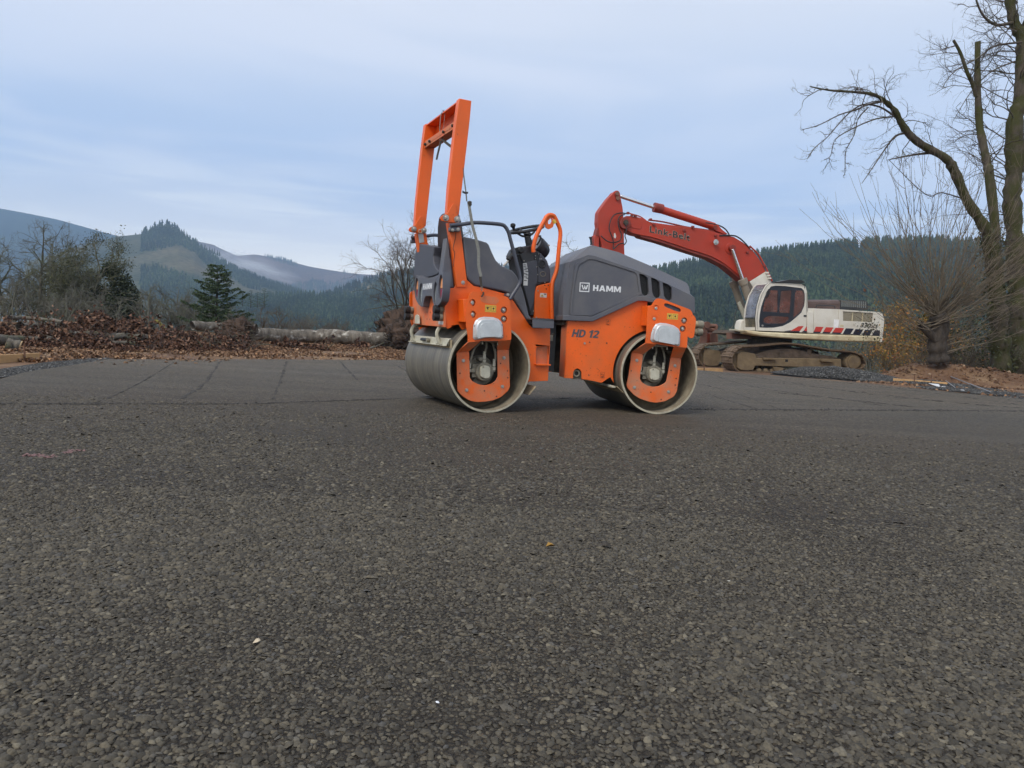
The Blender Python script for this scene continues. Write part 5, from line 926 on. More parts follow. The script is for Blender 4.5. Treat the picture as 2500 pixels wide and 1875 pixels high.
# --- boom (red, white root), stick, cylinders and hoses
BY0, BY1 = 1.45, 2.00
bo = [(-6.101, 4.82), (-6.095, 4.941), (-6.026, 5.068), (-5.911, 5.128), (-5.776, 5.138), (-5.504, 5.128), (-5.296, 5.083), (-5.015, 4.987), (-4.322, 4.95), (-3.623, 4.923), (-2.843, 4.868), (-2.265, 4.765), (-1.83, 4.708), (-1.456, 4.538), (-1.072, 4.291), (-0.7532, 3.964), (-0.588, 3.742), (-0.4814, 3.565), (-1.09, 3.159), (-1.389, 3.257), (-1.733, 3.484), (-2.113, 3.723), (-2.374, 3.854), (-2.667, 3.959), (-3.102, 4.066), (-3.567, 4.157), (-4.101, 4.288), (-4.63, 4.405), (-4.98, 4.476), (-5.325, 4.505), (-5.601, 4.545), (-5.845, 4.626), (-6.019, 4.709)]
boom = B().prism(bo, BY0, BY1).build('boom', ERED, EXC, bevel=0.015)
br = [(-0.4814, 3.565), (-0.3589, 3.423), (-0.2093, 3.181), (-0.2618, 2.926), (-0.5838, 2.805), (-0.8859, 2.905), (-1.09, 3.159)]; B().prism(br, BY0 + 0.002, BY1 - 0.002).build('boom_root', EWH, boom, bevel=0.015)
B().prism([(-5.52, 4.603), (-4.63, 4.396), (-3.567, 4.157), (-2.667, 3.959), (-2.113, 3.723), (-1.389, 3.257), (-1.275, 3.198), (-1.346, 3.176), (-2.107, 3.658), (-2.698, 3.891), (-3.597, 4.09), (-4.625, 4.331), (-5.322, 4.457)], BY0 + 0.03, BY1 - 0.03).build('boom_underside', ERED2, boom)
B().prism(fillet([(-5.812, 5.105), (-5.507, 5.12), (-5.321, 5), (-5.338, 4.743), (-5.411, 4.706), (-5.686, 4.742), (-5.819, 4.802)], 0.03), BY0 - 0.015, BY0).build('boom_boss_plate', ERED, boom, bevel=0.01)
x, z = [(-5.963, 4.865)][0]; B().cyl((x, BY0 - 0.10, z), (x, BY1 + 0.10, z), 0.20, n=24).build('stick_pin', ERED2, boom, bevel=0.01)
B().cyl((x, BY0 - 0.16, z + 0.02), (x, BY0 - 0.09, z + 0.02), 0.09, n=16).build('pin_cap', DARK, boom)
x, z = [(-1.931, 4.291)][0]; B().cyl((x, BY0 - 0.03, z), (x, BY1 + 0.03, z), 0.20, n=24).build('cylinder_boss', ERED, boom, bevel=0.01)
B().cyl((x, BY0 - 0.20, z), (x, BY1 + 0.20, z), 0.11, n=16).build('cylinder_pin', ERED2, boom)
x, z = [(-2.573, 4.454)][0]; B().lathe([(0.0, 0.0), (0.06, 0.0), (0.10, -0.10), (0.0, -0.115)], (x, BY0 - 0.05, z), 16).build('work_lamp', CLEARL, boom)
q = [(-5.047, 4.644), (-5.062, 4.868), (-3.483, 4.447)]
t_slope = -math.tan(math.atan2(q[0][1] - q[2][1], q[2][0] - q[0][0]))
dz = q[2][1] - q[0][1]; wd = q[2][0] - q[0][0]
def link_text(name, m, grow, y):
    cu = bpy.data.curves.new('tmp', 'FONT'); cu.body = 'Link-Belt'; cu.offset = grow; cu.space_character = 1.1; cu.resolution_u = 2; ob = bpy.data.objects.new('tmp', cu); COL.objects.link(ob)
    me = bpy.data.meshes.new_from_object(ob.evaluated_get(bpy.context.evaluated_depsgraph_get())); bpy.data.objects.remove(ob)
    xs__ = [v.co.x for v in me.vertices]; W_ = max(xs__) + min(xs__)
    for v in me.vertices:
        u = v.co.x / W_ * wd; w = v.co.y / 0.72 * (q[1][1] - q[0][1]); v.co = (q[0][0] + u, y, q[0][1] + w + u * dz / wd)
    me.materials.clear(); me.materials.append(m); me.name = name; o = bpy.data.objects.new(name, me); COL.objects.link(o); o.parent = boom
link_text('letter_outline', LINK_O, 0.034, BY0 - 0.004); link_text('maker_lettering', BLK, 0.016, BY0 - 0.008)
ar = [(-6.463, 5.838), (-6.379, 5.953), (-6.27, 5.987), (-6.189, 5.931), (-6.134, 5.708), (-6.046, 5.397), (-5.971, 4.862), (-5.91, 4.131), (-5.838, 3.494), (-5.812, 2.851), (-6.432, 2.973), (-6.631, 3.441), (-6.721, 4.073), (-6.824, 4.384), (-6.913, 4.853), (-6.908, 5.201), (-6.833, 5.334), (-6.572, 5.719)]
stick = B().prism(fillet(ar, 0.04), BY0 + 0.05, BY1 - 0.05).build('stick', ERED, EXC, bevel=0.015)
q = [(-6.385, 5.828), (-6.335, 5.933), (-6.244, 5.928), (-6.21, 5.716), (-6.26, 5.655), (-6.32, 5.707)]; B().prism(fillet(q, 0.03), BY0 + 0.0, BY0 + 0.05).build('stick_lug', ERED2, stick, bevel=0.01)
for a_ in [(-6.297, 5.861), (-6.263, 5.706)]: B().cyl((a_[0], BY0 - 0.03, a_[1]), (a_[0], BY0 + 0.02, a_[1]), 0.07, n=12).build('lug_pin', RUST, stick)
q = [(-7.006, 4.402), (-6.827, 4.431), (-6.765, 3.432), (-6.945, 3.42)]; bl = B().prism(q, BY0 + 0.1, BY1 - 0.1).build('bucket_cylinder', ERED, stick, bevel=0.02)
q = [(-6.932, 4.503), (-6.893, 4.68), (-6.806, 4.639), (-6.807, 4.385), (-6.951, 4.375)]; B().prism(fillet(q, 0.03), BY0 + 0.08, BY1 - 0.08).build('cylinder_clevis', ERED2, bl)
q = [(-7.171, 4.327), (-7.072, 4.34), (-7.074, 4.207), (-7.04, 4.082), (-7.098, 4.046), (-7.116, 4.236)]; B().prism(q, BY0 + 0.1, BY0 + 0.2).build('hose_bracket', BLK, stick)
q = [(-6.31, 4.5), (-6.272, 4.528), (-6.221, 4.411), (-6.249, 4.33), (-6.309, 4.373)]; B().prism(q, BY0 + 0.046, BY0 + 0.0495).build('worn_sticker', LABELW, stick)
def eb(name, z6a, z6b, r0, r1, y, m, parent): return B().cyl((z6a[0], y, z6a[1]), (z6b[0], y, z6b[1]), r0, r1, n=20).build(name, m, parent, bevel=0.005)
q = [(-6.093, 5.837), (-4.791, 5.549), (-4.596, 5.49), (-2.494, 5.06), (-2.694, 5.094), (-4.826, 5.556), (-4.493, 5.518)]
ac = eb('arm_cylinder', q[1], q[3], 0.135, 0.135, 1.72, ERED, boom); eb('cylinder_rod', q[0], q[1], 0.065, 0.065, 1.72, CHROME, ac); eb('cylinder_gland', q[5], q[6], 0.17, 0.165, 1.72, ERED2, ac)
q = [(-2.582, 4.972), (-2.52, 5.092), (-2.431, 5.109), (-2.276, 4.963), (-2.012, 4.801), (-2.192, 4.804), (-2.487, 4.897)]; B().prism(fillet(q, 0.02), BY0 + 0.1, BY1 - 0.1).build('cylinder_lug', ERED, boom, bevel=0.01)
x, z = [(-2.527, 5.003)][0]; B().cyl((x, BY0 + 0.06, z), (x, BY1 - 0.06, z), 0.075, n=14).build('lug_pin', ERED2, boom)
q = [(-1.944, 4.247), (-1.425, 3.147), (-1.466, 3.21), (-1.137, 2.5), (-1.372, 3.034)]
bc = eb('boom_cylinder', q[2], q[3], 0.135, 0.135, 1.3, GRYB, EXC); eb('cylinder_rod', q[0], q[1], 0.06, 0.06, 1.3, CHROME, bc); eb('cylinder_gland', q[2], q[4], 0.165, 0.165, 1.3, GRYB, bc)
q = [(-1.542, 3.834), (-1.339, 3.149), (-1.372, 3.198), (-0.9263, 2.195), (-1.282, 2.998)]
bc = eb('boom_cylinder', q[2], q[3], 0.135, 0.135, 2.15, GRYB, EXC); eb('cylinder_rod', (q[0][0] - 0.05, q[0][1] + 0.3), q[1], 0.06, 0.06, 2.15, CHROME, bc); eb('cylinder_gland', q[2], q[4], 0.165, 0.165, 2.15, GRYB, bc)
q = [(-1.264, 2.41), (-1.307, 2.391), (-1.075, 1.909), (-0.993, 1.811), (-0.9463, 2.155), (-1.063, 2.217), (-1.211, 2.447)]; B().prism(q, 1.8, 1.86).build('cylinder_bracket', CREAMM, EXC)
def hose(z6, y, r=0.022, m=None, nm='hydraulic_hose', par=None): return B().tube(smooth_path([(x, y, z) for x, z in z6], 5), r, 6).build(nm, m or HOSE, par or boom)
hose([(-5.951, 5.192), (-6.154, 5.202), (-6.383, 5.111), (-6.503, 4.896), (-6.537, 4.641), (-6.458, 4.457), (-6.361, 4.242), (-6.349, 3.957)], 1.38)
hose([(-6.016, 5.156), (-6.18, 5.079), (-6.234, 4.885), (-6.168, 4.637), (-6.078, 4.453), (-6.127, 4.259), (-6.356, 4.173), (-6.594, 4.209), (-6.821, 4.367)], 1.36)
hose([(-5.962, 4.843), (-5.914, 4.625), (-5.952, 4.431), (-5.889, 4.245), (-5.965, 4.112)], 1.36, 0.018)
hose([(-5.979, 4.175), (-6.152, 4.13), (-6.279, 4.01), (-6.355, 3.941)], 1.35)
hose([(-2.889, 5.151), (-2.424, 5.106), (-2.13, 4.998), (-1.955, 4.815), (-1.921, 4.702)], 1.6, 0.024)
hose([(-2.394, 4.716), (-1.86, 4.75), (-1.639, 4.69), (-1.449, 4.572), (-1.255, 4.405)], 1.44, 0.026)
hose([(-5.901, 5.25), (-5.626, 5.202), (-5.349, 5.134), (-4.992, 4.938), (-4.647, 4.932), (-3.598, 4.883), (-2.526, 4.768)], 1.5, 0.022, ERED, 'pressure_pipe')
hose([(-5.036, 5.079), (-4.482, 5.058), (-3.602, 4.947), (-2.606, 4.876), (-2.453, 4.74)], 1.62, 0.028, ERED2, 'pressure_pipe')
hose([(-1.202, 4.429), (-0.8511, 4.162), (-0.5626, 3.781), (-0.3937, 3.524), (-0.2214, 3.233)], 1.43, 0.03, ERED, 'pressure_pipe')
for a_ in [(-5.878, 5.224), (-5.722, 5.173), (-5.601, 5.151), (-5.033, 5.068), (-4.901, 4.902), (-3.76, 4.796), (-3.445, 4.933), (-2.56, 4.69), (-1.205, 4.378), (-1.281, 4.191), (-0.5684, 3.741)]: B().box((a_[0] - 0.04, a_[0] + 0.05), (1.38, 1.48), (a_[1] - 0.035, a_[1] + 0.04)).build('pipe_clamp', ERED2, boom, bevel=0.008)
for a_ in [(-0.4394, 3.516), (-0.3761, 3.42), (-0.3311, 3.322)]: B().box((a_[0] - 0.06, a_[0] + 0.05), (1.38, 1.48), (a_[1] - 0.03, a_[1] + 0.03)).build('hose_fitting', EWH, boom, bevel=0.008)

# ------------------------------------------------------------------ rusty bucket lying beyond the far track
EM = Matrix.Translation((9.75848, 25.4, -0.28343)) @ Matrix.Rotation(rad(11.0), 4, 'Z')
bx_, bz_ = [(-0.6053, 0.9799)][0]
BKT = thing('digger_bucket', 'rusty brown digger bucket standing on the dirt behind the tracks', 'bucket', EM @ Vector((bx_, 5.2, bz_ - 0.35)))
BM = Matrix.Translation(-(EM @ Vector((bx_, 5.2, bz_ - 0.35)))) @ EM
bq = [(-1.179, 0.9526), (-1.15, 1.228), (-1.186, 1.379), (-1.118, 1.451), (-1.007, 1.51), (-1.02, 1.57), (-0.9191, 1.644), (-0.8502, 1.602), (-0.8602, 1.517), (-0.8886, 1.241), (-0.8679, 0.9674), (-0.8622, 0.7841), (-1.263, 0.7655)]
B().prism(bq, 5.0, 5.06).build('side_plate', RUST, BKT, BM, bevel=0.01)
bq2 = [(-0.5053, 1.505), (-0.4395, 1.615), (-0.4089, 1.54), (-0.4407, 1.416), (-0.3748, 0.9908), (-0.3606, 0.8073), (-0.3771, 0.8066), (-0.4572, 0.9869)]
B().prism(bq2, 5.0, 5.7).build('side_plate', RUST, BKT, BM, bevel=0.01)
for (a_, c_, r) in ((*[(-0.816, 1.573), (-0.4191, 1.57)], 0.085), (*[(-0.8543, 1.425), (-0.4451, 1.369)], 0.10)): B().cyl((a_[0], 5.15, a_[1]), (c_[0], 5.15, c_[1]), r, n=14).build('cross_tube', RUST, BKT, BM)
q = [(-0.7968, 1.305), (-0.399, 1.309), (-0.3955, 1.263), (-0.7922, 1.243)]; B().prism(q, 5.05, 5.2).build('cross_plate', RUST, BKT, BM)
q = [(-0.6808, 1.245), (-0.2131, 1.268), (-0.1437, 0.8031), (-0.6457, 0.7799)]; B().prism(q, 5.6, 5.65).build('bucket_shell', DARKRED, BKT, BM)
for a_ in [(-0.9233, 1.59), (-1.152, 1.365)]: B().cyl((a_[0], 4.94, a_[1]), (a_[0], 5.1, a_[1]), 0.14, n=16).build('pin_boss', RUST, BKT, BM)

# ------------------------------------------------------------------ ground, pad, dirt
rng = np.random.default_rng(7)
# pad outline on the ground (metres)
PAD = [(-9.0, -6.0)] + [(-3.519, 3.182), (-4.306, 5.253), (-4.641, 6.571), (-4.939, 7.346), (-5.136, 8.045), (-5.354, 9.026), (-5.524, 9.976), (-4.268, 11.61), (-2.145, 13.97)] + [ (1.0, 15.2), (4.1, 16.4), (5.6, 15.4), (6.76, 14.2), (7.6, 12.6), (8.25, 11.4), (9.6, 9.0), (12.0, 5.0), (14.0, -6.0)]
def sstep(a, b, x): t = np.clip((x - a) / (b - a), 0, 1); return t * t * (3 - 2 * t)
def vnoise(x, y, seed=0):
    """cheap smooth value noise"""
    xi, yi = np.floor(x).astype(int), np.floor(y).astype(int); fx, fy = x - xi, y - yi
    fx, fy = fx * fx * (3 - 2 * fx), fy * fy * (3 - 2 * fy)
    def h(a, b):
        n = (a * 374761393 + b * 668265263 + seed * 1442695041) & 0xffffffff; n = ((n ^ (n >> 13)) * 1274126177) & 0xffffffff
        return ((n ^ (n >> 16)) & 0xffff) / 65535.0
    return (h(xi, yi) * (1 - fx) + h(xi + 1, yi) * fx) * (1 - fy) + (h(xi, yi + 1) * (1 - fx) + h(xi + 1, yi + 1) * fx) * fy
def fbm(x, y, o=4, seed=0):
    s = 0; a = 1; t = 0
    for k in range(o): s = s + a * vnoise(x * 2 ** k, y * 2 ** k, seed + k); t += a; a *= .5
    return s / t - 0.5
def dirt_h(x, y):
    """height of the dirt round the pad and of the land dropping into the valley"""
    x = np.asarray(x, float); y = np.asarray(y, float)
    az = np.degrees(np.arctan2(x, np.maximum(y, 0.1)))
    side = sstep(-12, 2, az)                                   # 0 on the left, 1 on the right
    z = -0.03 - 0.17 * sstep(15.2, 17.8, y) * side - 0.13 * sstep(18, 24, y) * side
    z = z - 0.02 * sstep(9, 12, y) * (1 - side)
    brink = 30 - 1.0 * side
    z = z - 9.0 * sstep(brink, brink + 70, y) - 6 * sstep(100, 300, y)
    z = z + 0.05 * fbm(x * 0.9, y * 0.9, 3, 5) * sstep(8, 12, y) + 1.5 * fbm(x * .03, y * .03, 3, 9) * sstep(45, 100, y)
    # banks of stripped soil right of the excavator
    for cx, cy, sx, sy, h in ((10.5, 19.7, .75, .6, .34), (11.6, 19.2, 1.1, .9, .50), (13.2, 18.9, 1.3, .9, .34), (15.0, 18.4, 1.5, .9, .26)):
        d = np.exp(-(((x - cx) / sx) ** 2 + ((y - cy) / sy) ** 2)); z = z + h * d * (1 + .5 * fbm(x * 2.5, y * 2.5, 3, 17))
    return z
def grid_sheet(name, X, Y, Z, m, smooth=True):
    ny, nx = X.shape; v = np.stack([X, Y, Z], -1).reshape(-1, 3); i = np.arange(nx * ny).reshape(ny, nx)
    f = np.stack([i[:-1, :-1], i[:-1, 1:], i[1:, 1:], i[1:, :-1]], -1).reshape(-1, 4)
    return fast_mesh(name, v, f, m, smooth=smooth)
def dirt_mat():
    m = bpy.data.materials.new('bare_dirt'); m.use_nodes = True; t = m.node_tree; b = t.nodes['Principled BSDF']
    tc = t.nodes.new('ShaderNodeTexCoord')
    def nz(sc, det=8, dist=0.0):
        n = t.nodes.new('ShaderNodeTexNoise'); n.inputs['Scale'].default_value = sc; n.inputs['Detail'].default_value = det; n.inputs['Roughness'].default_value = 0.65; n.inputs['Distortion'].default_value = dist
        t.links.new(tc.outputs['Object'], n.inputs[0]); return n.outputs[0]
    c = ramp_n(t, nz(0.8, 8, 0.4), [(0.3, (0.095, 0.048, 0.025)), (0.5, (0.155, 0.085, 0.043)), (0.70, (0.27, 0.18, 0.10))])
    c = mix_n(t, ramp_n(t, nz(14), [(0.42, 0.0), (0.7, 0.8)]), c, (0.10, 0.055, 0.032))
    # far away: low brush and grass of the valley floor
    sp = t.nodes.new('ShaderNodeSeparateXYZ'); t.links.new(tc.outputs['Object'], sp.inputs[0])
    far = ramp_n(t, math_n(t, 'MULTIPLY', sp.outputs[1], 0.01), [(0.29, 0.0), (0.36, 1.0)])
    g = ramp_n(t, nz(0.35), [(0.35, (0.055, 0.058, 0.038)), (0.65, (0.11, 0.105, 0.07))])
    c = mix_n(t, far, c, g)
    t.links.new(c, b.inputs['Base Color']); b.inputs['Roughness'].default_value = 0.95
    bp = t.nodes.new('ShaderNodeBump'); bp.inputs['Strength'].default_value = 0.8; bp.inputs['Distance'].default_value = 0.05; t.links.new(nz(9), bp.inputs['Height']); t.links.new(bp.outputs[0], b.inputs['Normal'])
    return m
DIRT = dirt_mat()
ys = np.concatenate([np.linspace(-10, 6, 12), np.linspace(6.5, 32, 110), np.geomspace(33, 2350, 70)])
us = np.linspace(-1, 1, 200)
Yg, Ug = np.meshgrid(ys, us, indexing='ij'); Xg = Ug * (18 + np.maximum(Yg, 0) * 1.15)
tag(grid_sheet('ground', Xg, Yg, dirt_h(Xg, Yg), DIRT), kind='structure')

def asphalt_mat():
    m = bpy.data.materials.new('fresh_asphalt'); m.use_nodes = True; t = m.node_tree; b = t.nodes['Principled BSDF']
    tc = t.nodes.new('ShaderNodeTexCoord'); P = tc.outputs['Object']
    def nz(sc, det=6, ro=0.6, dist=0.0, mapv=None):
        n = t.nodes.new('ShaderNodeTexNoise'); n.inputs['Scale'].default_value = sc; n.inputs['Detail'].default_value = det; n.inputs['Roughness'].default_value = ro; n.inputs['Distortion'].default_value = dist
        if mapv: mp = t.nodes.new('ShaderNodeMapping'); mp.inputs['Scale'].default_value = mapv; t.links.new(P, mp.inputs[0]); t.links.new(mp.outputs[0], n.inputs[0])
        else: t.links.new(P, n.inputs[0])
        return n.outputs[0]
    wob = t.nodes.new('ShaderNodeVectorMath'); wob.operation = 'MULTIPLY_ADD'
    nw = t.nodes.new('ShaderNodeTexNoise'); nw.inputs['Scale'].default_value = 60; nw.inputs['Detail'].default_value = 2; t.links.new(P, nw.inputs[0])
    t.links.new(nw.outputs[1], wob.inputs[0]); wob.inputs[1].default_value = (0.012, 0.012, 0.012); t.links.new(P, wob.inputs[2])
    def vor(sc, feat='F1', out='Distance'):
        v = t.nodes.new('ShaderNodeTexVoronoi'); v.feature = feat; v.inputs['Scale'].default_value = sc; t.links.new(wob.outputs[0], v.inputs[0]); return v
    v1 = vor(70); v1e = vor(70, 'DISTANCE_TO_EDGE'); v2 = vor(150); v2e = vor(150, 'DISTANCE_TO_EDGE'); v3 = vor(38); v3e = vor(38, 'DISTANCE_TO_EDGE')
    # per-stone tone
    hs = t.nodes.new('ShaderNodeSeparateColor'); t.links.new(v1.outputs['Color'], hs.inputs[0])
    stone = ramp_n(t, hs.outputs[0], [(0.0, (0.050, 0.044, 0.036)), (0.35, (0.095, 0.085, 0.068)), (0.6, (0.130, 0.115, 0.091)), (0.8, (0.180, 0.157, 0.118)), (0.93, (0.11, 0.107, 0.10)), (0.985, (0.27, 0.24, 0.19))])
    h2 = t.nodes.new('ShaderNodeSeparateColor'); t.links.new(v2.outputs['Color'], h2.inputs[0])
    fine = ramp_n(t, h2.outputs[1], [(0.0, (0.045, 0.040, 0.034)), (0.6, (0.108, 0.098, 0.082)), (0.95, (0.19, 0.172, 0.14))])
    coarse = ramp_n(t, nz(1.1, 5), [(0.36, 0.4), (0.60, 1.0)])        # patches where stones stand out
    c = mix_n(t, coarse, fine, stone)
    gap = ramp_n(t, v1e.outputs['Distance'], [(0.0, 0.0), (0.09, 0.55), (0.22, 1.0)]); gap2 = ramp_n(t, v2e.outputs['Distance'], [(0.0, 0.25), (0.15, 1.0)])
    gmix = mix_n(t, coarse, gap2, gap)
    c = mix_n(t, gmix, (0.014, 0.012, 0.010), c)
    # broad tone: roller lanes, damp patches, brownish dust
    lane = ramp_n(t, nz(0.9, 4, 0.5, 0.3, (0.35, 2.2, 1)), [(0.35, 0.84), (0.7, 1.12)])
    c = mix_n(t, 1.0, c, lane, 'MULTIPLY')
    big = ramp_n(t, nz(0.22, 4), [(0.35, (1.02, 1.0, 0.98)), (0.65, (1.14, 1.02, 0.88))]); c = mix_n(t, 1.0, c, big, 'MULTIPLY')
    # near mat darkened as painted shade between the stones, paler towards the far edge
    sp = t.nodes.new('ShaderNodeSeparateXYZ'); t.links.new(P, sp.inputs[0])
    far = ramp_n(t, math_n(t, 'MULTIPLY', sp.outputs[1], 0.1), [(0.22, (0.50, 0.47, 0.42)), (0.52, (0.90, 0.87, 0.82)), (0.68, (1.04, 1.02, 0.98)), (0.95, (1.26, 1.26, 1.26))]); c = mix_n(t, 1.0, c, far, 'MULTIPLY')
    t.links.new(c, b.inputs['Base Color']); b.inputs['Roughness'].default_value = 0.78; b.inputs['Specular IOR Level'].default_value = 0.35
    hgt = math_n(t, 'ADD', math_n(t, 'MULTIPLY', ramp_n(t, v1e.outputs['Distance'], [(0, 0), (0.25, 1.0)]), 0.8), math_n(t, 'MULTIPLY', ramp_n(t, v2e.outputs['Distance'], [(0, 0), (0.2, 1.0)]), 0.35))
    hgt = math_n(t, 'ADD', hgt, math_n(t, 'MULTIPLY', hs.outputs[1], 0.5))
    bp = t.nodes.new('ShaderNodeBump'); bp.inputs['Strength'].default_value = 0.9; bp.inputs['Distance'].default_value = 0.006
    t.links.new(hgt, bp.inputs['Height']); t.links.new(bp.outputs[0], b.inputs['Normal'])
    return m
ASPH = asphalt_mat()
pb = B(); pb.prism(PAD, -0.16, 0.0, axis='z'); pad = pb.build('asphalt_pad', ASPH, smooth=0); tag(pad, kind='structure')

# crushed stones standing proud of the mat near the camera: real stones, uncountable
def stones(n, sampler, size, name, m, z0=0.0, flat=0.55, seed=1, sink=0.5):
    r = np.random.default_rng(seed); P = sampler(r, n); n = len(P)
    base = np.array([(1, 0, 0), (.5, .86, 0), (-.5, .86, 0), (-1, 0, 0), (-.5, -.86, 0), (.5, -.86, 0), (.62, .1, .9), (-.25, .58, .95), (-.35, -.55, .9), (0, 0, -.6)], float)
    tri = [(0, 1, 6), (1, 7, 6), (1, 2, 7), (2, 3, 7), (3, 8, 7), (3, 4, 8), (4, 5, 8), (5, 6, 8), (5, 0, 6), (6, 7, 8)]
    s = size(r, n, P)[:, None, None]; V = base[None] * (1 + r.normal(0, 0.2, (n, 10, 3)) * np.array([1.5, 1.5, .8]))
    V[..., 2] *= flat * r.uniform(.6, 1.25, (n, 1)); V[..., 0] *= r.uniform(.85, 1.5, (n, 1))
    a = r.uniform(0, 2 * np.pi, n); ca, sa = np.cos(a)[:, None], np.sin(a)[:, None]
    x = V[..., 0] * ca - V[..., 1] * sa; y = V[..., 0] * sa + V[..., 1] * ca; tl = r.normal(0, .22, (n, 1)); tk = r.normal(0, .22, (n, 1)); z = V[..., 2] + x * tl + y * tk
    V = np.stack([x, y, z], -1) * s * 0.5; V[..., 0] += P[:, :1]; V[..., 1] += P[:, 1:2]; V[..., 2] += (P[:, 2:3] if P.shape[1] > 2 else z0) + s[:, :, 0] * flat * (0.5 - sink) * 0.9
    F = (np.array(tri)[None] + (np.arange(n) * 10)[:, None, None]).reshape(-1, 3)
    return fast_mesh(name, V.reshape(-1, 3), F, m)
def stone_mat(name, stops, bump=0.5):
    m = bpy.data.materials.new(name); m.use_nodes = True; t = m.node_tree; b = t.nodes['Principled BSDF']
    g = t.nodes.new('ShaderNodeNewGeometry'); c = ramp_n(t, g.outputs['Random Per Island'], stops)
    tc = t.nodes.new('ShaderNodeTexCoord'); n = t.nodes.new('ShaderNodeTexNoise'); n.inputs['Scale'].default_value = 180; n.inputs['Detail'].default_value = 5; t.links.new(tc.outputs['Object'], n.inputs[0])
    c = mix_n(t, 1.0, c, ramp_n(t, n.outputs[0], [(0.3, 0.72), (0.7, 1.25)]), 'MULTIPLY')
    t.links.new(c, b.inputs['Base Color']); b.inputs['Roughness'].default_value = 0.8; b.inputs['Specular IOR Level'].default_value = 0.35
    bp = t.nodes.new('ShaderNodeBump'); bp.inputs['Strength'].default_value = bump; bp.inputs['Distance'].default_value = 0.002; t.links.new(n.outputs[0], bp.inputs['Height']); t.links.new(bp.outputs[0], b.inputs['Normal'])
    return m
PADST = stone_mat('pad_stone', [(0.0, (0.036, 0.032, 0.025)), (0.3, (0.060, 0.053, 0.041)), (0.6, (0.079, 0.069, 0.051)), (0.85, (0.110, 0.094, 0.066)), (0.94, (0.070, 0.067, 0.062)), (0.995, (0.16, 0.14, 0.10))])
def packed(d0, d1, pitch, keepf, seed, half=0.80):
    """jittered grid of stone positions, packed like a rolled mat"""
    r = np.random.default_rng(seed); ys = np.arange(d0, d1, pitch); out = []
    for y in ys: x = np.arange(-half * y - .1, half * y + .1, pitch); out.append(np.stack([x, np.full(len(x), y)], 1))
    P = np.concatenate(out); P = P + r.uniform(-.48, .48, P.shape) * pitch
    return P[r.random(len(P)) < keepf(P[:, 0], P[:, 1])]
coarse_ = lambda x, y: np.clip(fbm(x * 1.6, y * 1.6, 4, 3) * 2.8 + 0.62, 0.0, 1.0)
NP = packed(0.88, 2.75, 0.0094, lambda x, y: (0.80 + .20 * coarse_(x, y)) * (1 - .5 * sstep(2.2, 2.75, y)), 11)
tag(stones(len(NP), lambda r, n: NP, lambda r, n, P: np.clip((0.0082 + 0.0033 * coarse_(P[:, 0], P[:, 1])) * r.lognormal(0, 0.28, n), 0.005, 0.027), 'pad_stones', PADST, flat=0.62, seed=11, sink=0.54), 'crushed stones bedded in the asphalt in the foreground', 'gravel', kind='stuff')
gx_, gy_ = np.meshgrid(np.arange(-3.6, 3.6, .0175), np.arange(-.4, 2.75, .0175)); NO = np.stack([gx_.ravel(), gy_.ravel()], 1); NO = NO[np.abs(NO[:, 0]) > np.where(NO[:, 1] > .87, .8 * NO[:, 1] + .09, 0)]
NO = NO + np.random.default_rng(14).uniform(-.008, .008, NO.shape)
tag(stones(len(NO), lambda r, n: NO, lambda r, n, P: np.clip(.0135 * r.lognormal(0, .25, n), .007, .026), 'pad_stones', PADST, flat=.6, seed=14, sink=.54), 'crushed stones in the asphalt beside and below the view', 'gravel', kind='stuff')
NP2 = packed(2.35, 5.6, 0.0165, lambda x, y: (.25 + .75 * coarse_(x, y)) * np.clip(1.25 - (y - 2.45) / 3.2, 0.12, 1) * sstep(2.2, 2.75, y), 12)
tag(stones(len(NP2), lambda r, n: NP2, lambda r, n, P: np.clip(r.lognormal(-4.32, 0.28, n), 0.007, 0.024), 'pad_stones', PADST, flat=0.5, seed=12, sink=0.6), 'stones standing proud of the asphalt between foreground and roller', 'gravel', kind='stuff')

# seams left by the paver and the edges of the roller drum: ragged dark ridges of stone
SEAM = mat('seam_asphalt', (0.050, 0.046, 0.041), 0.9, var=0.4, scale=40, bump=1.5, bscale=90)
def seam(px, w, n_st, seed, h=0.008):
    P = smooth_path([(x, y, 0) for x, y in px], 6); P = [(p.x, p.y) for p in P]; r = np.random.default_rng(seed)
    seg = np.hypot(*np.diff(np.array(P), axis=0).T); L_ = seg.sum(); m = max(30, int(L_ / 0.012)); cum = np.concatenate([[0], np.cumsum(seg)])
    s = np.linspace(0, L_, m); X = np.interp(s, cum, [p[0] for p in P]); Y = np.interp(s, cum, [p[1] for p in P])
    dx, dy = np.gradient(X), np.gradient(Y); l = np.hypot(dx, dy); nx, ny = -dy / l, dx / l
    w = w * 0.52; wob = fbm(s * 7.0, s * 0 + seed, 4, seed) * w * 1.1; ww = w * np.clip(0.5 + 3.2 * fbm(s * 16, s * 0 + seed, 3, seed + 5), 0.04, 1.6)
    rows = [(-1, 0.0006), (-0.45, 1), (0.1, 0.5), (0.5, 0.9), (1, 0.0006)]
    V = np.stack([np.stack([X + nx * (wob + ww * a * .5), Y + ny * (wob + ww * a * .5), np.clip(h * b_ * ww / w * r.uniform(.3, 1.2, m), 0.0006, 1) + 0.0004], -1) for a, b_ in rows], 1)
    i = np.arange(m * 5).reshape(m, 5); F = np.stack([i[:-1, :-1], i[:-1, 1:], i[1:, 1:], i[1:, :-1]], -1).reshape(-1, 4)
    o = fast_mesh('asphalt_seam', V.reshape(-1, 3), F, SEAM); tag(o, kind='structure'); return o
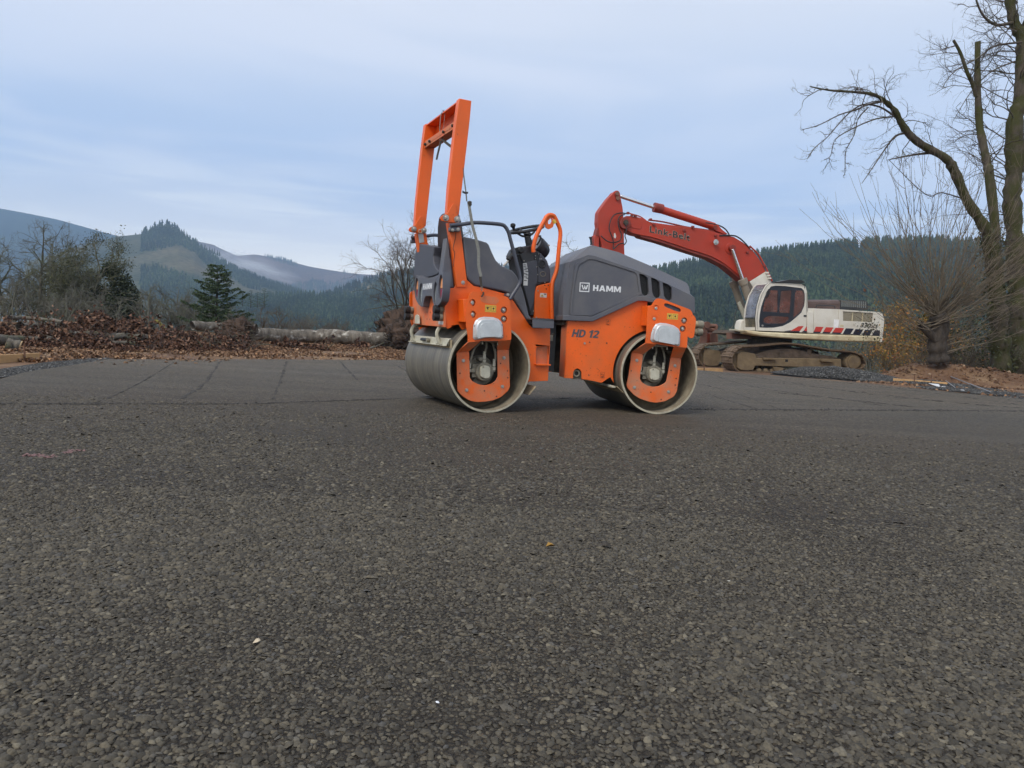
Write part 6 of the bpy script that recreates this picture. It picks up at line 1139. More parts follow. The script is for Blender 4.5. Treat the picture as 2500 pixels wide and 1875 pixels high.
SEAMS = [
 ([(-3.466, 4.908), (-2.822, 5.265), (-2.005, 5.65), (-1.653, 5.997), (-1, 6.607)], 0.036), ([(-3.424, 4.847), (-2.738, 5.218), (-2.145, 5.517)], 0.018),
 ([(-0.8919, 6.916), (0.2116, 7.223), (0.7409, 7.646)], 0.020), ([(1.532, 6.901), (2.739, 7.43), (4.386, 8.16), (6.342, 8.978)], 0.050),
 ([(-2.489, 3.901), (-2.155, 4.024), (-1.935, 4.139), (-1.737, 4.23)], 0.025), ([(-4.401, 10.96), (-3.043, 7.188), (-2.696, 6.011), (-2.567, 5.618)], 0.06), ([(-3.616, 11.62), (-2.771, 8.76), (-2.132, 6.544), (-1.988, 6.033)], 0.055),
 ([(-4.686, 10.05), (-3.676, 7.314), (-3.05, 5.458)], 0.03), ([(-2.885, 12.18), (-2.287, 10.11), (-1.819, 8.526)], 0.05), ([(-2.133, 12.74), (-1.657, 11.03), (-1.402, 9.912)], 0.03),
 ([(4.152, 15.76), (4.785, 14.2), (5.071, 12.01), (5.505, 10.27), (6.692, 9.478)], 0.035), ([(3.969, 14.43), (3.708, 11.98), (3.821, 10.42), (4.321, 9.445), (4.804, 8.762)], 0.035),
 ([(6.148, 17.4), (6.679, 14.67), (7.5, 12.68), (8.095, 11.49)], 0.045), ([(6.239, 16.35), (6.965, 13.76), (7.506, 12.11), (7.588, 10.76)], 0.022), ([(4.618, 12.63), (5.221, 11.44), (5.773, 10.23), (6.309, 9.548)], 0.022),
 ([(3.523, 10.24), (4.128, 9.75), (4.402, 8.953), (4.446, 8.273)], 0.030), ([(3.663, 9.987), (4.432, 9.229), (5.056, 8.516)], 0.025), ([(2.462, 9.273), (2.484, 7.974), (2.52, 7.405)], 0.018), ([(6.977, 15.52), (8.096, 13.7), (8.764, 12.44)], 0.028),
 ([(2.675, 12.21), (2.943, 10.23), (2.79, 7.572)], 0.015), ([(5.727, 14.56), (6.777, 12.67), (7.082, 10.04)], 0.02),
]
for k, (p_, w_) in enumerate(SEAMS): seam(p_, w_, 0, 40 + k)
# loose black crumbs along the long seam by the drum
CR = mat('asphalt_crumb', (0.03, 0.028, 0.026), 0.8, var=0.3, scale=60)
def line_sampler(a, b, sp): return lambda r, n: np.stack([np.interp(r.random(n), [0, 1], [a[0], b[0]]) + r.normal(0, sp, n), np.interp(r.random(n), [0, 1], [a[1], b[1]]) * 0 + 0, np.zeros(n)], 1)
def crumbs(pts, n, sp, sz, seed):
    def f(r, k):
        t = r.random(k) * (len(pts) - 1); i = t.astype(int); u = t - i; A = np.array(pts); Pq = A[i] * (1 - u)[:, None] + A[np.minimum(i + 1, len(pts) - 1)] * u[:, None]
        return np.concatenate([Pq + r.normal(0, sp, (k, 2)), np.zeros((k, 1))], 1)
    return stones(n, f, lambda r, k, P: r.uniform(sz * .5, sz * 1.4, k), 'asphalt_crumbs', CR, flat=0.7, seed=seed, sink=0.2)
tag(crumbs([(1.532, 6.901), (6.342, 8.978)], 420, 0.035, 0.014, 71), 'black asphalt crumbs along the long seam right of the roller', 'asphalt crumbs', kind='stuff')
tag(crumbs([(-3.452, 4.888), (-2.005, 5.65), (-1, 6.607)], 380, 0.025, 0.011, 72), 'black asphalt crumbs along the long seam left of the roller', 'asphalt crumbs', kind='stuff')
tag(crumbs([(0.4728, 7.499), (0.9085, 7.599)], 16, 0.02, 0.016, 73), 'black asphalt crumbs behind the front drum', 'asphalt crumbs', kind='stuff')

# ------------------------------------------------------------------ leaves
def leaf_mat(name, stops):
    m = bpy.data.materials.new(name); m.use_nodes = True; t = m.node_tree; b = t.nodes['Principled BSDF']
    g = t.nodes.new('ShaderNodeNewGeometry'); t.links.new(ramp_n(t, g.outputs['Random Per Island'], stops), b.inputs['Base Color']); b.inputs['Roughness'].default_value = 0.75
    b.inputs['Specular IOR Level'].default_value = 0.3; return m
LEAFB = leaf_mat('fallen_leaf', [(0.0, (0.070, 0.042, 0.027)), (0.35, (0.145, 0.080, 0.046)), (0.62, (0.23, 0.135, 0.080)), (0.86, (0.34, 0.23, 0.145)), (1.0, (0.38, 0.20, 0.09))])
LEAFR = leaf_mat('dead_oak_leaf', [(0.0, (0.028, 0.017, 0.013)), (0.4, (0.090, 0.045, 0.029)), (0.8, (0.175, 0.092, 0.058)), (1.0, (0.28, 0.17, 0.11))])
LEAFO = leaf_mat('autumn_leaf', [(0.0, (0.12, 0.10, 0.03)), (0.4, (0.27, 0.17, 0.035)), (0.75, (0.34, 0.18, 0.045)), (1.0, (0.42, 0.14, 0.05))])
LEAFG = leaf_mat('moss_leaf', [(0.0, (0.030, 0.038, 0.018)), (0.6, (0.060, 0.068, 0.030)), (1.0, (0.12, 0.12, 0.05))])
def leaf_cloud(name, P, size, m, seed=0, parent=None, flat=0.0, curl=0.35):
    """folded, lobed leaves (two halves, six corners) at the given points"""
    r = np.random.default_rng(seed); n = len(P); s = size * r.uniform(.55, 1.4, n)
    L_ = np.array([(-.5, 0, 0), (-.1, .38, curl), (.25, .26, curl * .7), (.55, 0, 0.05), (.25, -.26, curl * .7), (-.1, -.38, curl)])
    q = r.normal(size=(n, 4)); 
    if flat: q[:, 1:3] *= (1 - flat)
    q /= np.linalg.norm(q, axis=1, keepdims=True); w, x, y, z = q.T
    R_ = np.stack([np.stack([1 - 2 * (y * y + z * z), 2 * (x * y - w * z), 2 * (x * z + w * y)], -1), np.stack([2 * (x * y + w * z), 1 - 2 * (x * x + z * z), 2 * (y * z - w * x)], -1), np.stack([2 * (x * z - w * y), 2 * (y * z + w * x), 1 - 2 * (x * x + y * y)], -1)], 1)
    V = np.einsum('nij,kj->nki', R_, L_) * s[:, None, None] + P[:, None]
    k = np.arange(n)[:, None, None] * 6; F = (np.array([(0, 1, 2, 3), (0, 3, 4, 5)])[None] + k).reshape(-1, 4)
    return fast_mesh(name, V.reshape(-1, 3), F, m, parent=parent)
def pad_edge_y(x):
    e = np.array([(-4.306, 5.253), (-4.641, 6.571), (-4.939, 7.346), (-5.136, 8.045), (-5.354, 9.026), (-5.524, 9.976), (-4.268, 11.61), (-2.145, 13.97)] + [(1.0, 15.2), (4.1, 16.4), (5.6, 15.4), (6.76, 14.2), (7.6, 12.6), (8.25, 11.4), (9.6, 9.0)]); return np.interp(x, e[:, 0], e[:, 1])
r_ = np.random.default_rng(21)
n_ = 130000; yy_ = 9 + 20 * r_.random(n_) ** 1.15; xx_ = r_.uniform(-0.74, 0.12, n_) * yy_
keep = (yy_ > pad_edge_y(xx_) + 0.25); keep &= r_.random(n_) < np.clip(0.30 + 2.6 * fbm(xx_ * .8, yy_ * 1.4, 4, 31) + 0.45 * sstep(15, 20, yy_) - 0.25 * sstep(-5, -2, xx_) * sstep(17, 14, yy_), 0.02, 1)
xx_, yy_ = xx_[keep], yy_[keep]
tag(leaf_cloud('leaf_litter', np.stack([xx_, yy_, dirt_h(xx_, yy_) + 0.012 + r_.random(len(xx_)) * .02], 1), 0.052, LEAFB, 22, flat=0.55), 'brown fallen leaves strewn over the dirt behind the pad on the left', 'fallen leaves', kind='stuff')
n_ = 9000; yy_ = 11 + 11 * r_.random(n_); xx_ = r_.uniform(0.42, 0.80, n_) * yy_
keep = (yy_ > pad_edge_y(xx_) + 0.3) & (xx_ > 7.5) & (r_.random(n_) < np.clip(0.3 + 2.2 * fbm(xx_, yy_, 4, 33), 0, 1)); xx_, yy_ = xx_[keep], yy_[keep]
tag(leaf_cloud('leaf_litter', np.stack([xx_, yy_, dirt_h(xx_, yy_) + 0.015], 1), 0.055, LEAFB, 23, flat=0.5), 'pale fallen leaves on the soil bank below the big tree', 'fallen leaves', kind='stuff')

# ------------------------------------------------------------------ branching things
def bark(name, c1, c2, moss=None, amt=0.5, sc=9, msc=2.3):
    m = bpy.data.materials.new(name); m.use_nodes = True; t = m.node_tree; b = t.nodes['Principled BSDF']; tc = t.nodes.new('ShaderNodeTexCoord')
    mp = t.nodes.new('ShaderNodeMapping'); mp.inputs['Scale'].default_value = (1, 1, 0.35); t.links.new(tc.outputs['Object'], mp.inputs[0])
    n = t.nodes.new('ShaderNodeTexNoise'); n.inputs['Scale'].default_value = sc; n.inputs['Detail'].default_value = 8; n.inputs['Roughness'].default_value = 0.7; t.links.new(mp.outputs[0], n.inputs[0])
    c = ramp_n(t, n.outputs[0], [(0.32, c1), (0.68, c2)])
    if moss:
        k = t.nodes.new('ShaderNodeTexNoise'); k.inputs['Scale'].default_value = msc; k.inputs['Detail'].default_value = 7; t.links.new(tc.outputs['Object'], k.inputs[0])
        c = mix_n(t, ramp_n(t, k.outputs[0], [(0.62 - 0.3 * amt, 0.0), (0.78 - 0.3 * amt, 0.9)]), c, moss)
    t.links.new(c, b.inputs['Base Color']); b.inputs['Roughness'].default_value = 0.9; b.inputs['Specular IOR Level'].default_value = 0.25
    bp = t.nodes.new('ShaderNodeBump'); bp.inputs['Strength'].default_value = 0.9; bp.inputs['Distance'].default_value = 0.06; t.links.new(n.outputs[0], bp.inputs['Height']); t.links.new(bp.outputs[0], b.inputs['Normal']); return m
BK_MOSS = bark('mossy_bark', (0.050, 0.042, 0.034), (0.125, 0.105, 0.080), (0.055, 0.058, 0.018), 0.75)
BK_GREY = bark('grey_bark', (0.085, 0.075, 0.062), (0.19, 0.17, 0.14), (0.10, 0.105, 0.055), 0.45)
BK_DARK = bark('dark_bark', (0.028, 0.023, 0.019), (0.075, 0.062, 0.050))
BK_TWIG = bark('twig_bark', (0.060, 0.048, 0.040), (0.125, 0.105, 0.085), (0.12, 0.12, 0.075), 0.3, 4)
BK_LICH = bark('lichen_bark', (0.075, 0.070, 0.052), (0.17, 0.165, 0.120), (0.13, 0.14, 0.085), 0.5, 3)
BK_WHIP = bark('whip_bark', (0.105, 0.085, 0.062), (0.21, 0.175, 0.13), None, 0, 3)
BK_BIRCH = bark('pale_log_bark', (0.055, 0.046, 0.038), (0.24, 0.215, 0.18), (0.58, 0.56, 0.50), 0.22, 5, 5.5)
ROOT = mat('root_soil', (0.060, 0.038, 0.027), 0.95, var=0.45, scale=6, bump=2.5, bscale=10)
CUT = mat('fresh_cut_wood', (0.50, 0.36, 0.20), 0.8, var=0.15, scale=20)
class Twigs:
    """collects many tapering branches, n-sided, as arrays"""
    def __init__(s): s.V = []; s.F = []; s.n = 0
    def path(s, P, R_, k=3):
        P = np.asarray(P, float); m = len(P); T = np.gradient(P, axis=0); T /= np.linalg.norm(T, axis=1, keepdims=True) + 1e-9
        up = np.where(np.abs(T[:, 2:3]) > .9, np.array([[1., 0, 0]]), np.array([[0, 0, 1.]])); A = np.cross(T, up); A /= np.linalg.norm(A, axis=1, keepdims=True) + 1e-9; C_ = np.cross(T, A)
        a = np.arange(k) * 2 * np.pi / k; ring = A[:, None] * np.cos(a)[None, :, None] + C_[:, None] * np.sin(a)[None, :, None]
        V = P[:, None] + ring * np.asarray(R_, float)[:, None, None]; s.V.append(V.reshape(-1, 3))
        i = np.arange(m * k).reshape(m, k); j = np.roll(i, -1, 1); F = np.stack([i[:-1], j[:-1], j[1:], i[1:]], -1).reshape(-1, 4) + s.n; s.F.append(F); s.n += m * k
    def arrays(s): return np.concatenate(s.V), np.concatenate(s.F)
    def build(s, name, m, parent=None, smooth=False): V, F = s.arrays(); return fast_mesh(name, V, F, m, parent, smooth)
def wander(r, p, d, L_, seg, wob, pull=(0, 0, 0), pk=0.0):
    """a crooked line from p towards d"""
    P = [np.array(p, float)]; d = np.array(d, float); d /= np.linalg.norm(d); st = L_ / seg
    for _ in range(seg):
        d = d + r.normal(0, wob, 3) + np.array(pull) * pk; d /= np.linalg.norm(d); P.append(P[-1] + d * st)
    return np.array(P)
def grow(tw, r, p, d, L_, rad_, lev, spec, tips=None, big=None):
    """spec per level: (children, child length share, spread, wobble, upward pull)"""
    nch, sh, spread, wob, upk = spec[min(lev, len(spec) - 1)]
    seg = 7 if lev == 0 else 5 if lev == 1 else 4
    P = wander(r, p, d, L_, seg, wob, (0, 0, 1), upk); R_ = np.linspace(rad_, rad_ * 0.45, seg + 1)
    (big if (big is not None and lev == 0) else tw).path(P, R_, 8 if (lev == 0 and rad_ > .05) else 5 if rad_ > .03 else 3)
    if tips is not None and lev >= len(spec) - 2: tips.append(P[-1]); tips.append(P[len(P) // 2])
    if lev + 1 >= len(spec) or nch == 0: return
    for c in range(nch):
        u = r.uniform(.25, 1.0) if c else 1.0; i = min(int(u * seg), seg - 1); f = u * seg - i; q = P[i] * (1 - f) + P[i + 1] * f
        dd = P[i + 1] - P[i]; dd /= np.linalg.norm(dd); pr = np.cross(dd, r.normal(size=3)); pr /= np.linalg.norm(pr) + 1e-9
        nd = dd * math.cos(spread) + pr * math.sin(spread) * r.uniform(.6, 1.2); grow(tw, r, q, nd, L_ * sh * r.uniform(.6, 1.2) * (1.15 - .45 * u), rad_ * 0.55 * (1.1 - .4 * u), lev + 1, spec, tips, big)

def tree_from(name, label, cat, base, trunk_m, twig_m, seed, spec, H, r0, lean=(0, 0), group=None, tips_leaf=None, leaf_size=0.05, nstem=1):
    r = np.random.default_rng(seed); root = thing(name, label, cat, base, group=group)
    tw = Twigs(); big = Twigs(); tips = []
    for k in range(nstem):
        d = (lean[0] + r.normal(0, .12) * (nstem > 1) * 2.5, lean[1] + r.normal(0, .12) * (nstem > 1) * 2, 1)
        grow(tw, r, (r.normal(0, .08) * (nstem > 1), 0, 0), d, H * .62 * r.uniform(.8, 1.05), r0, 0, spec, tips, big)
    big.build('trunk', trunk_m, root, True); tw.build('crown', twig_m, root)
    if tips_leaf:
        T = np.array(tips); m_, cnt, sp = tips_leaf; T = T[r.integers(0, len(T), cnt)] + r.normal(0, sp, (cnt, 3)); leaf_cloud('foliage', T, leaf_size, m_, seed, root)
    return root
OAK = [(8, .60, .70, .16, .10), (6, .64, .8, .22, .03), (6, .6, .8, .28, .0), (5, .55, .8, .35, .0), (0, 0, 0, .3, 0)]
def on_ground(az_px, depth): pass
def gnd(x, y): return (x, y, float(dirt_h(x, y)) - 0.05)
LICH = leaf_mat('lichen', [(0.0, (0.07, 0.075, 0.045)), (1.0, (0.17, 0.175, 0.11))])
# bare lichen-grey trees on the left, beyond the brush
for i, (x, y, H, r0, sd, lab, cat) in enumerate([
    (-25.9, 37, 6.6, .11, 3, 'tall bare lichen-grey tree cut by the left picture edge', 'tree'),
    (-23.5, 36, 6.9, .10, 18, 'bare spreading tree with twin stems, second from the left edge', 'tree'),
    (-21.9, 36, 5.7, .09, 5, 'bare crooked tree just left of the dark ivy-grown one', 'tree'),
    (-23.0, 33, 4.4, .09, 6, 'low bare tree with dark trunks in the left corner', 'tree')]):
    z = float(dirt_h(x, y)) - 0.6
    tree_from('bare_tree', lab, cat, (x, y, z), BK_GREY, BK_LICH, sd, OAK, H, r0, group='bare trees at the left edge', nstem=2, tips_leaf=(LICH, 1000, .05), leaf_size=.035)
tree_from('ivy_grown_tree', 'bushy tree with dark green ivy on its crown above the brown brush pile', 'tree', (-18.9, 34, float(dirt_h(-18.9, 34)) - .5), BK_GREY, BK_LICH, 62, OAK, 5.4, .09, tips_leaf=(LEAFG, 8000, .12), leaf_size=.055, nstem=3)
ivy = bpy.data.objects.new('ivy_mass', None)
r = np.random.default_rng(91)
def blob_leaves(c, s, n, seed): 
    q = np.random.default_rng(seed); d = q.normal(size=(n, 3)); d /= np.linalg.norm(d, axis=1, keepdims=True); rr = q.random(n)[:, None] ** .45
    return np.array(c) + d * rr * np.array(s) * (1 + .35 * fbm(d[:, 0] * 3 + seed, d[:, 2] * 3, 3, seed))[:, None]
bpy.data.objects.remove(ivy)
ivyroot = [o for o in bpy.data.objects if o.name == 'ivy_grown_tree'][0]
DKG = leaf_mat('ivy_leaf', [(0.0, (0.018, 0.026, 0.014)), (0.7, (0.038, 0.050, 0.024)), (1.0, (0.07, 0.085, 0.04))])
cl = np.concatenate([blob_leaves(c, s, n, k) for k, (c, s, n) in enumerate([((.45, 0, 1.3), (.8, .8, .9), 3600), ((-.5, 0, 1.7), (.6, .6, .9), 1500), ((.5, 0, 2.4), (.6, .5, .8), 1500), ((1.0, 0, 1.6), (.5, .5, 1.0), 1600), ((.0, 0, 3.1), (.4, .4, .5), 500)])])
leaf_cloud('ivy', cl, .095, DKG, 5, ivyroot)

# conifers
def conifer_near(root, H, Rb, seed, m_leaf, m_bark, dens=1.0, droop=.25):
    r = np.random.default_rng(seed); t = Twigs(); t.path([(0, 0, 0), (.02, 0, H * .5), (0, 0.01, H)], [H * .022, H * .014, .004], 6); t.build('trunk', m_bark, root)
    b = Twigs(); pts = []
    n = int(52 * dens); 
    for k in range(n):
        u = (k + r.random()) / n; z = H * (.04 + .95 * u); Lb = Rb * (1 - u) ** .75 * r.uniform(.38, 1.3) + .04; a = k * 2.399 + r.normal(0, .3)
        d = np.array([math.cos(a), math.sin(a), .28 - droop * (1 - u) + r.normal(0, .08)])
        P = wander(r, (0, 0, z), d, Lb, 5, .06, (0, 0, 1), .05); b.path(P, np.linspace(.012 * H / 2.5, .003, 6), 3)
        m_ = max(5, int(34 * Lb / Rb * dens))
        for q in range(m_):
            f = r.uniform(.12, 1) * 5; i = min(int(f), 4); p0 = P[i] * (1 - f + i) + P[i + 1] * (f - i); side = np.cross(d, (0, 0, 1)); side /= np.linalg.norm(side)
            Ls = (.10 + .22 * (1 - f / 5)) * Rb * r.uniform(.6, 1.2); dd = d * .8 + side * r.choice([-1, 1]) * .8 + np.array([0, 0, r.normal(-.05, .15)])
            dd /= np.linalg.norm(dd); tt = np.linspace(.05, 1, 7)[:, None]; pts.append(p0 + dd * Ls * tt + np.array([0, 0, -.02]) * tt ** 2 + r.normal(0, .008, (7, 3)))
    b.build('branches', m_bark, root); P = np.concatenate(pts); leaf_cloud('needles', P, .055 * H / 2.5, m_leaf, seed, root, flat=.5, curl=.5); return root
NEED = leaf_mat('fir_needles', [(0.0, (0.024, 0.044, 0.020)), (0.5, (0.048, 0.080, 0.034)), (0.85, (0.085, 0.125, 0.055)), (1.0, (0.10, 0.135, 0.07))])
fx, fz = [(-11.88, 0.1864)][0]
fir = thing('fir_tree', 'small dark green fir standing alone behind the fallen pale log', 'fir tree', (fx, 29.0, fz))
conifer_near(fir, 2.5, 1.4, 5, NEED, BK_DARK, 1.25)

# bush behind the roller, leafless crown behind the hood
BUSH = [(6, .62, .55, .16, .10), (5, .6, .6, .22, .05), (5, .6, .6, .3, .02), (4, .6, .7, .35, .0), (0, 0, 0, .3, 0)]
bx, bz = [(-3.574, 0.117)][0]
rt = tree_from('bare_bush', 'tangled leafless bush rising between the fallen log and the roller', 'bush', (bx, 24.0, bz), BK_DARK, BK_TWIG, 77, BUSH, 4.4, .035, lean=(-.02, 0), nstem=5)
bx, bz = [(-2.833, 0.1548)][0]
rt = tree_from('bare_bush', 'leafless bush showing above the grey shell behind the roll bar', 'bush', (bx, 24.6, bz), BK_DARK, BK_TWIG, 78, BUSH, 5.2, .04, nstem=4)
bx, bz = [(2.441, 0.2456)][0]
tree_from('bare_tree', 'leafless crooked crown peeping over the grey engine hood', 'tree', (bx, 30.0, bz - .5), BK_GREY, BK_LICH, 80, OAK, 5.6, .10, nstem=2)
bx, bz = [(4.62, 0.164)][0]
tree_from('bare_tree', 'leafless crown just right of the raised digger arm', 'tree', (bx, 31.0, bz - .5), BK_GREY, BK_LICH, 84, OAK, 4.3, .09, nstem=2)

# ---- the big mossy tree on the right, limbs traced in its own plane, 20 m away
BIG = thing('mossy_tree', 'tall mossy bare tree with a curved limb arching left and a snapped stem', 'tree', (14.4, 20.0, float(dirt_h(14.4, 20.0)) - .05))
bo_ = np.array([14.4, 20.0, float(dirt_h(14.4, 20.0)) - .05])
def limb(xz, dy0=0.0, dy1=0.0):
    n = len(xz); k = [1 + (dy0 + (dy1 - dy0) * i / (n - 1)) / 20.0 for i in range(n)]; return np.array([(x * q, 20.0 * q, CAM_H + (z - CAM_H) * q) for (x, z), q in zip(xz, k)]) - bo_
r = np.random.default_rng(5)
def dense(P, k=4): return np.array([tuple(p) for p in smooth_path([tuple(q) for q in P], k)])
L_trunk = limb([(13.45, 0.0341), (13.34, 0.5352), (13.25, 1.204), (13.11, 2.09), (12.97, 2.859), (12.79, 3.622), (12.75, 3.839)])
L_curve = limb([(12.79, 3.622), (12.53, 4.135), (12.01, 4.797), (11.6, 5.548), (11.31, 5.891), (10.69, 6.183), (10.3, 6.455), (10.03, 6.785), (9.864, 7.045), (9.568, 7.287), (9.259, 7.442), (8.784, 7.483), (8.037, 7.499), (7.539, 7.571)], 0, -1.2)
L_snag = limb([(12.83, 3.623), (12.83, 4.15), (12.54, 5.497), (12.46, 5.786), (12.26, 6.423), (12.14, 6.869), (11.98, 8.014), (11.9, 8.933)], 0, .4)
L_snag2 = limb([(11.99, 7.535), (11.87, 7.849), (11.69, 8.149), (11.47, 8.626), (11.25, 8.954)], .3, .1)
L_right = limb([(13.91, 0.0009), (13.77, 0.8945), (13.63, 2.116), (13.41, 3.763), (13.21, 4.944), (13.21, 5.748), (13.09, 6.916), (13.19, 7.499), (13.14, 8.359), (13.05, 9.074), (12.81, 9.494), (12.61, 10.16), (12.43, 10.98)], .5, .9)
L_r2 = limb([(13.05, 9.074), (13.16, 9.659), (13.11, 10.7)], .9, .6); L_r3 = limb([(12.81, 9.494), (12.32, 9.407), (11.91, 9.702), (11.63, 10.32)], .8, .2)
bt = Twigs()
for P, a, b_ in ((L_trunk, .25, .20), (L_right, .28, .11), (L_r2, .09, .05)):
    P = dense(P, 5); bt.path(P, np.linspace(a, b_, len(P)) * (1 + .12 * r.normal(size=len(P))), 12)
bt.build('trunk', BK_MOSS, BIG, True)
bt = Twigs(); P = dense(L_curve, 5); bt.path(P, np.interp(np.linspace(0, 1, len(P)), [0, .3, .6, .8, 1], [.145, .11, .07, .038, .014]) * (1 + .11 * r.normal(size=len(P))), 10); bt.build('curved_limb', BK_MOSS, BIG, True)
bt = Twigs(); P = dense(L_snag, 5); bt.path(P, np.interp(np.linspace(0, 1, len(P)), [0, .8, 1], [.14, .085, .07]) * (1 + .06 * r.normal(size=len(P))), 10)
P = dense(L_snag2, 5); bt.path(P, np.linspace(.06, .035, len(P)), 7); bt.build('snapped_stem', BK_MOSS, BIG, True)
mm_ = Twigs()
SP2 = [(4, .6, .65, .20, .0), (4, .55, .7, .3, .0), (3, .5, .8, .4, 0), (0, 0, 0, .4, 0)]
def sprout(P, n, Lr, rr, pull, seed, u0=.1, spec=SP2, bias=(0, 0, 0)):
    r = np.random.default_rng(seed); P = dense(P, 4)
    for k in range(n):
        i = int(r.uniform(u0, 1) * (len(P) - 2)); d = P[i + 1] - P[i]; d /= np.linalg.norm(d); s = np.cross(d, r.normal(size=3)); s /= np.linalg.norm(s)
        dd = d * .5 + s * .9 + np.array(bias); sp_ = [(a, b__, c, w, pull * (j < 2)) for j, (a, b__, c, w, _) in enumerate(spec)]
        grow(mm_, r, P[i], dd, r.uniform(*Lr), rr * r.uniform(.6, 1.1), 0, sp_, None, None)
sprout(L_curve, 13, (.4, 1.2), .016, -.10, 1, .45, bias=(-.1, 0, -.5)); sprout(L_curve, 8, (.4, .9), .014, .02, 2, .15, bias=(-.2, 0, .3)); sprout(L_curve, 6, (.6, 1.2), .018, -.12, 8, .5, bias=(-.5, 0, -.4)); sprout(L_curve, 90, (.06, .2), .008, 0, 18, .2, spec=SP2[2:]); sprout(L_snag, 40, (.06, .25), .009, 0, 19, .2, spec=SP2[2:]); sprout(L_right, 60, (.08, .3), .010, 0, 20, .2, spec=SP2[2:])
sprout(L_snag, 16, (.6, 1.5), .018, .0, 3, .25); sprout(L_snag2, 9, (.5, 1.1), .016, .02, 4, .1, bias=(-.3, 0, 0)); sprout(L_right, 52, (.8, 2.4), .024, .02, 5, .3, bias=(-.5, 0, .15)); sprout(L_r3, 8, (.4, 1.0), .014, .0, 6); sprout(L_trunk, 34, (.5, 1.5), .011, .06, 7, .2)
P = dense(L_r3, 5); mm_.path(P, np.linspace(.05, .02, len(P)), 5)
for q, rr in ((limb([(13.06, 8.99), (12.37, 8.861), (11.97, 8.545), (11.35, 8.143), (11.06, 7.703)], .6, 0), .03), (limb([(12.93, 8.487), (12.33, 8.191), (11.84, 7.635), (11.47, 6.921)], .7, 0), .022), (limb([(12.01, 4.797), (11.32, 4.969), (10.89, 4.893), (9.814, 5.762)], 0, -.5), .02), (limb([(11, 6.016), (10.46, 5.924), (9.76, 5.748)], -.3, -.6), .045), (limb([(10.19, 6.481), (9.924, 6.382), (9.68, 6.025), (9.393, 5.524), (9.143, 5.099)], -.3, -.8), .03), (limb([(9.568, 7.287), (9.139, 7.18), (8.823, 7.025), (8.397, 6.875), (7.872, 6.581), (7.411, 6.429)], -.8, -1.2), .028), (limb([(9.878, 6.896), (9.473, 7.122), (9.03, 7.175), (8.716, 6.998), (8.415, 6.662), (8.117, 6.27), (7.81, 5.986), (7.634, 5.707)], -.6, -1.3), .026), (limb([(9.823, 6.893), (9.39, 6.818), (8.861, 6.577), (8.341, 6.228), (8.245, 5.791), (8.078, 5.675)], -.6, -1.2), .022), (limb([(9.146, 7.105), (8.898, 6.793), (8.825, 6.36), (8.642, 5.919), (8.666, 5.379), (8.62, 5.269)], -.8, -1.4), .018)):
    P = dense(q, 4); mm_.path(P, np.linspace(rr, .007, len(P)), 5); sprout(q, 7, (.2, .6), .009, -.06, int(rr * 1e4), .1, SP2[1:]); sprout(q, 26, (.05, .16), .006, 0, int(rr * 1e4) + 1, .1, SP2[2:])
mm_.build('twigs', BK_TWIG, BIG)
for k, (x, y, n) in enumerate(((0, 0, 0),)):
    T = np.concatenate([dense(L_trunk, 6) + 0 * 1, dense(L_right, 6)[:22]]); q = np.random.default_rng(8); T = T[q.integers(0, len(T), 2600)] + q.normal(0, .2, (2600, 3)) * np.array([1, .7, 1]); leaf_cloud('ivy', T, .07, LEAFG, 9, BIG)

# ---- pollarded stump with whips
px_, pz_ = [(11.05, 0.4597)][0]
POL = thing('pollard_tree', 'thick pollarded stump with a fan of long thin shoots beside the soil bank', 'tree', (px_, 19.0, pz_))
st_ = np.array([(x, 19.0, z) for x, z in [(11.08, 0.4075), (11.03, 0.6723), (10.98, 0.9894), (11.02, 1.31), (10.95, 1.572), (10.9, 1.675)]]) - np.array([px_, 19.0, pz_])
bt = Twigs(); P = dense(st_, 4); bt.path(P, np.interp(np.linspace(0, 1, len(P)), [0, .3, .6, .85, 1], [.26, .19, .24, .19, .14]) * (1 + .13 * r.normal(size=len(P))), 14)
a1 = np.array([(x, 18.9, z) for x, z in [(10.9, 0.9851), (10.61, 1.236), (10.43, 1.387)]]) - np.array([px_, 19.0, pz_]); P = dense(a1, 4); bt.path(P, np.linspace(.12, .08, len(P)), 9); bt.build('trunk', BK_DARK, POL, True)
wp = Twigs(); r = np.random.default_rng(17)
top = st_[-1]
for k in range(185):
    low = r.random() < .22
    ang = r.normal(0, 44) if not low else r.choice([-1, 1]) * r.uniform(40, 95); a = rad(ang); dy = r.normal(0, .4)
    o = (st_[r.integers(4, 6)] if not low else (a1[r.integers(1, 3)] if r.random() < .5 else st_[r.integers(1, 4)])) + r.normal(0, .07, 3)
    Lw = r.uniform(1.5, 4.7) * (.75 if low else 1); P = wander(r, o, (math.sin(a) * 1.5, dy, math.cos(a) * .8 + .1), Lw, 14, .085, (math.sin(a) * .55, 0, 1), .06); r0 = r.uniform(.006, .016); wp.path(P, np.linspace(r0, .0035, 15), 4)
    for q in range(r.integers(2, 7)):
        i = r.integers(3, 13); dd = (P[i] - P[i - 1]); dd /= np.linalg.norm(dd); dd = dd + r.normal(0, .38, 3); Q = wander(r, P[i], dd, Lw * r.uniform(.15, .5) * (1 - i / 20), 7, .09, (0, 0, 1), .06); wp.path(Q, np.linspace(r0 * .55, .003, 8), 3)
        if r.random() < .5: Q2 = wander(r, Q[4], Q[5] - Q[4] + r.normal(0, .02, 3), Lw * .12, 4, .12); wp.path(Q2, np.linspace(.0045, .0028, 5), 3)
wp.build('shoots', BK_WHIP, POL)
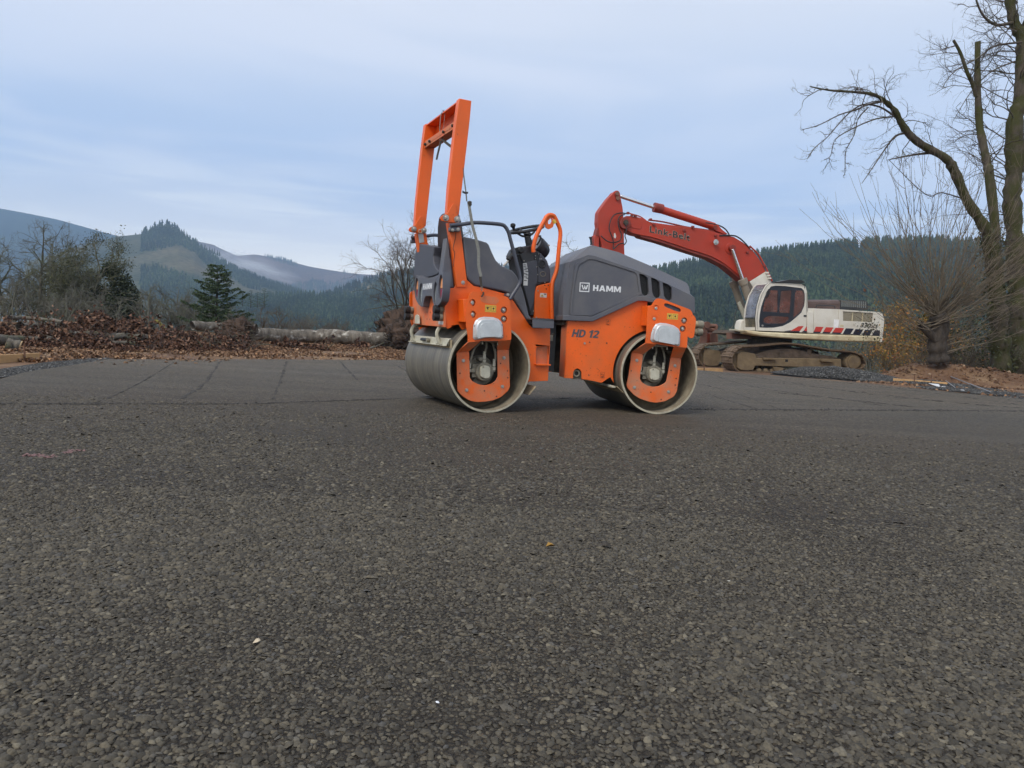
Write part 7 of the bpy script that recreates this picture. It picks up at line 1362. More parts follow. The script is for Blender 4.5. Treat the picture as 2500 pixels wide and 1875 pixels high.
leaf_cloud('last_leaves', np.array([(x, -.2, z) for x, z in [(a - px_, b_ - pz_) for a, b_ in [(8.873, 2.207), (8.922, 2.135), (8.898, 2.166), (9.367, 3.229), (10.21, 3.793)]]]), .08, LEAFR, 3, POL)
# autumn shrubs behind the pollard
for i, (x0, dep, sx_, sz_, n, lab) in enumerate(((([(17.13, 1.669)][0]), 31, (1.3, .7, 1.5), 0, 5200, 'orange-yellow autumn shrub glowing behind the pollarded stump'), (([(14.75, 2.056)][0]), 24, (1.5, .8, 1.5), 0, 3000, 'olive and orange shrub between the stump and the mossy tree'), (([(15.73, 0.754)][0]), 30, (.85, .5, .8), 0, 1300, 'low yellowish shrub right of the excavator counterweight'), (([(14.77, 0.7442)][0]), 22.5, (1.2, .6, .9), 0, 1700, 'low tangled olive shrub at the foot of the mossy tree'))):
    z0 = float(dirt_h(x0[0], dep)) - .1; rt = thing('autumn_shrub', lab, 'shrub', (x0[0], dep, z0), group='autumn shrubs behind the soil bank')
    q = np.random.default_rng(50 + i); tw = Twigs(); tips = []
    for k in range(26): grow(tw, q, (q.normal(0, .3) * sx_[0], q.normal(0, .2), 0), (q.normal(0, .55), q.normal(0, .3), 1), (x0[1] - z0 + sx_[2]) * q.uniform(.4, .75), .014, 1, BUSH, tips)
    tw.build('stems', BK_WHIP if i != 1 else BK_TWIG, rt); T = np.array(tips); T = T[q.integers(0, len(T), n)] + q.normal(0, .08, (n, 3)); leaf_cloud('foliage', T, .06 + .025 * (i == 0), LEAFO if i in (0, 2) else LEAFG, i, rt)
    if i in (1, 3): T = np.array(tips); T = T[q.integers(0, len(T), n // 3)] + q.normal(0, .1, (n // 3, 3)); leaf_cloud('foliage', T, .05, LEAFO, i + 9, rt)

# ------------------------------------------------------------------ masses of grey bare brush in the middle distance
def brush_mass(name, label, spots, seed, m, Hs, kinds=4, twm=None):
    r = np.random.default_rng(seed); prot = []
    for k in range(kinds):
        tw = Twigs(); q = np.random.default_rng(seed * 10 + k)
        for s_ in range(4): grow(tw, q, (q.normal(0, .06), q.normal(0, .06), 0), (q.normal(0, .4), q.normal(0, .4), 1), .62, .018, 1, [(0,) * 5, (5, .62, .55, .14, .06), (5, .62, .7, .22, .02), (5, .6, .8, .3, 0), (0, 0, 0, .3, 0)])
        prot.append(tw.arrays())
    V, F, n = [], [], 0
    for (x, y, z) in spots:
        v, f = prot[r.integers(kinds)]; a = r.uniform(0, 6.28); H = Hs * r.uniform(.75, 1.3); c, s_ = math.cos(a), math.sin(a)
        w = np.stack([(v[:, 0] * c - v[:, 1] * s_) * H * 1.15 + x, (v[:, 0] * s_ + v[:, 1] * c) * H * 1.15 + y, v[:, 2] * H + z], 1); V.append(w); F.append(f + n); n += len(v)
    return tag(fast_mesh(name, np.concatenate(V), np.concatenate(F), m), label, 'brush', kind='stuff')
BRUSHM = bark('grey_brush', (0.085, 0.082, 0.068), (0.17, 0.165, 0.135), (0.14, 0.15, 0.10), .4, .8)
BRUSHB = bark('brown_brush', (0.080, 0.066, 0.052), (0.15, 0.125, 0.10), None, .4, .8)
def scatter(n, az0, az1, d0, d1, seed, dz=-.3):
    r = np.random.default_rng(seed); a = np.radians(r.uniform(az0, az1, n)); d = r.uniform(d0, d1, n); x, y = d * np.sin(a), d * np.cos(a); return np.stack([x, y, dirt_h(x, y) + dz], 1)
brush_mass('grey_brush', 'mass of grey leafless brush filling the valley edge behind the log', np.concatenate([scatter(30, -31, -22, 42, 75, 1) , scatter(60, -24, -8, 48, 85, 6)]), 1, BRUSHM, 3.1)
brush_mass('brown_brush', 'upright brown whips and saplings in the brush behind the log', scatter(22, -22, -9, 36, 46, 2), 2, BRUSHB, 1.7)
brush_mass('grey_brush', 'grey leafless brush behind the excavator', scatter(60, 2, 36, 38, 70, 3), 3, BRUSHM, 3.6)
brush_mass('undergrowth', 'dim undergrowth below the bare trees at the left edge', scatter(40, -40, -23, 34, 46, 4), 4, BRUSHM, 2.0)
brush_mass('bramble', 'tangled undergrowth behind the soil bank on the right', scatter(30, 30, 42, 22.5, 31, 5), 5, BRUSHB, 1.5)

# ------------------------------------------------------------------ forests of conifers
def conifers(name, label, spots, Hm, seed, m, rows=6, k=7, jit=.16, wid=.17):
    """joined wood of ragged conifers; spots n x 3"""
    r = np.random.default_rng(seed); n = len(spots); H = Hm * r.uniform(.7, 1.25, n); W_ = H * wid * r.uniform(.8, 1.3, n)
    V, F, c = [], [], 0
    a = np.arange(k) * 2 * np.pi / k
    for j in range(rows):
        t0, t1 = j / rows, (j + 1.35) / rows
        z0 = (.08 + .92 * t0) ; z1 = min(1.0, .08 + .92 * t1); rad0 = (1 - t0) ** .9
        ring = np.stack([np.cos(a + j), np.sin(a + j)], -1)[None] * (W_ * rad0)[:, None, None] * r.uniform(1 - jit * 2.4, 1 + jit * 2, (n, k, 1))
        zz = H[:, None] * (z0 + r.normal(0, .018, (n, k))); R0 = np.concatenate([ring, zz[..., None]], -1)
        tip = np.concatenate([r.normal(0, .01, (n, 1, 2)) * H[:, None, None], (H * z1)[:, None, None]], -1)
        blk = np.concatenate([R0, tip], 1) + spots[:, None]; V.append(blk.reshape(-1, 3))
        idx = (np.arange(n) * (k + 1))[:, None, None] + c; tri = np.array([(i, (i + 1) % k, k) for i in range(k)])[None] + idx; F.append(tri.reshape(-1, 3)); c += n * (k + 1)
    o = fast_mesh(name, np.concatenate(V), np.concatenate(F), m); return tag(o, label, 'forest', kind='stuff') if label else o
def forest_mat(name, a, b, c):
    m = bpy.data.materials.new(name); m.use_nodes = True; t = m.node_tree; bs = t.nodes['Principled BSDF']; g = t.nodes.new('ShaderNodeNewGeometry')
    tc = t.nodes.new('ShaderNodeTexCoord'); n = t.nodes.new('ShaderNodeTexNoise'); n.inputs['Scale'].default_value = .018; n.inputs['Detail'].default_value = 5; t.links.new(tc.outputs['Object'], n.inputs[0])
    n2 = t.nodes.new('ShaderNodeTexNoise'); n2.inputs['Scale'].default_value = .9; n2.inputs['Detail'].default_value = 4; t.links.new(tc.outputs['Object'], n2.inputs[0])
    col = ramp_n(t, g.outputs['Random Per Island'], [(0.0, a), (0.6, b), (1.0, c)]); col = mix_n(t, 1.0, col, ramp_n(t, n.outputs[0], [(.35, .5), (.65, 1.55)]), 'MULTIPLY'); col = mix_n(t, 1.0, col, ramp_n(t, n2.outputs[0], [(.35, .6), (.65, 1.35)]), 'MULTIPLY')
    t.links.new(col, bs.inputs['Base Color']); bs.inputs['Roughness'].default_value = .95; bs.inputs['Specular IOR Level'].default_value = .1; return m
FOR = forest_mat('conifer_forest', (0.014, 0.026, 0.016), (0.030, 0.048, 0.024), (0.058, 0.075, 0.032))
def hill_mat(name, stops, sc=.004, bump=True):
    m = bpy.data.materials.new(name); m.use_nodes = True; t = m.node_tree; b = t.nodes['Principled BSDF']; tc = t.nodes.new('ShaderNodeTexCoord')
    mp = t.nodes.new('ShaderNodeMapping'); mp.inputs['Scale'].default_value = (1, .5, 2.2); t.links.new(tc.outputs['Object'], mp.inputs[0])
    n = t.nodes.new('ShaderNodeTexNoise'); n.inputs['Scale'].default_value = sc; n.inputs['Detail'].default_value = 9; n.inputs['Roughness'].default_value = .55; n.inputs['Distortion'].default_value = .5; t.links.new(mp.outputs[0], n.inputs[0])
    v = t.nodes.new('ShaderNodeTexNoise'); v.inputs['Scale'].default_value = sc * 30; v.inputs['Detail'].default_value = 4; t.links.new(tc.outputs['Object'], v.inputs[0])
    c = ramp_n(t, n.outputs[0], stops); c = mix_n(t, 1.0, c, ramp_n(t, v.outputs[0], [(.35, .7), (.65, 1.3)]), 'MULTIPLY'); t.links.new(c, b.inputs['Base Color']); b.inputs['Roughness'].default_value = 1; b.inputs['Specular IOR Level'].default_value = 0.0; return m
H_F = hill_mat('forested_slope', [(.35, (.030, .040, .026)), (.50, (.065, .070, .040)), (.62, (.12, .105, .06)), (.72, (.17, .13, .075))], .006)
H_D = hill_mat('dark_forested_slope', [(.35, (.012, .020, .016)), (.52, (.020, .032, .022)), (.60, (.050, .055, .034)), (.72, (.13, .10, .06))], .003)
H_C = hill_mat('logged_slope', [(.35, (.09, .062, .048)), (.55, (.13, .085, .065)), (.72, (.17, .11, .085))], .004)
H_G = hill_mat('near_slope', [(.35, (.018, .030, .020)), (.7, (.040, .050, .028))])
def hill(name, ridge, Yr, Y0, z0, m, back=1.12, amp=.03, seed=0, power=1.25, nx=160, ny=34):
    """a slope rising from (Y0, z0) to the ridge line given in metres at depth Yr, then falling away behind"""
    R_ = np.array(ridge); u = np.linspace(R_[0, 0], R_[-1, 0], nx); zr = np.interp(u, R_[:, 0], R_[:, 1])
    zr = zr + amp * 18 * fbm(u * .02, u * 0 + seed, 4, seed)
    t = np.linspace(0, 1, ny); tb = np.linspace(0.06, 1, 8)
    Y = np.concatenate([Y0 + (Yr - Y0) * t, Yr * (1 + (back - 1) * tb)]); rows = []
    X, Z = [], []
    for k, y in enumerate(Y):
        X.append(u * y / Yr)
        if k < ny: s_ = t[k] ** power; Z.append(z0 + (zr - z0) * s_ + amp * (Yr - Y0) * .35 * fbm(u * .006, y * .006 + seed, 4, seed + 3) * math.sin(math.pi * t[k]))
        else: Z.append(zr - (zr - z0) * tb[k - ny] ** 1.5)
    X, Z = np.array(X), np.array(Z); Yg = np.repeat(Y[:, None], nx, 1); o = grid_sheet(name, X, Yg, Z, m); tag(o, kind='structure')
    def at(uu, tt):
        zz = np.interp(uu, u, zr); y = Y0 + (Yr - Y0) * tt; base = z0 + (zz - z0) * tt ** power
        base = base + amp * (Yr - Y0) * .35 * fbm(uu * .006, y * .006 + seed, 4, seed + 3) * np.sin(np.pi * tt); return np.stack([uu * y / Yr, y, base], -1)
    return at
hA = hill('far_hill', [(-1907, 300.1), (-1659, 284.8), (-1433, 263.8), (-1357, 254.3), (-1280, 242.6), (-1229, 231.8), (-1172, 219), (-1108, 205.4), (-1048, 181.6), (-956.8, 141.3), (-842.2, 90.78), (-704.5, 41.22)], 2030, 1050, -14, H_D, seed=1, amp=.012)
hC = hill('far_hill', [(-1037, 143.8), (-967.1, 193.7), (-925.2, 209.8), (-873.5, 201.9), (-853.4, 192.5), (-806.1, 174), (-751.1, 180.3), (-681.7, 171), (-594.3, 153.3), (-517.7, 144.4), (-467.1, 140), (-394.2, 139), (-350, 150.6), (-262.6, 165.5), (-75.63, 180.7), (158.6, 186.7), (511.9, 163.9)], 2100, 1190, -14, H_C, seed=4, amp=.008)
hB = hill('hill', [(-706.2, 62.74), (-624.2, 90.11), (-573.3, 106), (-548.2, 109.6), (-530.7, 112.2), (-507.3, 115.7), (-486.8, 113.8), (-462.6, 104.1), (-448.9, 92), (-413.3, 72.88), (-387.8, 63.11), (-357, 52.43), (-336.2, 47.06), (-306, 38.65), (-270.3, 26.42), (-234.4, 10.64)], 1050, 520, -14, H_F, seed=2, amp=.012, power=1.1)
hE = hill('hill', [(-281.5, 1.096), (-241.9, 27.24), (-217.1, 39.53), (-192.2, 48.79), (-167.3, 57.05), (-142.4, 62.3), (-82.27, 68.83), (-7.097, 74.13), (33.15, 73.67), (118.5, 75.5), (194.3, 70.35), (270.9, 54.24)], 900, 480, -14, H_F, seed=5, amp=.012)
hD = hill('hill', [(-293.9, 9.101), (-250.8, 13.43), (-218.6, 17.92), (-182.8, 20.44), (-147, 21.55), (-111.2, 24.79), (-57.65, 30), (13.76, 35.39), (67.43, 36.34), (121.2, 35.5)], 640, 330, -15, H_G, seed=6, amp=.01)
hR = hill('hill', [(20.38, 20.09), (40.23, 29.78), (68.86, 37.58), (94.02, 44.05), (126, 51.99), (165.2, 58.57), (191, 63.31), (211.9, 66.37), (240.5, 70.39), (269.2, 72.42), (298, 73.87), (332.9, 72.2), (362, 70.23), (414.2, 68.86), (472.1, 68.91)], 520, 190, -14, H_G, seed=7, amp=.012, power=.95)
r = np.random.default_rng(99)
def slope_trees(name, label, at, u0, u1, n, Hm, seed, t0=.15, t1=1.02, m=FOR, clear=None, **kw):
    q = np.random.default_rng(seed); u = q.uniform(u0, u1, n); t = t0 + (t1 - t0) * q.random(n) ** .8
    if clear is not None: k_ = fbm(u * .011 / clear, t * 3.2 + u * .002, 4, seed + 70) < .055; u, t = u[k_], t[k_]
    return conifers(name, label, at(u, np.minimum(t, 1.0)) + np.array([0, 0, -1.0]), Hm, seed, m, **kw)
U = lambda at_, lo, hi: (lo, hi)
slope_trees('conifer_forest', 'dense dark conifer forest covering the near hill behind the excavator', hR, -10, 500, 8500, 11, 1, t0=.05)
slope_trees('conifer_forest', 'dark belt of conifers across the valley between fir and roller', hD, -300, 130, 4600, 9.5, 2, t0=.15, rows=5, k=6)
slope_trees('conifer_forest', 'blue-green forested ridge seen through the operator platform', hE, -270, 245, 3600, 12, 3, rows=4, k=5)
slope_trees('conifer_forest', 'hazy conifers on the middle hill below the tree-topped knoll', hB, -540, -130, 11000, 7, 4, rows=3, k=5, t0=.1, clear=1.3)
slope_trees('conifer_forest', 'distant woods on the long hill at the far left', hA, -1890, -630, 14000, 11, 5, rows=3, k=5, t0=.45, clear=3)
slope_trees('conifer_forest', 'distant woods under the logged ridge', hC, -800, -210, 5500, 10, 6, rows=3, k=5, t0=.3, clear=2.5)
# skyline trees one can tell apart: the knoll and the ridge behind
ORD = 'first second third fourth fifth sixth seventh eighth ninth tenth eleventh twelfth thirteenth fourteenth fifteenth sixteenth seventeenth'.split()
def sky_trees(px, Yd, hpx, seed, group, labs, wid=.2, base=4):
    q = np.random.default_rng(seed)
    for i, (x, z) in enumerate(px):
        H = (hpx[i % len(hpx)] + base) * Yd / 1777.0; o = conifers('conifer', None, np.array([(0.0, 0.0, -base * Yd / 1777.0 - H * .08)]), H, int(q.integers(1e6)), FOR, rows=6, k=7, wid=wid * q.uniform(.85, 1.3)); o.location = (x, Yd, z)
        tag(o, labs % ORD[i] if '%' in labs else labs, 'conifer', group)
sky_trees([(-547.6, 109), (-541.7, 108.7), (-535.3, 112.5), (-533, 113.2), (-526.6, 115.3), (-523.7, 116), (-520.2, 116.8), (-516.7, 117.5), (-513.2, 118.3), (-509.7, 118.5), (-506.2, 118.6), (-502.7, 118.2), (-499.1, 117.8), (-495.6, 116.9), (-492.1, 115.3), (-488.5, 113.7), (-485.6, 112.2)], 1050, [10, 12, 20, 22, 24, 24, 23, 24, 22, 26, 22, 24, 28, 28, 29, 29, 27], 11, 'conifers crowding the knoll', 'hazy conifer, %s from the left in the cluster crowning the knoll', .30)
sky_trees([(-482.1, 113.5), (-478.5, 111.9), (-474.4, 109.8), (-470.3, 107.7), (-466.1, 105.6), (-461.4, 103), (-457.8, 100.2), (-453.1, 97.58), (-448.3, 94.92), (-444.8, 93.36), (-441.3, 92.38), (-437.7, 91.4), (-434.2, 90.42), (-430, 88.89), (-427.1, 87.87)], 1050, [13, 17, 12, 16, 10, 12, 9, 11, 12, 9, 13, 12, 13, 11, 10], 12, 'conifers down the knoll ridge', 'hazy conifer, %s from the knoll in the row stepping down its right ridge', .2)
sky_trees([(-489.3, 136.5), (-484.6, 135.6), (-478.8, 135.9), (-471.9, 135.1), (-464.9, 134.3), (-456.8, 133.6), (-447.5, 134.1)], 2070, [14, 9, 8, 7, 6, 6, 5], 13, 'conifers on the far saddle', 'tiny distant conifer, %s from the left on the far saddle', .16)
# darker firs in the brush of the middle distance
for i, (x, y_, H_) in enumerate(((612, 752, 38), (628, 752, 34), (645, 752, 42), (680, 772, 22), (592, 748, 30))):
    d_ = 150; px = {612: [(-54.39, 2.546)][0], 628: [(-53.04, 2.614)][0], 645: [(-51.61, 2.686)][0], 680: [(-48.62, 1.161)][0], 592: [(-56.08, 2.795)][0]}[x]
    rt = thing('fir_tree', ['dark fir left of two others above the grey brush', 'dark fir in the middle of the clump above the grey brush', 'tallest dark fir of the clump above the grey brush', 'lone low fir in the grey brush right of the fir clump', 'dark fir nearest the small green fir, above the brush'][i], 'fir tree', (px[0], d_, px[1]), group='dark firs above the grey brush')
    conifer_near(rt, H_ * d_ / 1777 * 1.15, H_ * d_ / 1777 * .42, 200 + i, NEED, BK_DARK, .45)

# ------------------------------------------------------------------ brush piles, logs, stumps
def brush_pile(label, cx, cy, sx_, sy_, hz, n, seed, m=LEAFR, tw=60, size=.10, peak=None):
    q = np.random.default_rng(seed); z0 = float(dirt_h(cx, cy)) - .02; rt = thing('brush_pile', label, 'brush pile', (cx, cy, z0))
    a = q.uniform(0, 6.283, n); rr = q.random(n) ** .55; x = rr * np.cos(a) * sx_; y = rr * np.sin(a) * sy_
    hh = hz * (1 - rr ** 2) * np.clip(1 + 2.4 * fbm(x * 2.1 + seed, y * 2.1, 4, seed), .15, 3)
    if peak: hh = hh + peak[2] * np.exp(-((x - peak[0]) / peak[1]) ** 2)
    z = hh * q.random(n) ** .35; leaf_cloud('dead_leaves', np.stack([x, y, z], 1), size, m, seed, rt, curl=.5)
    t = Twigs()
    for k in range(tw):
        i = q.integers(n); d = np.array([q.normal(0, 1), q.normal(0, .5), q.uniform(-.1, .8)]); P = wander(q, (x[i], y[i], z[i] * .8), d, q.uniform(.2, .8), 6, .2); t.path(P, np.linspace(q.uniform(.005, .013), .003, 7), 4)
    LP = []
    for k in range(int(n / 260)):
        i = q.integers(n); d = np.array([q.normal(0, .8), q.normal(0, .4), q.uniform(.2, 1.1)]); P = wander(q, (x[i], y[i], hh[i] * .8), d, q.uniform(.15, .55), 6, .2); t.path(P, np.linspace(.006, .0025, 7), 3)
        LP.append(P[q.integers(1, 7, 16)] + q.normal(0, .045, (16, 3)))
    if LP: leaf_cloud('leafy_sprays', np.concatenate(LP), size * 1.05, m, seed + 50, rt, curl=.5)
    t.build('branches', BK_TWIG, rt); return rt
def Dp(p, d): return p
brush_pile('tall pile of cut oak brush with dead brown leaves below the ivy-grown tree', *[(-8.649, 14.93)][0], 2.4, 1.0, .36, 20000, 1, peak=(.45, .30, .32), tw=120, size=.062)
brush_pile('low brown brush heap at the left end of the leaf piles', *[(-8.76, 13.14)][0], 2.3, .9, .26, 9000, 3, tw=80, size=.07)
brush_pile('low heap of dead leaves between the tall brush pile and the root plate', *[(-7.194, 14.46)][0], 2.1, .8, .17, 8000, 5, tw=60, size=.065)
brush_pile('leafy heap lying against the left end of the pale fallen log', *[(-7.051, 16.08)][0], 1.7, .7, .24, 6500, 7, tw=90, size=.065)
brush_pile('small tuft of dead leaves in front of the middle of the log', *[(-5.143, 17.96)][0], .75, .3, .28, 900, 9, tw=24)
brush_pile('scrap of leaves beside the right end of the log', *[(-4.398, 21.17)][0], .8, .3, .10, 600, 12, tw=12)
def log_obj(name, label, cat, pts, r0, r1, m, cut=True, seed=0, k=18, group=None):
    q = np.random.default_rng(seed); P = dense(np.array(pts), 6); P[1:-1] += q.normal(0, r0 * .12, P[1:-1].shape); o_ = P[0].copy(); rt = thing(name, label, cat, tuple(o_), group=group)
    t = Twigs(); t.path(P - o_, np.linspace(r0, r1, len(P)) * (1 + (.035 if r0 > .14 else .10) * q.normal(size=len(P))), k); t.build('log_bark', m, rt, True)
    if cut:
        for e, rr in ((0, r0), (-1, r1)):
            d = (P[1] - P[0]) if e == 0 else (P[-2] - P[-1]); d = Vector(d / np.linalg.norm(d)); c = Vector(P[e] - o_)
            B().tube([c - d * .004, c + d * .01], [rr * .97, rr * .97], k).build('cut_end', CUT, rt)
    return rt
def gp(px, z=0.0, dz=0.0): return (px[0], px[1], float(dirt_h(px[0], px[1])) + dz)
lg = [gp(p, 0, .20) for p in [(-7.819, 19.78), (-6.554, 21.01), (-5.38, 21.05), (-4.202, 21.09), (-3.71, 21.68)]]
lg = [(x, y + 1.5, z + .05) for x, y, z in lg]
log_obj('fallen_log', 'long mottled grey-white log lying behind the leaf litter, left of the roller', 'log', lg, .185, .22, BK_BIRCH, cut=False, seed=3)
l2 = [(x, y + 1.2, z + .42) for x, y, z in [gp(p) for p in [(-8.377, 17.74), (-7.798, 18.37), (-6.954, 18.47)]]]
log_obj('fallen_log', 'paler upper log section behind the small fir and root plate', 'log', l2, .11, .15, BK_BIRCH, cut=False, seed=4)
for i, (px, r0, r1, lab, dz) in enumerate((
    ([(-8.528, 11.88), (-8.454, 12.79), (-8.028, 13.15)], .08, .06, 'grey lichen-covered log lying lowest at the left edge', .14), ([(-9.67, 14.14), (-9.709, 15.34), (-8.94, 15.06)], .08, .06, 'slim grey log resting above another in the left brush', .32),
    ([(-8.174, 13.15), (-7.847, 13.61), (-7.199, 14.07)], .10, .05, 'thick grey log in front of the tall brush pile', .22), ([(-11.03, 15.61), (-10.65, 15.83), (-8.909, 14.08)], .05, .03, 'crooked pale branch poking out of the left heap', .45), ([(-7.502, 12.7), (-7.035, 13.1)], .05, .04, 'short grey log half buried in leaves by the tall brush pile', .12))):
    P_ = [(x, y + .1 * i, float(dirt_h(x, y)) + dz) for x, y in px]; log_obj('cut_log', lab, 'log', P_, r0, r1, BK_GREY, cut=False, seed=20 + i, k=10, group='cut logs in the brush piles')
P_ = [(x, y, float(dirt_h(x, y)) + .09) for x, y in [(-7.881, 11.3), (-7.718, 11.38)]]; log_obj('cut_log', 'short round log with a pale sawn end near the lumber form board', 'log', P_, .085, .08, BK_GREY, seed=30, k=14, group='cut logs in the brush piles')
P_ = [([(-10.12, 0.4484)][0][0], 20.5, [(-10.12, 0.4484)][0][1]), ([(-10, 0.3969)][0][0], 20.5, [(-10, 0.3969)][0][1]), ([(-9.862, 0.2201)][0][0], 20.5, [(-9.862, 0.2201)][0][1]), ([(-9.572, 0.1312)][0][0], 20.4, [(-9.572, 0.1312)][0][1] - .3)]
log_obj('mossy_branch', 'yellow-mossed broken branch sticking up left of the pale log', 'branch', P_, .03, .07, mat('yellow_moss', (0.16, 0.14, 0.035), .95, var=.4, scale=12, bump=1), seed=31, k=8)
def root_plate(label, x, y, sc, seed):
    q = np.random.default_rng(seed); z0 = float(dirt_h(x, y)); rt = thing('root_plate', label, 'tree roots', (x, y, z0))
    ic = bmesh.new(); bmesh.ops.create_icosphere(ic, subdivisions=4, radius=1.0); v = np.array([w.co for w in ic.verts]); f = [[w.index for w in t_.verts] for t_ in ic.faces]; ic.free()
    n = 1 + .9 * fbm(v[:, 0] * 3.4 + seed, v[:, 2] * 3.4 + v[:, 1] * 2.7, 5, seed) + .12 * q.normal(size=len(v)); v = v * n[:, None] * np.array([.42, .3, .40]) * sc + np.array([0, 0, .38 * sc]); fast_mesh('soil_ball', v, np.array(f), ROOT, rt)
    t = Twigs()
    for k in range(260):
        d = q.normal(size=3) * np.array([1, .7, .9]); d /= np.linalg.norm(d); p0 = d * np.array([.5, .3, .45]) * sc + np.array([0, 0, .38 * sc]); P = wander(q, p0 * .85 + np.array([0, 0, .02]), d + q.normal(0, .5, 3), q.uniform(.10, .38) * sc, 6, .35); t.path(P, np.linspace(q.uniform(.006, .022), .003, 7), 5)
    t.build('roots', BK_DARK if seed % 2 else BK_TWIG, rt); return rt
x_, y_ = [(-3.644, 22.39)][0]; root_plate('dark upturned root plate between the log and the rear drum', x_, y_ + .6, 1.5, 3)
x_, y_ = [(-3.211, 21.21)][0]; root_plate('second root clump almost hidden by the rear drum', x_, y_ + .3, 1.1, 5)
x_, y_ = [(-7.248, 18.82)][0]; root_plate('torn root stump in front of the left end of the pale log', x_, y_ + .4, .85, 8)
P_ = [(x, y, float(dirt_h(x, y)) + h) for (x, y), h in zip([(-3.939, 19.67), (-3.953, 21.67), (-4.487, 27.54)], (.02, .12, .3))]; log_obj('bare_branch', 'curved grey branch leaning on the dark root plate', 'branch', P_, .022, .03, BK_GREY, seed=33, k=7)

# ------------------------------------------------------------------ form boards, stakes, gravel, scraps
WOOD = mat('sawn_lumber', (0.50, 0.30, 0.13), .75, var=.22, scale=3, dirt=(0.28, 0.18, 0.10), dirt_amt=.35, dscale=5, bump=.3, bscale=30)
STAKE = mat('rusty_stake', (0.12, 0.06, 0.035), .8, var=.3, scale=10)
def board(label, a, b, h=.10, th=.038, stakes=(), zoff=0.0, notes=None):
    a = Vector((a[0], a[1], 0)); b = Vector((b[0], b[1], 0)); d = b - a; L_ = d.length; rt = thing('form_board', label, 'form board', (a.x, a.y, float(dirt_h(a.x, a.y)) + zoff), math.atan2(d.y, d.x))
    B().box((0, L_), (0, th), (0, h)).build('plank', WOOD, rt, bevel=.003)
    for s_ in stakes: B().cyl((s_ * L_, -.014, -.12), (s_ * L_, -.014, h + .13), .011, n=8).build('stake', STAKE, rt)
    return rt
q = [(-6.103, 8.061), (-6.148, 9.437)]; board('weathered form board at the left pad corner with a thin stake', q[0], q[1], h=.10, stakes=(.76,))
q = [(3.606, 15.91), (4.951, 16.83)]; board('orange-brown form board in front of the excavator track', (q[0][0], q[0][1] + .3), (q[1][0], q[1][1] + .3), h=.13, stakes=(.58,))
q = [(8.289, 15.86), (8.966, 15.01)]; board('pale lumber form board with two rusty stakes right of the gravel heap', q[0], q[1], h=.12, stakes=(.41, .72))
GRV = stone_mat('blue_grey_gravel', [(0.0, (0.018, 0.018, 0.018)), (.5, (0.042, 0.042, 0.041)), (.85, (0.075, 0.075, 0.073)), (1.0, (0.18, 0.18, 0.17))])
def heap(label, cx, cy, sx_, sy_, hz, n, seed, rot=0.0, sz=.028):
    q = np.random.default_rng(seed); a = q.uniform(0, 6.283, n); rr = q.random(n) ** .6; lx = rr * np.cos(a) * sx_; ly = rr * np.sin(a) * sy_; c, s_ = math.cos(rot), math.sin(rot); x = cx + lx * c - ly * s_; y = cy + lx * s_ + ly * c
    z = np.maximum(dirt_h(x, y), -.05) + hz * (1 - rr ** 1.6) * (1 + .5 * fbm(x * 2, y * 2, 3, seed)); P = np.stack([x, y, z + .006], 1)
    o = stones(n, lambda r, k: P, lambda r, k, P_: r.uniform(sz * .6, sz * 1.5, k), 'gravel_heap', GRV, flat=.8, seed=seed, sink=.3)
    # the body of the heap under the loose stones
    g = np.linspace(0, 1, 10); th = np.linspace(0, 2 * np.pi, 40, endpoint=False); V = []
    for rr_ in g:
        lx = rr_ * np.cos(th) * sx_; ly = rr_ * np.sin(th) * sy_; X = cx + lx * c - ly * s_; Y = cy + lx * s_ + ly * c; V.append(np.stack([X, Y, np.maximum(dirt_h(X, Y), -.05) + hz * (1 - rr_ ** 1.6) * (1 + .5 * fbm(X * 2, Y * 2, 3, seed)) - .004 - .03 * (rr_ > .95)], -1))
    V = np.array(V).reshape(-1, 3); i = np.arange(400).reshape(10, 40); j = np.roll(i, -1, 1); F = np.stack([i[:-1], j[:-1], j[1:], i[1:]], -1).reshape(-1, 4)
    b_ = fast_mesh('gravel_core', V, F, mat('gravel_fines', (0.022, 0.022, 0.022), .95, var=.4, scale=30, bump=1.0), parent=o); return tag(o, label, 'gravel', kind='stuff')
q = [(7.821, 17.2)][0]; heap('heap of blue-grey gravel before the excavator track end', q[0] - .1, q[1] + .1, 1.55, .75, .25, 11000, 1, -.55)
q = [(8.75, 15.56)][0]; heap('low spread of dark gravel behind the lumber form board', q[0], q[1] + .2, 1.7, .55, .07, 6500, 2, -.9)
q = [(8.697, 12.98)][0]; heap('thin spill of dark gravel at the right pad corner', q[0], q[1] + .1, 1.4, .6, .05, 5200, 3, -1.0)
q = [(8.659, 11.13)][0]; heap('strip of dark gravel running out of the right picture edge', q[0] + .2, q[1], 1.2, .5, .04, 2500, 6, -1.0)
q = [(-5.061, 7.166), (-5.716, 9.869)]; heap('strip of dark gravel along the left pad corner', (q[0][0] + q[1][0]) / 2 - .05, (q[0][1] + q[1][1]) / 2 + .1, 2.3, .26, .035, 6500, 4, math.atan2(q[1][1] - q[0][1], q[1][0] - q[0][0]), sz=.02)
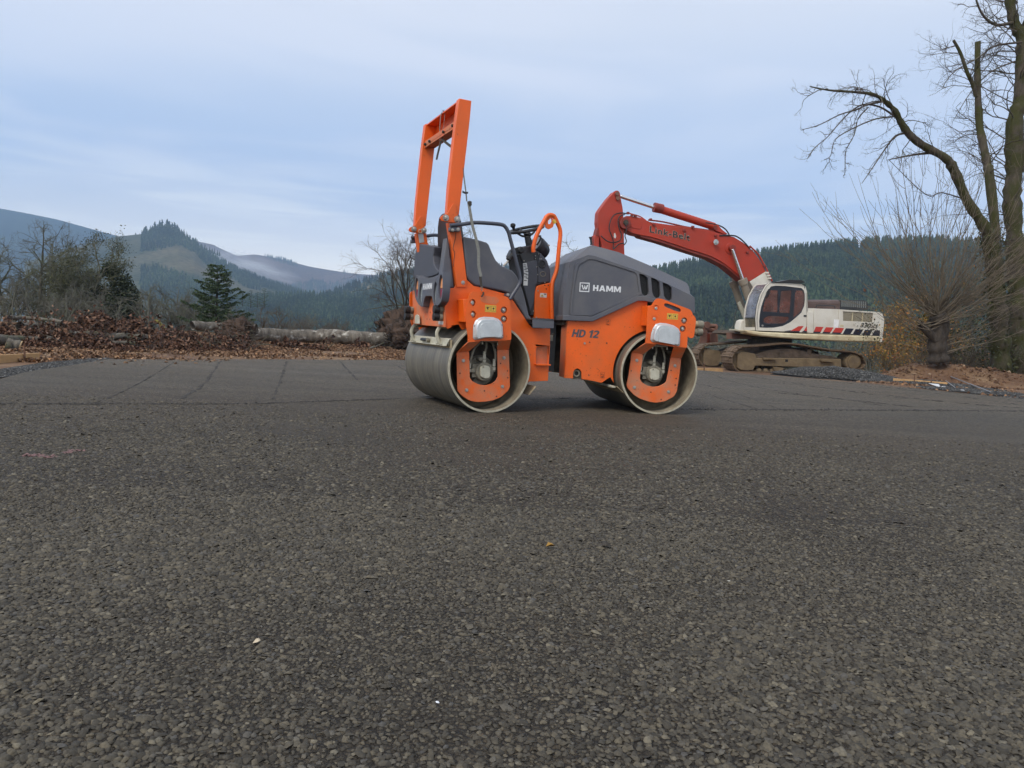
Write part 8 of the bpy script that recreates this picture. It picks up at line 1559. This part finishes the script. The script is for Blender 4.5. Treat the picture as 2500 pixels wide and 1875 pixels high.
# dirt clods and roots on the soil bank
SOIL = leaf_mat('soil_clod', [(0.0, (0.055, 0.026, 0.014)), (.6, (0.115, 0.055, 0.027)), (.93, (0.17, 0.095, 0.05)), (1.0, (0.34, 0.26, 0.18))])
n_ = 16000; q = np.random.default_rng(44); x = q.uniform(7.6, 16, n_); y = q.uniform(15.2, 20.6, n_); k_ = (dirt_h(x, y) > -.05 + .0 * x) & (y > pad_edge_y(x) + 1.2); x, y = x[k_], y[k_]; P_s = np.stack([x, y, dirt_h(x, y)], 1)
tag(stones(len(x), lambda r, k: P_s, lambda r, k, P_: np.clip(r.lognormal(-3.75, .6, k), .012, .12), 'soil_clods', SOIL, flat=.7, seed=45, sink=.35), 'clods of reddish soil on the bank right of the excavator', 'soil', kind='stuff')
tag(stones(9000, lambda r, k: (lambda X, Y: np.stack([X, Y, dirt_h(X, Y)], 1)[(Y > pad_edge_y(X) + .03)])(r.uniform(-12, 2.5, k), r.uniform(9.2, 26, k)), lambda r, k, P_: r.uniform(.015, .06, k), 'soil_clods', leaf_mat('tan_clod', [(0.0, (0.11, 0.065, 0.035)), (1.0, (0.27, 0.18, 0.10))]), flat=.6, seed=46, sink=.4), 'small clods and chips in the dirt behind the pad', 'soil', kind='stuff')
# plastic scraps and steel bars by the right form board
PLW = mat('white_plastic', (0.78, 0.80, 0.82), .4, var=.03)
def flat_scrap(label, px, name='plastic_scrap', z=.012, m=PLW):
    c = px[0]; o = B().prism([(p[0] - c[0], p[1] - c[1]) for p in px], 0, .006, axis='z').build(name, m, smooth=0); o.location = (c[0], c[1], z); return tag(o, label, 'scrap')
flat_scrap('largest white plastic strip under the stakes of the form board', [(8.811, 15.49), (8.99, 15.37), (8.234, 13.99), (8.157, 13.94)])
flat_scrap('small white scrap left of the two thin bars', [(8.356, 14.17), (8.388, 14.09), (8.234, 13.79), (8.096, 13.7)])
flat_scrap('separate white scrap farther right beside the dark gravel', [(8.48, 13.85), (8.557, 13.9), (8.121, 13.06), (8.103, 13.14)])
for lab, px, rr in (('long grey steel bar lying across the dark gravel', [(11.82, 19.93), (8.345, 12.69)], .012), ('short grey bar at the right end of the form board', [(9.254, 15.56), (8.296, 13.63)], .008)):
    rt = thing('steel_bar', lab, 'steel bar', (*px[0], .05)); B().cyl((0, 0, .03), (px[1][0] - px[0][0], px[1][1] - px[0][1], -.02), rr, n=8).build('bar', mat('dull_bar', (0.26, 0.26, 0.27), .5, metal=.3), rt)
# single bits on the pad
def bit(name, label, cat, px, s, m, seed, flat=.6):
    o = stones(1, lambda r, k: np.array([(0., 0., 0.)]), lambda r, k, P_: np.array([s]), name, m, flat=flat, seed=seed, sink=.2); o.location = (px[0], px[1], .002); return tag(o, label, cat)
bit('dark_rock', 'small dark angular rock alone on the asphalt below the machine', 'rock', [(0.3195, 2.263)][0], .035, DARK, 5, .9)
bit('pale_pebble', 'bright pebble lying left of centre in the foreground', 'pebble', [(-0.5, 1.463)][0], .015, mat('pale_stone', (0.50, 0.42, 0.30), .7), 8, .8)
bit('white_chip', 'white chip on the asphalt right of the dark rock', 'pebble', [(0.6365, 1.998)][0], .012, mat('chalk_chip', (0.6, 0.58, 0.5), .7), 9, .4)
o = leaf_cloud('fallen_leaf', np.array([(0., 0., .01)]), .05, LEAFO, 3, flat=.95); o.location = (*[(0.1446, 2.221)][0], 0); tag(o, 'single small yellow-orange leaf on the asphalt near the dark rock', 'leaf')
bit('white_flake', 'tiny white flake low in the centre foreground', 'pebble', [(-0.1043, 1.259)][0], .008, PLW, 10, .3)
def paint_mark(px, label):
    PK = mat('pink_spray', (0.17, 0.095, 0.09), .8, var=.3, scale=30); o = B()
    q = np.random.default_rng(int(px[0][0] * 100) % 97); P = dense(np.array([(a, b_, 0) for a, b_ in px]), 8)
    P2 = np.concatenate([P + q.normal(0, .012, P.shape) * np.array([1, 1, 0]) for _ in range(4)]); o = stones(len(P2), lambda r, k: P2, lambda r, k, P_: r.uniform(.008, .018, k), 'paint_mark', PK, flat=.25, seed=4, sink=.1); return tag(o, label, 'paint mark')
paint_mark([(-2.173, 3.233), (-2.132, 3.256), (-2.055, 3.236)], 'faded pink spray-paint dash nearest the left edge'); paint_mark([(-2.063, 3.354), (-2.044, 3.418)], 'shorter faded pink spray-paint spot right of the dash')

# ------------------------------------------------------------------ air
def volume_box(name, x, y, z, dens, col, aniso=.0):
    m = bpy.data.materials.new(name); m.use_nodes = True; t = m.node_tree; t.nodes.clear(); v = t.nodes.new('ShaderNodeVolumePrincipled'); o = t.nodes.new('ShaderNodeOutputMaterial'); t.links.new(v.outputs[0], o.inputs[1])
    v.inputs['Density'].default_value = dens; v.inputs['Color'].default_value = (*col, 1); v.inputs['Anisotropy'].default_value = aniso
    b = B().box(x, y, z).build(name, m, smooth=0); return tag(b, kind='stuff')
volume_box('haze', (-2500, 2500), (-60, 2420), (-45, 400), 0.00032, (0.50, 0.71, 1.0))

# low cloud lying in the fold between the knoll and the logged ridge
def mist(x, y, z, sx, sy, sz, dens):
    m = bpy.data.materials.new('mist_vapour'); m.use_nodes = True; t = m.node_tree; t.nodes.clear(); v = t.nodes.new('ShaderNodeVolumePrincipled'); o = t.nodes.new('ShaderNodeOutputMaterial'); t.links.new(v.outputs[0], o.inputs[1])
    tc = t.nodes.new('ShaderNodeTexCoord'); n = t.nodes.new('ShaderNodeTexNoise'); n.inputs['Scale'].default_value = 2.6; n.inputs['Detail'].default_value = 4; 
    ln = t.nodes.new('ShaderNodeVectorMath'); ln.operation = 'LENGTH'; t.links.new(tc.outputs['Object'], ln.inputs[0]); t.links.new(tc.outputs['Object'], n.inputs[0])
    f = math_n(t, 'SUBTRACT', 1.0, ln.outputs['Value'], clamp=True); f = math_n(t, 'MULTIPLY', f, ramp_n(t, n.outputs[0], [(.38, 0.0), (.62, 1.0)])); t.links.new(math_n(t, 'MULTIPLY', f, dens), v.inputs['Density']); v.inputs['Color'].default_value = (.95, .97, 1, 1)
    b = B().box((-1, 1), (-1, 1), (-1, 1)).build('mist_bank', m, smooth=0); b.location = (x, y, z); b.scale = (sx, sy, sz); b.rotation_euler = (0, rad(12), 0); return tag(b, 'patch of white mist lying between the knoll and the far logged ridge', 'mist', kind='stuff')
(mx_, mz_), = [(-500.4, 93.58)]
mist(mx_, 1350, mz_, 110, 60, 26, .034)
